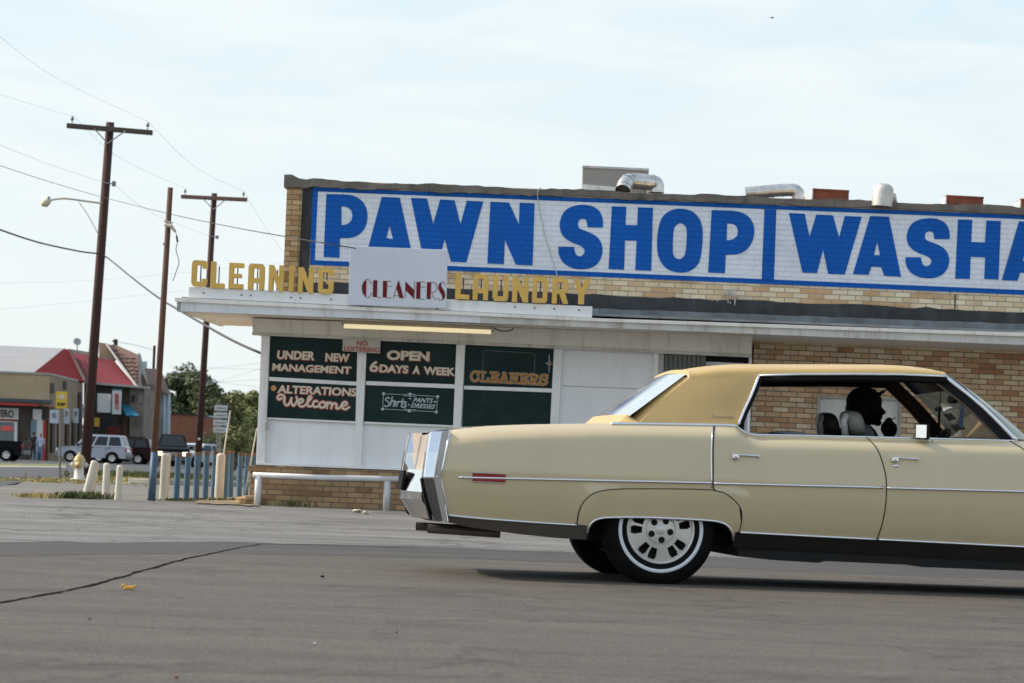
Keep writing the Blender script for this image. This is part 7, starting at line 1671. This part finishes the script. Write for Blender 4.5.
bquad('parapet', [(70, 349, YB + 6.4), (92, 352.4, YB + 6.4), (92, 357, YB + 6.4), (72, 353.6, YB + 6.4)], M_trim, bB)
slab('roof_trim', [(99, 356.8), (114.6, 359.4), (114.6, 361.2), (99, 358.6)], YB + 5.8, 0.4, M_trim, bB)
slab('gable_wall', [(99, 342.4), (105.2, 343.2), (115, 359.6), (99, 357)], YB + 6.8, 3, M_tan, bB)
tl_ = bquad('tiled_roof', [(107.4, 345.2, YB + 7), (114.6, 344.4, YB + 8), (123.6, 354.4, YB + 8), (138.4, 354.6, YB + 4), (138.0, 385.4, YB - 0.6), (136.0, 385.0, YB - 0.6)], M_tile, bB)
for k in range(9):
    y = 350 + k * 4.0; x0 = 111 + (y - 345) * 0.66; x1 = 118 + (y - 350) * 1.5 if y < 355 else 138
    if x1 > x0 + 1:
        f = YB + 6.0 - (y - 345) / 40 * 7.4
        slab('tile_course', [(x0, y), (min(x1, 138), y + .3), (min(x1, 138), y + 1.3), (x0, y + 1)], f, 0.1, M_tile2, tl_)
slab('roof_edge', [(138.2, 353), (139.6, 353.4), (148, 386.8), (145.6, 388.2), (138.4, 385.8)], YB - 0.8, 0.5, M_trim, bB)
bquad('roof_skirt', [(141.0, 374, YB - .9), (142.4, 374, YB - .9), (148.4, 386.6, YB - 1), (142, 386.4, YB - 1)], M_tile, bB)
slab('chimney', [(113.6, 339.2), (116.8, 339.2), (116.6, 345.6), (113.8, 345.6)], YB + 8, 0.6, M_tile2, bB)
slab('chimney_cap', [(112.2, 340.4), (113.8, 340.2), (113.8, 341.8), (112.2, 341.8)], YB + 8, 0.4, M_tile2, bB)
s1 = sign_at('hanging_sign', [(97.4, 393.2), (111, 394.0), (110.4, 412.8), (97.2, 412.0)], YB - 2, M_wsign, 'blank white square sign board over the dark shopfront', depth=0.15)
s2 = sign_at('vertical_sign', [(112.4, 388.6), (121.6, 389.2), (120.6, 414.4), (112.0, 414.0)], YB - 2.2, M_wsign, 'tall white vertical sign with red letters beside the teal awning', depth=0.15)
for i, (ch, y) in enumerate((('B', 398.6), ('B', 404.2), ('Q', 409.8))):
    l_ = ltext(ch, (115.0, y), (119.0, y + .3), (115.1, y - 5.0), YB - 2.25, s2, M_fred, 0.04)
slab('blue_edge', [(112.4, 388.6), (121.6, 389.2), (121.6, 390.6), (112.4, 390)], YB - 2.24, 0.05, M_teal, s2)
for i, q in enumerate(([(109.6, 403.6), (113, 404.4), (123.2, 413.0), (111.4, 412.4)], [(121.2, 404.6), (129.4, 404.6), (139.6, 415.6), (126.0, 415.4)])):
    r_ = empty('awning', at(q[0][0], q[2][1], YB - 1.5), 0, ['small teal awning behind the vertical white sign', 'larger teal sloping awning right of the vertical sign'][i], 'awning')
    mb = MB(); mb.prism([at(q[0][0], q[0][1], YB - 0.1), at(q[1][0], q[1][1], YB - 0.1), at(q[2][0], q[2][1], YB - 2), at(q[3][0], q[3][1], YB - 2)], (0, 0, -0.05)); mb.obj('canopy', M_teal, r_)
    mb = MB(); mb.prism([at(q[3][0], q[3][1], YB - 2), at(q[2][0], q[2][1], YB - 2), at(q[2][0], q[2][1] + 1.2, YB - 2), at(q[3][0], q[3][1] + 1.6, YB - 2)], (0, 0.04, 0)); mb.obj('valance', mat('teal_dark', (0.012, 0.06, 0.07), 0.8), r_)
slab('window', [(86, 396), (95, 397), (94.6, 412), (86, 411)], YB - 0.1, 0.1, M_dkg, bB); slab('door', [(90, 417), (96, 417.5), (95.4, 458), (90, 458)], YB - 0.15, 0.1, M_dkg, bB); slab('window', [(101, 415), (117, 416), (116, 455), (101, 455)], YB - 0.12, 0.1, M_dkg, bB)
slab('window', [(131.6, 395), (134.6, 395.4), (134.2, 402), (131.4, 401.8)], YB - 0.4, 0.1, M_tile2, bB); slab('window', [(138, 394), (142.4, 394.4), (142, 403), (137.8, 402.8)], YB - 0.4, 0.1, mat('pale_patch', (0.24, 0.21, 0.18), 0.8), bB)
slab('door', [(122.6, 416), (128.4, 416.5), (128, 460), (122.2, 460)], YB - 0.15, 0.1, mat('door_brown', (0.10, 0.04, 0.025), 0.7), bB)
slab('red_panel', [(107, 426), (121, 427), (120.6, 440), (107, 439.4)], YB - 0.2, 0.05, mat('curtain_red', (0.16, 0.03, 0.02), 0.8, var=0.6, scale=5), bB)
sign_at('small_sign', [(94.4, 417.6), (99.6, 418.0), (99.2, 426.6), (94.2, 426.4)], YB - 3, M_fy, 'small yellow sign just right of the tall pole above the silver car', depth=0.05)
# third building
YC = 207
bC = empty('pale_blue_shop', at(155, 461, YC), 0, 'pale blue shop with dark brown roof behind the thin pole', 'building')
slab('front_wall', [(143.6, 391), (168.4, 393.6), (167.4, 462.6), (142.6, 462)], YC, 1.5, M_lblue, bC)
bquad('roof', [(141.6, 368.6, YC + 5), (160.4, 369.4, YC + 5), (170.4, 393.8, YC - .6), (143.6, 390.6, YC - .6)], M_tile2, bC)
slab('roof_edge', [(141.6, 368.0), (156, 368.8), (156, 370.4), (141.6, 369.8)], YC + 4.9, 0.3, M_trim, bC)
slab('skylight', [(139.8, 361.4), (146.6, 361.4), (146.2, 368), (139.8, 368)], YC + 6, 0.5, mat('sky_blue_panel', (0.42, 0.52, 0.60), 0.4), bC)
slab('flue', [(153.2, 345.4), (155.4, 345.6), (154.4, 368.6), (152.2, 368.4)], YC + 4, 0.3, M_tile2, bC)
slab('window', [(145.6, 404), (153, 404.6), (152.4, 420), (145.2, 419.6)], YC - 0.1, 0.1, mat('pale_window', (0.42, 0.52, 0.60), 0.3), bC); slab('window', [(158.4, 404), (165.6, 404.6), (165.2, 420), (158, 419.6)], YC - 0.1, 0.1, MATS['pale_window'], bC)
slab('door', [(144.4, 427), (149, 427.2), (148.4, 440), (144, 440)], YC - 0.1, 0.1, M_dkwall, bC); slab('door', [(153.6, 427), (157.6, 427.2), (157.2, 440), (153.2, 440)], YC - 0.1, 0.1, M_dkwall, bC); slab('post', [(163.6, 394), (165.0, 394), (164.2, 461), (162.8, 461)], YC - 0.3, 0.2, M_wsign, bC)
YD = 218
bD = empty('brick_shed', at(190, 460, YD), 0, 'low flat red brick building in front of the trees', 'building')
slab('front_wall', [(167.6, 413.4), (213, 415.6), (212.4, 463), (166.6, 461)], YD, 14, M_rbrick, bD)
slab('parapet_trim', [(167.6, 412.8), (213.2, 415.0), (213.2, 416.2), (167.6, 414)], YD - 0.1, 0.4, M_tile2, bD)
slab('door', [(206.4, 440), (208, 440), (207.6, 461), (206, 461)], YD - 0.1, 0.1, M_wsign, bD)
# satellite dish
dsh = empty('satellite_dish', at(77.2, 352, YB + 6), 0, 'round satellite dish on a short mast above the red roof', 'satellite dish')
mb = MB(); c_ = at(77.0, 342.0, YB + 5.6); mb.lathe([(0, 0), (0.12, 0.01), (0.22, 0.045), (0.275, 0.09), (0.268, 0.10), (0.2, 0.06), (0, 0.02)], c_, Vector((0.35, -1, 0.35)), 24); mb.obj('dish', mat('dish_grey', (0.42, 0.42, 0.42), 0.5), dsh, smooth=True)
mb = MB(); mb.tube([c_, at(77.4, 350.4, YB + 5.8)], 0.03, 8); mb.tube([c_, c_ + Vector((0.1, -0.3, 0.05))], 0.012, 6); mb.obj('mast', M_dkwall, dsh)
wire([at(117, 342, YB + 8), at(135, 345, YB + 9), at(153.6, 350, YC + 4)], 0.02, 'thin wire from the chimney to the flue over the brown roof', M_wirelt)
# teal street name sign
tn = sign_at('street_name_sign', [(206.8, 414.8), (217.6, 416.2), (217.4, 418.6), (206.6, 417.2)], 100, M_teal, 'small teal street name blade beside the far utility pole', 'street sign', None, 0.03)
mb = MB(); mb.prism([at(208.6, 415.8, 99.99), at(215.6, 416.7, 99.99), at(215.6, 417.5, 99.99), at(208.6, 416.6, 99.99)], (0, 0.005, 0)); mb.obj('line_of_text', M_bwhite, tn)
mb = MB(); a = at(217.9, 414, 100.1); mb.tube([Vector((a.x + 0.05, a.y, 0)), a], 0.03, 8); mb.obj('post', M_spost, tn)

# ------------------------------------------------------------------ parked cars in the far street
def vehicle(px, py, Y, length, height, width, rz, body_m, label, kind='suv', group=None, lights=False, lamp=None):
    b = at(px, py, Y); b.z = G(Y) + 0.004
    root = empty('parked_vehicle' if kind != 'pickup' else 'pickup_truck', b, rz, label, {'suv': 'suv', 'pickup': 'pickup truck', 'car': 'car'}[kind], group)
    L2, w, h = length / 2, width / 2, height
    prof = {'suv': [(-L2, .42), (-L2 - .02, .75), (-L2 + .06, .98 * h / 1.8), (-L2 + .05, 1.05), (L2 - 1.25, 1.05), (L2 - .30, .98), (L2 - .05, .86), (L2, .6), (L2 - .03, .38)],
            'pickup': [(-L2, .5), (-L2, 1.12), (L2 - 1.45, 1.14), (L2 - .25, 1.10), (L2 - .02, 1.0), (L2, .6), (L2 - .03, .42)],
            'car': [(-L2, .38), (-L2, .82), (-L2 + .15, .93), (L2 - 1.4, .92), (L2 - .25, .78), (L2 - .02, .62), (L2, .32)]}[kind]
    green = {'suv': [(-L2 + .12, 1.05), (-L2 + .32, h - .06), (-L2 + .55, h), (L2 - 1.95, h), (L2 - 1.75, h - .04), (L2 - 1.15, 1.05)],
             'pickup': [(-L2 + 2.0, 1.12), (-L2 + 2.15, h - .05), (-L2 + 2.3, h), (L2 - 2.15, h), (L2 - 2.0, h - .05), (L2 - 1.35, 1.12)],
             'car': [(-L2 + .55, .93), (-L2 + 1.15, h - .03), (-L2 + 1.4, h), (L2 - 2.2, h), (L2 - 2.0, h - .03), (L2 - 1.25, .92)]}[kind]
    def cut(x, z): # wheel arches
        return z
    xs_w = (-L2 + 0.85, L2 - 0.88); r = 0.36 if kind != 'car' else 0.32
    low = []
    for xw in xs_w[::1]: low += [(xw + (r + .06) * math.cos(a), 0.34 + (r + .06) * math.sin(a)) for a in [math.pi * (1 - k / 8) for k in range(9)]]
    poly = [(x, z) for x, z in low]; poly = [(-L2 + 0.02, 0.34)] + poly + [(L2 - .03, 0.34)] + prof[::-1]
    rows = [[(x, y, z) for x, z in poly] for y in (-w + .05, w - .05)]
    mb = MB()
    for y0, y1 in ((-w, w),):
        mid = []
        for yy, sc in ((-w + 0.07, 0.97), (-w, 1.0), (w, 1.0), (w - 0.07, 0.97)):
            cx, cz = 0, 0.7; mid.append([Vector((x * (0.985 if sc < 1 else 1), yy, cz + (z - cz) * sc if z > 0.7 else z)) for x, z in poly] + [Vector((poly[0][0] * (0.985 if sc < 1 else 1), yy, poly[0][1]))])
        mb.grid(mid); mb.face([p for p in mid[0][:-1]]); mb.face([p for p in mid[-1][:-1]][::-1])
    mb.obj('body', body_m, root, world=False, bevel=0.02)
    mb = MB(); a = [[Vector((x, s * (w - .07 - (z - 1.0) * 0.30), z)) for x, z in green] for s in (-1, 1)]
    mb.grid([a[0], a[1]]); mb.face(a[0][::-1]); mb.face(a[1]); mb.obj('cabin', body_m, root, world=False, bevel=0.03)
    # glass
    zb0 = green[0][1] + 0.06; zt0 = h - 0.12
    def edge(z, front):
        g = green[3:] if front else green[:3][::-1]
        for (x0, z0), (x1, z1) in zip(g, g[1:]):
            if min(z0, z1) <= z <= max(z0, z1) and abs(z1 - z0) > 1e-6: return x0 + (x1 - x0) * (z - z0) / (z1 - z0)
        return g[-1][0]
    xr0, xr1 = edge(zb0, False) + .12, edge(zt0, False) + .12; xf0, xf1 = edge(zb0, True) - .12, edge(zt0, True) - .10
    nwin = {'suv': 3, 'pickup': 2, 'car': 2}[kind]
    for s in (-1, 1):
        for k in range(nwin):
            f0, f1 = k / nwin, (k + 1) / nwin; gpx = 0.05
            pb0, pb1 = xr0 + (xf0 - xr0) * f0 + gpx, xr0 + (xf0 - xr0) * f1 - gpx; pt0, pt1 = xr1 + (xf1 - xr1) * f0 + gpx, xr1 + (xf1 - xr1) * f1 - gpx
            yb, yt = s * (w - .07 - (zb0 - 1.0) * .30 + .008), s * (w - .07 - (zt0 - 1.0) * .30 + .008)
            mb = MB(); mb.prism([(pb0, yb, zb0), (pb1, yb, zb0), (pt1, yt, zt0), (pt0, yt, zt0)], (0, -s * 0.012, 0)); mb.obj('window', M_dkg, root, world=False)
    for front in (True, False):
        sg_ = 1 if front else -1
        x0, x1 = edge(zb0, front) + .015 * sg_, edge(zt0, front) + .015 * sg_
        wb_, wt_ = w - .20, w - .30 - (h - 1.1) * .12
        mb = MB(); mb.prism([(x0, -wb_, zb0), (x0, wb_, zb0), (x1, wt_, zt0 + .03), (x1, -wt_, zt0 + .03)], (-.02 * sg_, 0, 0)); mb.obj('windshield' if front else 'rear_window', M_dkg, root, world=False)
    for xw in xs_w:
        for s in (-1, 1):
            wr = empty('wheel', (xw, s * (w - .10), r)); wr.parent = root
            mb = MB(); mb.lathe([(0, .11), (r * .55, .11), (r * .6, .125), (r * .93, .12), (r, .09), (r, -.10), (0, -.10)], (0, 0, 0), (0, s, 0), 28); mb.obj('tyre', M_rubber, wr, world=False, smooth=False)
            mb = MB(); mb.lathe([(0, .118), (r * .2, .125), (r * .5, .115), (r * .58, .128)], (0, 0, 0), (0, s, 0), 24); ri = mb.obj('rim', M_alloy, wr, world=False, smooth=True)
            for k in range(5):
                a = 2 * math.pi * k / 5; mb = MB(); mb.lathe([(0, .122), (r * .11, .122)], (r * .36 * math.cos(a), s * 0.002, r * .36 * math.sin(a)), (0, s, 0), 10); mb.obj('rim_hole', M_black, ri, world=False)
    for xx, nm in ((L2 + .02, 'front_bumper'), (-L2 - .02, 'rear_bumper')):
        mb = MB(); mb.box((xx - .10, -w + .03, .38), (xx + .06, w - .03, .62)); mb.obj(nm, mat('bumper_grey', (0.18, 0.18, 0.18), 0.5) if kind != 'pickup' else mat('bumper_dark', (0.10, 0.10, 0.10), 0.4), root, world=False, bevel=0.03)
    mb = MB(); mb.box((L2 - .03, -w + .42, .64), (L2 + .035, w - .42, .88)); gr = mb.obj('grille', M_black, root, world=False, bevel=0.01)
    for k in range(3):
        mb = MB(); mb.box((L2 + .032, -w + .45, .68 + k * .065), (L2 + .045, w - .45, .70 + k * .065)); mb.obj('grille_bar', M_chrome2, gr, world=False)
    for s in (-1, 1):
        mb = MB(); mb.box((L2 - .06, s * (w - .24) - .15, .66), (L2 + .04, s * (w - .24) + .15, .86)); mb.obj('headlight', lamp if lights else MATS['whitewall'], root, world=False, bevel=0.03)
        mb = MB(); mb.box((-L2 - .03, s * (w - .12) - .09, .72), (-L2 + .05, s * (w - .12) + .09, 1.0)); mb.obj('tail_light', M_fred, root, world=False, bevel=0.02)
        mb = MB(); mb.box((L2 - 1.45, s * w - .02, 1.05), (L2 - 1.30, s * (w + .2), 1.18)) if s > 0 else mb.box((L2 - 1.45, -(w + .2), 1.05), (L2 - 1.30, -w + .02, 1.18)); mb.obj('side_mirror', M_black, root, world=False, bevel=0.02)
        for k in range(2 if kind != 'pickup' else 1):
            xx = -0.15 + k * -1.0 if kind != 'pickup' else 0.3
            mb = MB(); mb.box((xx, s * w - .006 if s > 0 else -w - .012, .94), (xx + .16, s * w + .012 if s > 0 else -w + .006, .975)); mb.obj('door_handle', M_black, root, world=False)
            mb = MB(); mb.box((xx + .24, w * s - .003 if s > 0 else -w - .003, .42), (xx + .252, w * s + .003 if s > 0 else -w + .003, 1.04)); mb.obj('door_gap', M_black, root, world=False)
    if kind == 'suv':
        for s in (-1, 1):
            mb = MB(); mb.tube([(-L2 + .7, s * .5, h), (-L2 + .75, s * .5, h + .05), (L2 - 2.1, s * .5, h + .05), (L2 - 2.05, s * .5, h)], 0.02, 6); mb.obj('roof_rail', M_black, root, world=False)
    return root
M_vs = mat('vehicle_silver', (0.42, 0.45, 0.50), 0.35, metal=0.3, coat=0.5, var=0.03); M_vb = mat('vehicle_black', (0.005, 0.005, 0.006), 0.5, coat=0.0, var=0.05, spec=0.12); M_vr = mat('vehicle_maroon', (0.022, 0.007, 0.007), 0.5, coat=0.0, spec=0.15, var=0.05); M_vlb = mat('vehicle_paleblue', (0.40, 0.46, 0.52), 0.3, coat=0.6, var=0.03)
gv = 'vehicles in the far street'
M_hl = mat('headlamp_lit', (0.9, 0.8, 0.5), 0.3, emit=(1.0, 0.84, 0.50), estr=3.0)
vehicle(93.6, 463.4, 180, 4.35, 1.78, 1.85, math.pi - R(4), M_vs, 'silver four door suv parked side on behind the tall pole', 'suv', gv)
vehicle(121, 464.0, 187, 4.3, 1.72, 1.8, math.pi - R(6), M_vr, 'dark maroon suv parked close behind the silver one', 'suv', gv)
vehicle(171.5, 466.4, 158, 5.0, 1.82, 1.85, R(-83), M_vb, 'black pickup truck facing the camera with lit headlights', 'pickup', gv, True, M_hl)
vehicle(197, 463.6, 176, 4.6, 1.45, 1.8, R(-120), M_vlb, 'pale silver sedan behind the black pickup', 'car', gv)
vehicle(218, 463.0, 190, 4.6, 1.45, 1.8, R(-150), M_vb, 'dark sedan at the far right behind the blue posts', 'car', gv)
vehicle(-24, 462.8, 160, 5.4, 1.85, 1.95, math.pi - R(2), M_vb, 'black pickup truck at the left picture edge, tail lamp showing', 'pickup', gv)
vehicle(246, 462.2, 188, 4.6, 1.75, 1.8, R(180), mat('vehicle_green', (0.08, 0.10, 0.05), 0.4), 'dark green suv glimpsed beside the shop corner', 'suv', gv)
# two pedestrians by the restaurant
M_sk2 = mat('ped_skin', (0.20, 0.11, 0.075), 0.6)
small_person(32.5, 462, 176, 1.76, R(100), mat('ped_black', (0.02, 0.02, 0.022), 0.9), mat('ped_dark', (0.025, 0.025, 0.03), 0.9), M_sk2, 'pedestrian in black clothes standing by the restaurant door')
small_person(39.5, 462, 176, 1.68, R(-80), mat('ped_white', (0.42, 0.48, 0.60), 0.9), mat('ped_blue', (0.10, 0.16, 0.28), 0.9), M_sk2, 'pedestrian in pale shirt and blue trousers by the restaurant door')

# ------------------------------------------------------------------ trees
def leafmat(name, col):
    M = mat(name, col, 0.7, var=0.55, scale=0.8); b = M.node_tree.nodes['Principled BSDF']; b.inputs['Subsurface Weight'].default_value = 0.0; b.inputs['Specular IOR Level'].default_value = 0.2; return M
M_l1 = leafmat('foliage_dark', (0.100, 0.125, 0.055)); M_l2 = leafmat('foliage_mid', (0.165, 0.185, 0.080)); M_l3 = leafmat('foliage_olive', (0.215, 0.220, 0.090)); M_bark = mat('bark', (0.09, 0.07, 0.05), 0.9)
def tree(px, py_top, Y, wpx, leaf_m, label, seed, n=5200, base_f=0.1):
    wpx *= 1.18; n = int(n * 1.45)
    rr = random.Random(seed); t = at(px, py_top, Y); b = Vector((t.x, Y, 0)); Hh = t.z; Wd = wpx / FPX * Y / 2
    root = empty('tree', b, 0, label, 'tree', 'trees beyond the far street')
    mb = MB(); k_ = Hh * 0.5; mb.tube([b, b + Vector((0.1, 0, k_ * .5)), b + Vector((-0.1, 0.1, k_))], [Hh * .035, Hh * .028, Hh * .02], 10)
    tips = []
    for i in range(9):
        a = rr.uniform(0, 6.28); s_ = b + Vector((0, 0, Hh * rr.uniform(.22, .5))); e = b + Vector((math.cos(a) * Wd * .65, math.sin(a) * Wd * .65, Hh * rr.uniform(.5, .85))); m_ = s_.lerp(e, .5) + Vector((0, 0, Hh * .03)); mb.tube([s_, m_, e], [Hh * .016, Hh * .011, Hh * .005], 6); tips.append(e)
    mb.obj('trunk', M_bark, root, smooth=True)
    cl = []
    for i in range(46):
        a = rr.uniform(0, 6.28); el = rr.uniform(-0.55, 1); rad = rr.uniform(.35, 1.0) ** .6
        cz = Hh * .56; c_ = b + Vector((math.cos(a) * Wd * rad * math.sqrt(max(0.05, 1 - el * el * .8)), math.sin(a) * Wd * rad * math.sqrt(max(0.05, 1 - el * el * .8)), cz + el * Hh * .38 * rad))
        cl.append((c_, Wd * rr.uniform(.22, .42)))
    mb = MB()
    for i in range(n):
        c_, r_ = rr.choice(cl); d = Vector((rr.gauss(0, 1), rr.gauss(0, 1), rr.gauss(0, 1))); d.normalize(); p = c_ + d * r_ * rr.uniform(.55, 1.08); p.z = max(p.z, Hh * base_f * rr.uniform(0.3, 1)); sz = Hh * rr.uniform(.014, .036)
        nrm = (d + Vector((rr.gauss(0, .6), rr.gauss(0, .6), rr.gauss(0, .6) + .3))).normalized(); a_ = nrm.orthogonal().normalized(); a_ = Matrix.Rotation(rr.uniform(0, 6.28), 3, nrm) @ a_; b_ = nrm.cross(a_)
        mb.face([p - a_ * sz, p - b_ * sz * .6, p + a_ * sz, p + b_ * sz * .6])
    mb.obj('crown', leaf_m, root)
tree(187, 372, 232, 66, M_l1, 'dark rounded tree behind the brick shed left of the far pole', 11, 11000)
tree(214, 396, 226, 30, M_l1, 'lower dark tree behind the four white boards', 12, 4500)
tree(243, 385.5, 236, 46, M_l3, 'olive green tree beside the shop corner', 13, 7500)
tree(224, 390, 250, 40, M_l2, 'mid green tree between the dark tree and the olive tree', 14, 5200)
tree(262, 390, 246, 44, M_l2, 'green tree mostly hidden behind the shop corner', 15, 4500)
tree(206, 386, 240, 46, M_l2, 'pale green tree glimpsed behind the far utility pole', 16, 4200)
tree(172, 392, 258, 34, M_l2, 'small tree rising behind the pale blue shop', 17, 3200)
tree(236, 422, 150, 26, M_l3, 'low olive shrubby tree beside the blue posts', 18, 3000, 0.02)
tree(256, 424, 152, 26, M_l2, 'low green shrubby tree at the shop corner', 19, 3000, 0.02)
tree(218, 430, 214, 26, M_l1, 'low dark bushy tree behind the dark sedan', 20, 2500, 0.02)
# distant tree line
rr = random.Random(77); mb = MB()
for i in range(9000):
    x = rr.uniform(-160, 160); Y = 330 + rr.uniform(-12, 12); h_ = 4.2 + 1.6 * math.sin(x * .13) + 1.0 * math.sin(x * .31 + 1); z = rr.uniform(0, 1) ** .7 * h_
    a = rr.uniform(0, 6.28); sz = rr.uniform(.25, .6); u_ = Vector((math.cos(a), math.sin(a), rr.uniform(-.6, .6))) * sz; v_ = Vector((rr.uniform(-.5, .5), rr.uniform(-.5, .5), 1)).normalized() * sz * .7; p = Vector((x, Y, z))
    mb.face([p - u_, p - v_, p + u_, p + v_])
tag(mb.obj('distant_woodland', M_l2), 'far line of woodland low on the horizon', None, None, 'stuff')

# bird in the upper sky
bp_ = at(772, 18, 95)
bird = empty('bird', bp_, 0.4, 'tiny dark bird flying high above the shop roof', 'bird')
mb = MB(); 
mb.tube([Vector((-0.075, 0, 0)), Vector((-0.03, 0, 0.008)), Vector((0.03, 0, 0.006)), Vector((0.065, 0, 0.012)), Vector((0.085, 0, 0.008))], [0.004, 0.016, 0.018, 0.012, 0.002], 8)
mb.prism([(-0.02, 0, 0.01), (0.03, 0, 0.012), (0.015, 0.07, 0.035), (-0.03, 0.13, 0.02), (-0.03, 0.06, 0.025)], (0, 0, 0.003)); mb.prism([(-0.02, 0, 0.01), (0.03, 0, 0.012), (0.015, -0.07, 0.035), (-0.03, -0.13, 0.02), (-0.03, -0.06, 0.025)], (0, 0, 0.003)); mb.prism([(-0.07, 0.0, 0), (-0.12, 0.025, 0), (-0.12, -0.025, 0)], (0, 0, 0.003))
mb.obj('body', mat('bird_dark', (0.02, 0.02, 0.022), 0.8), bird, world=False)
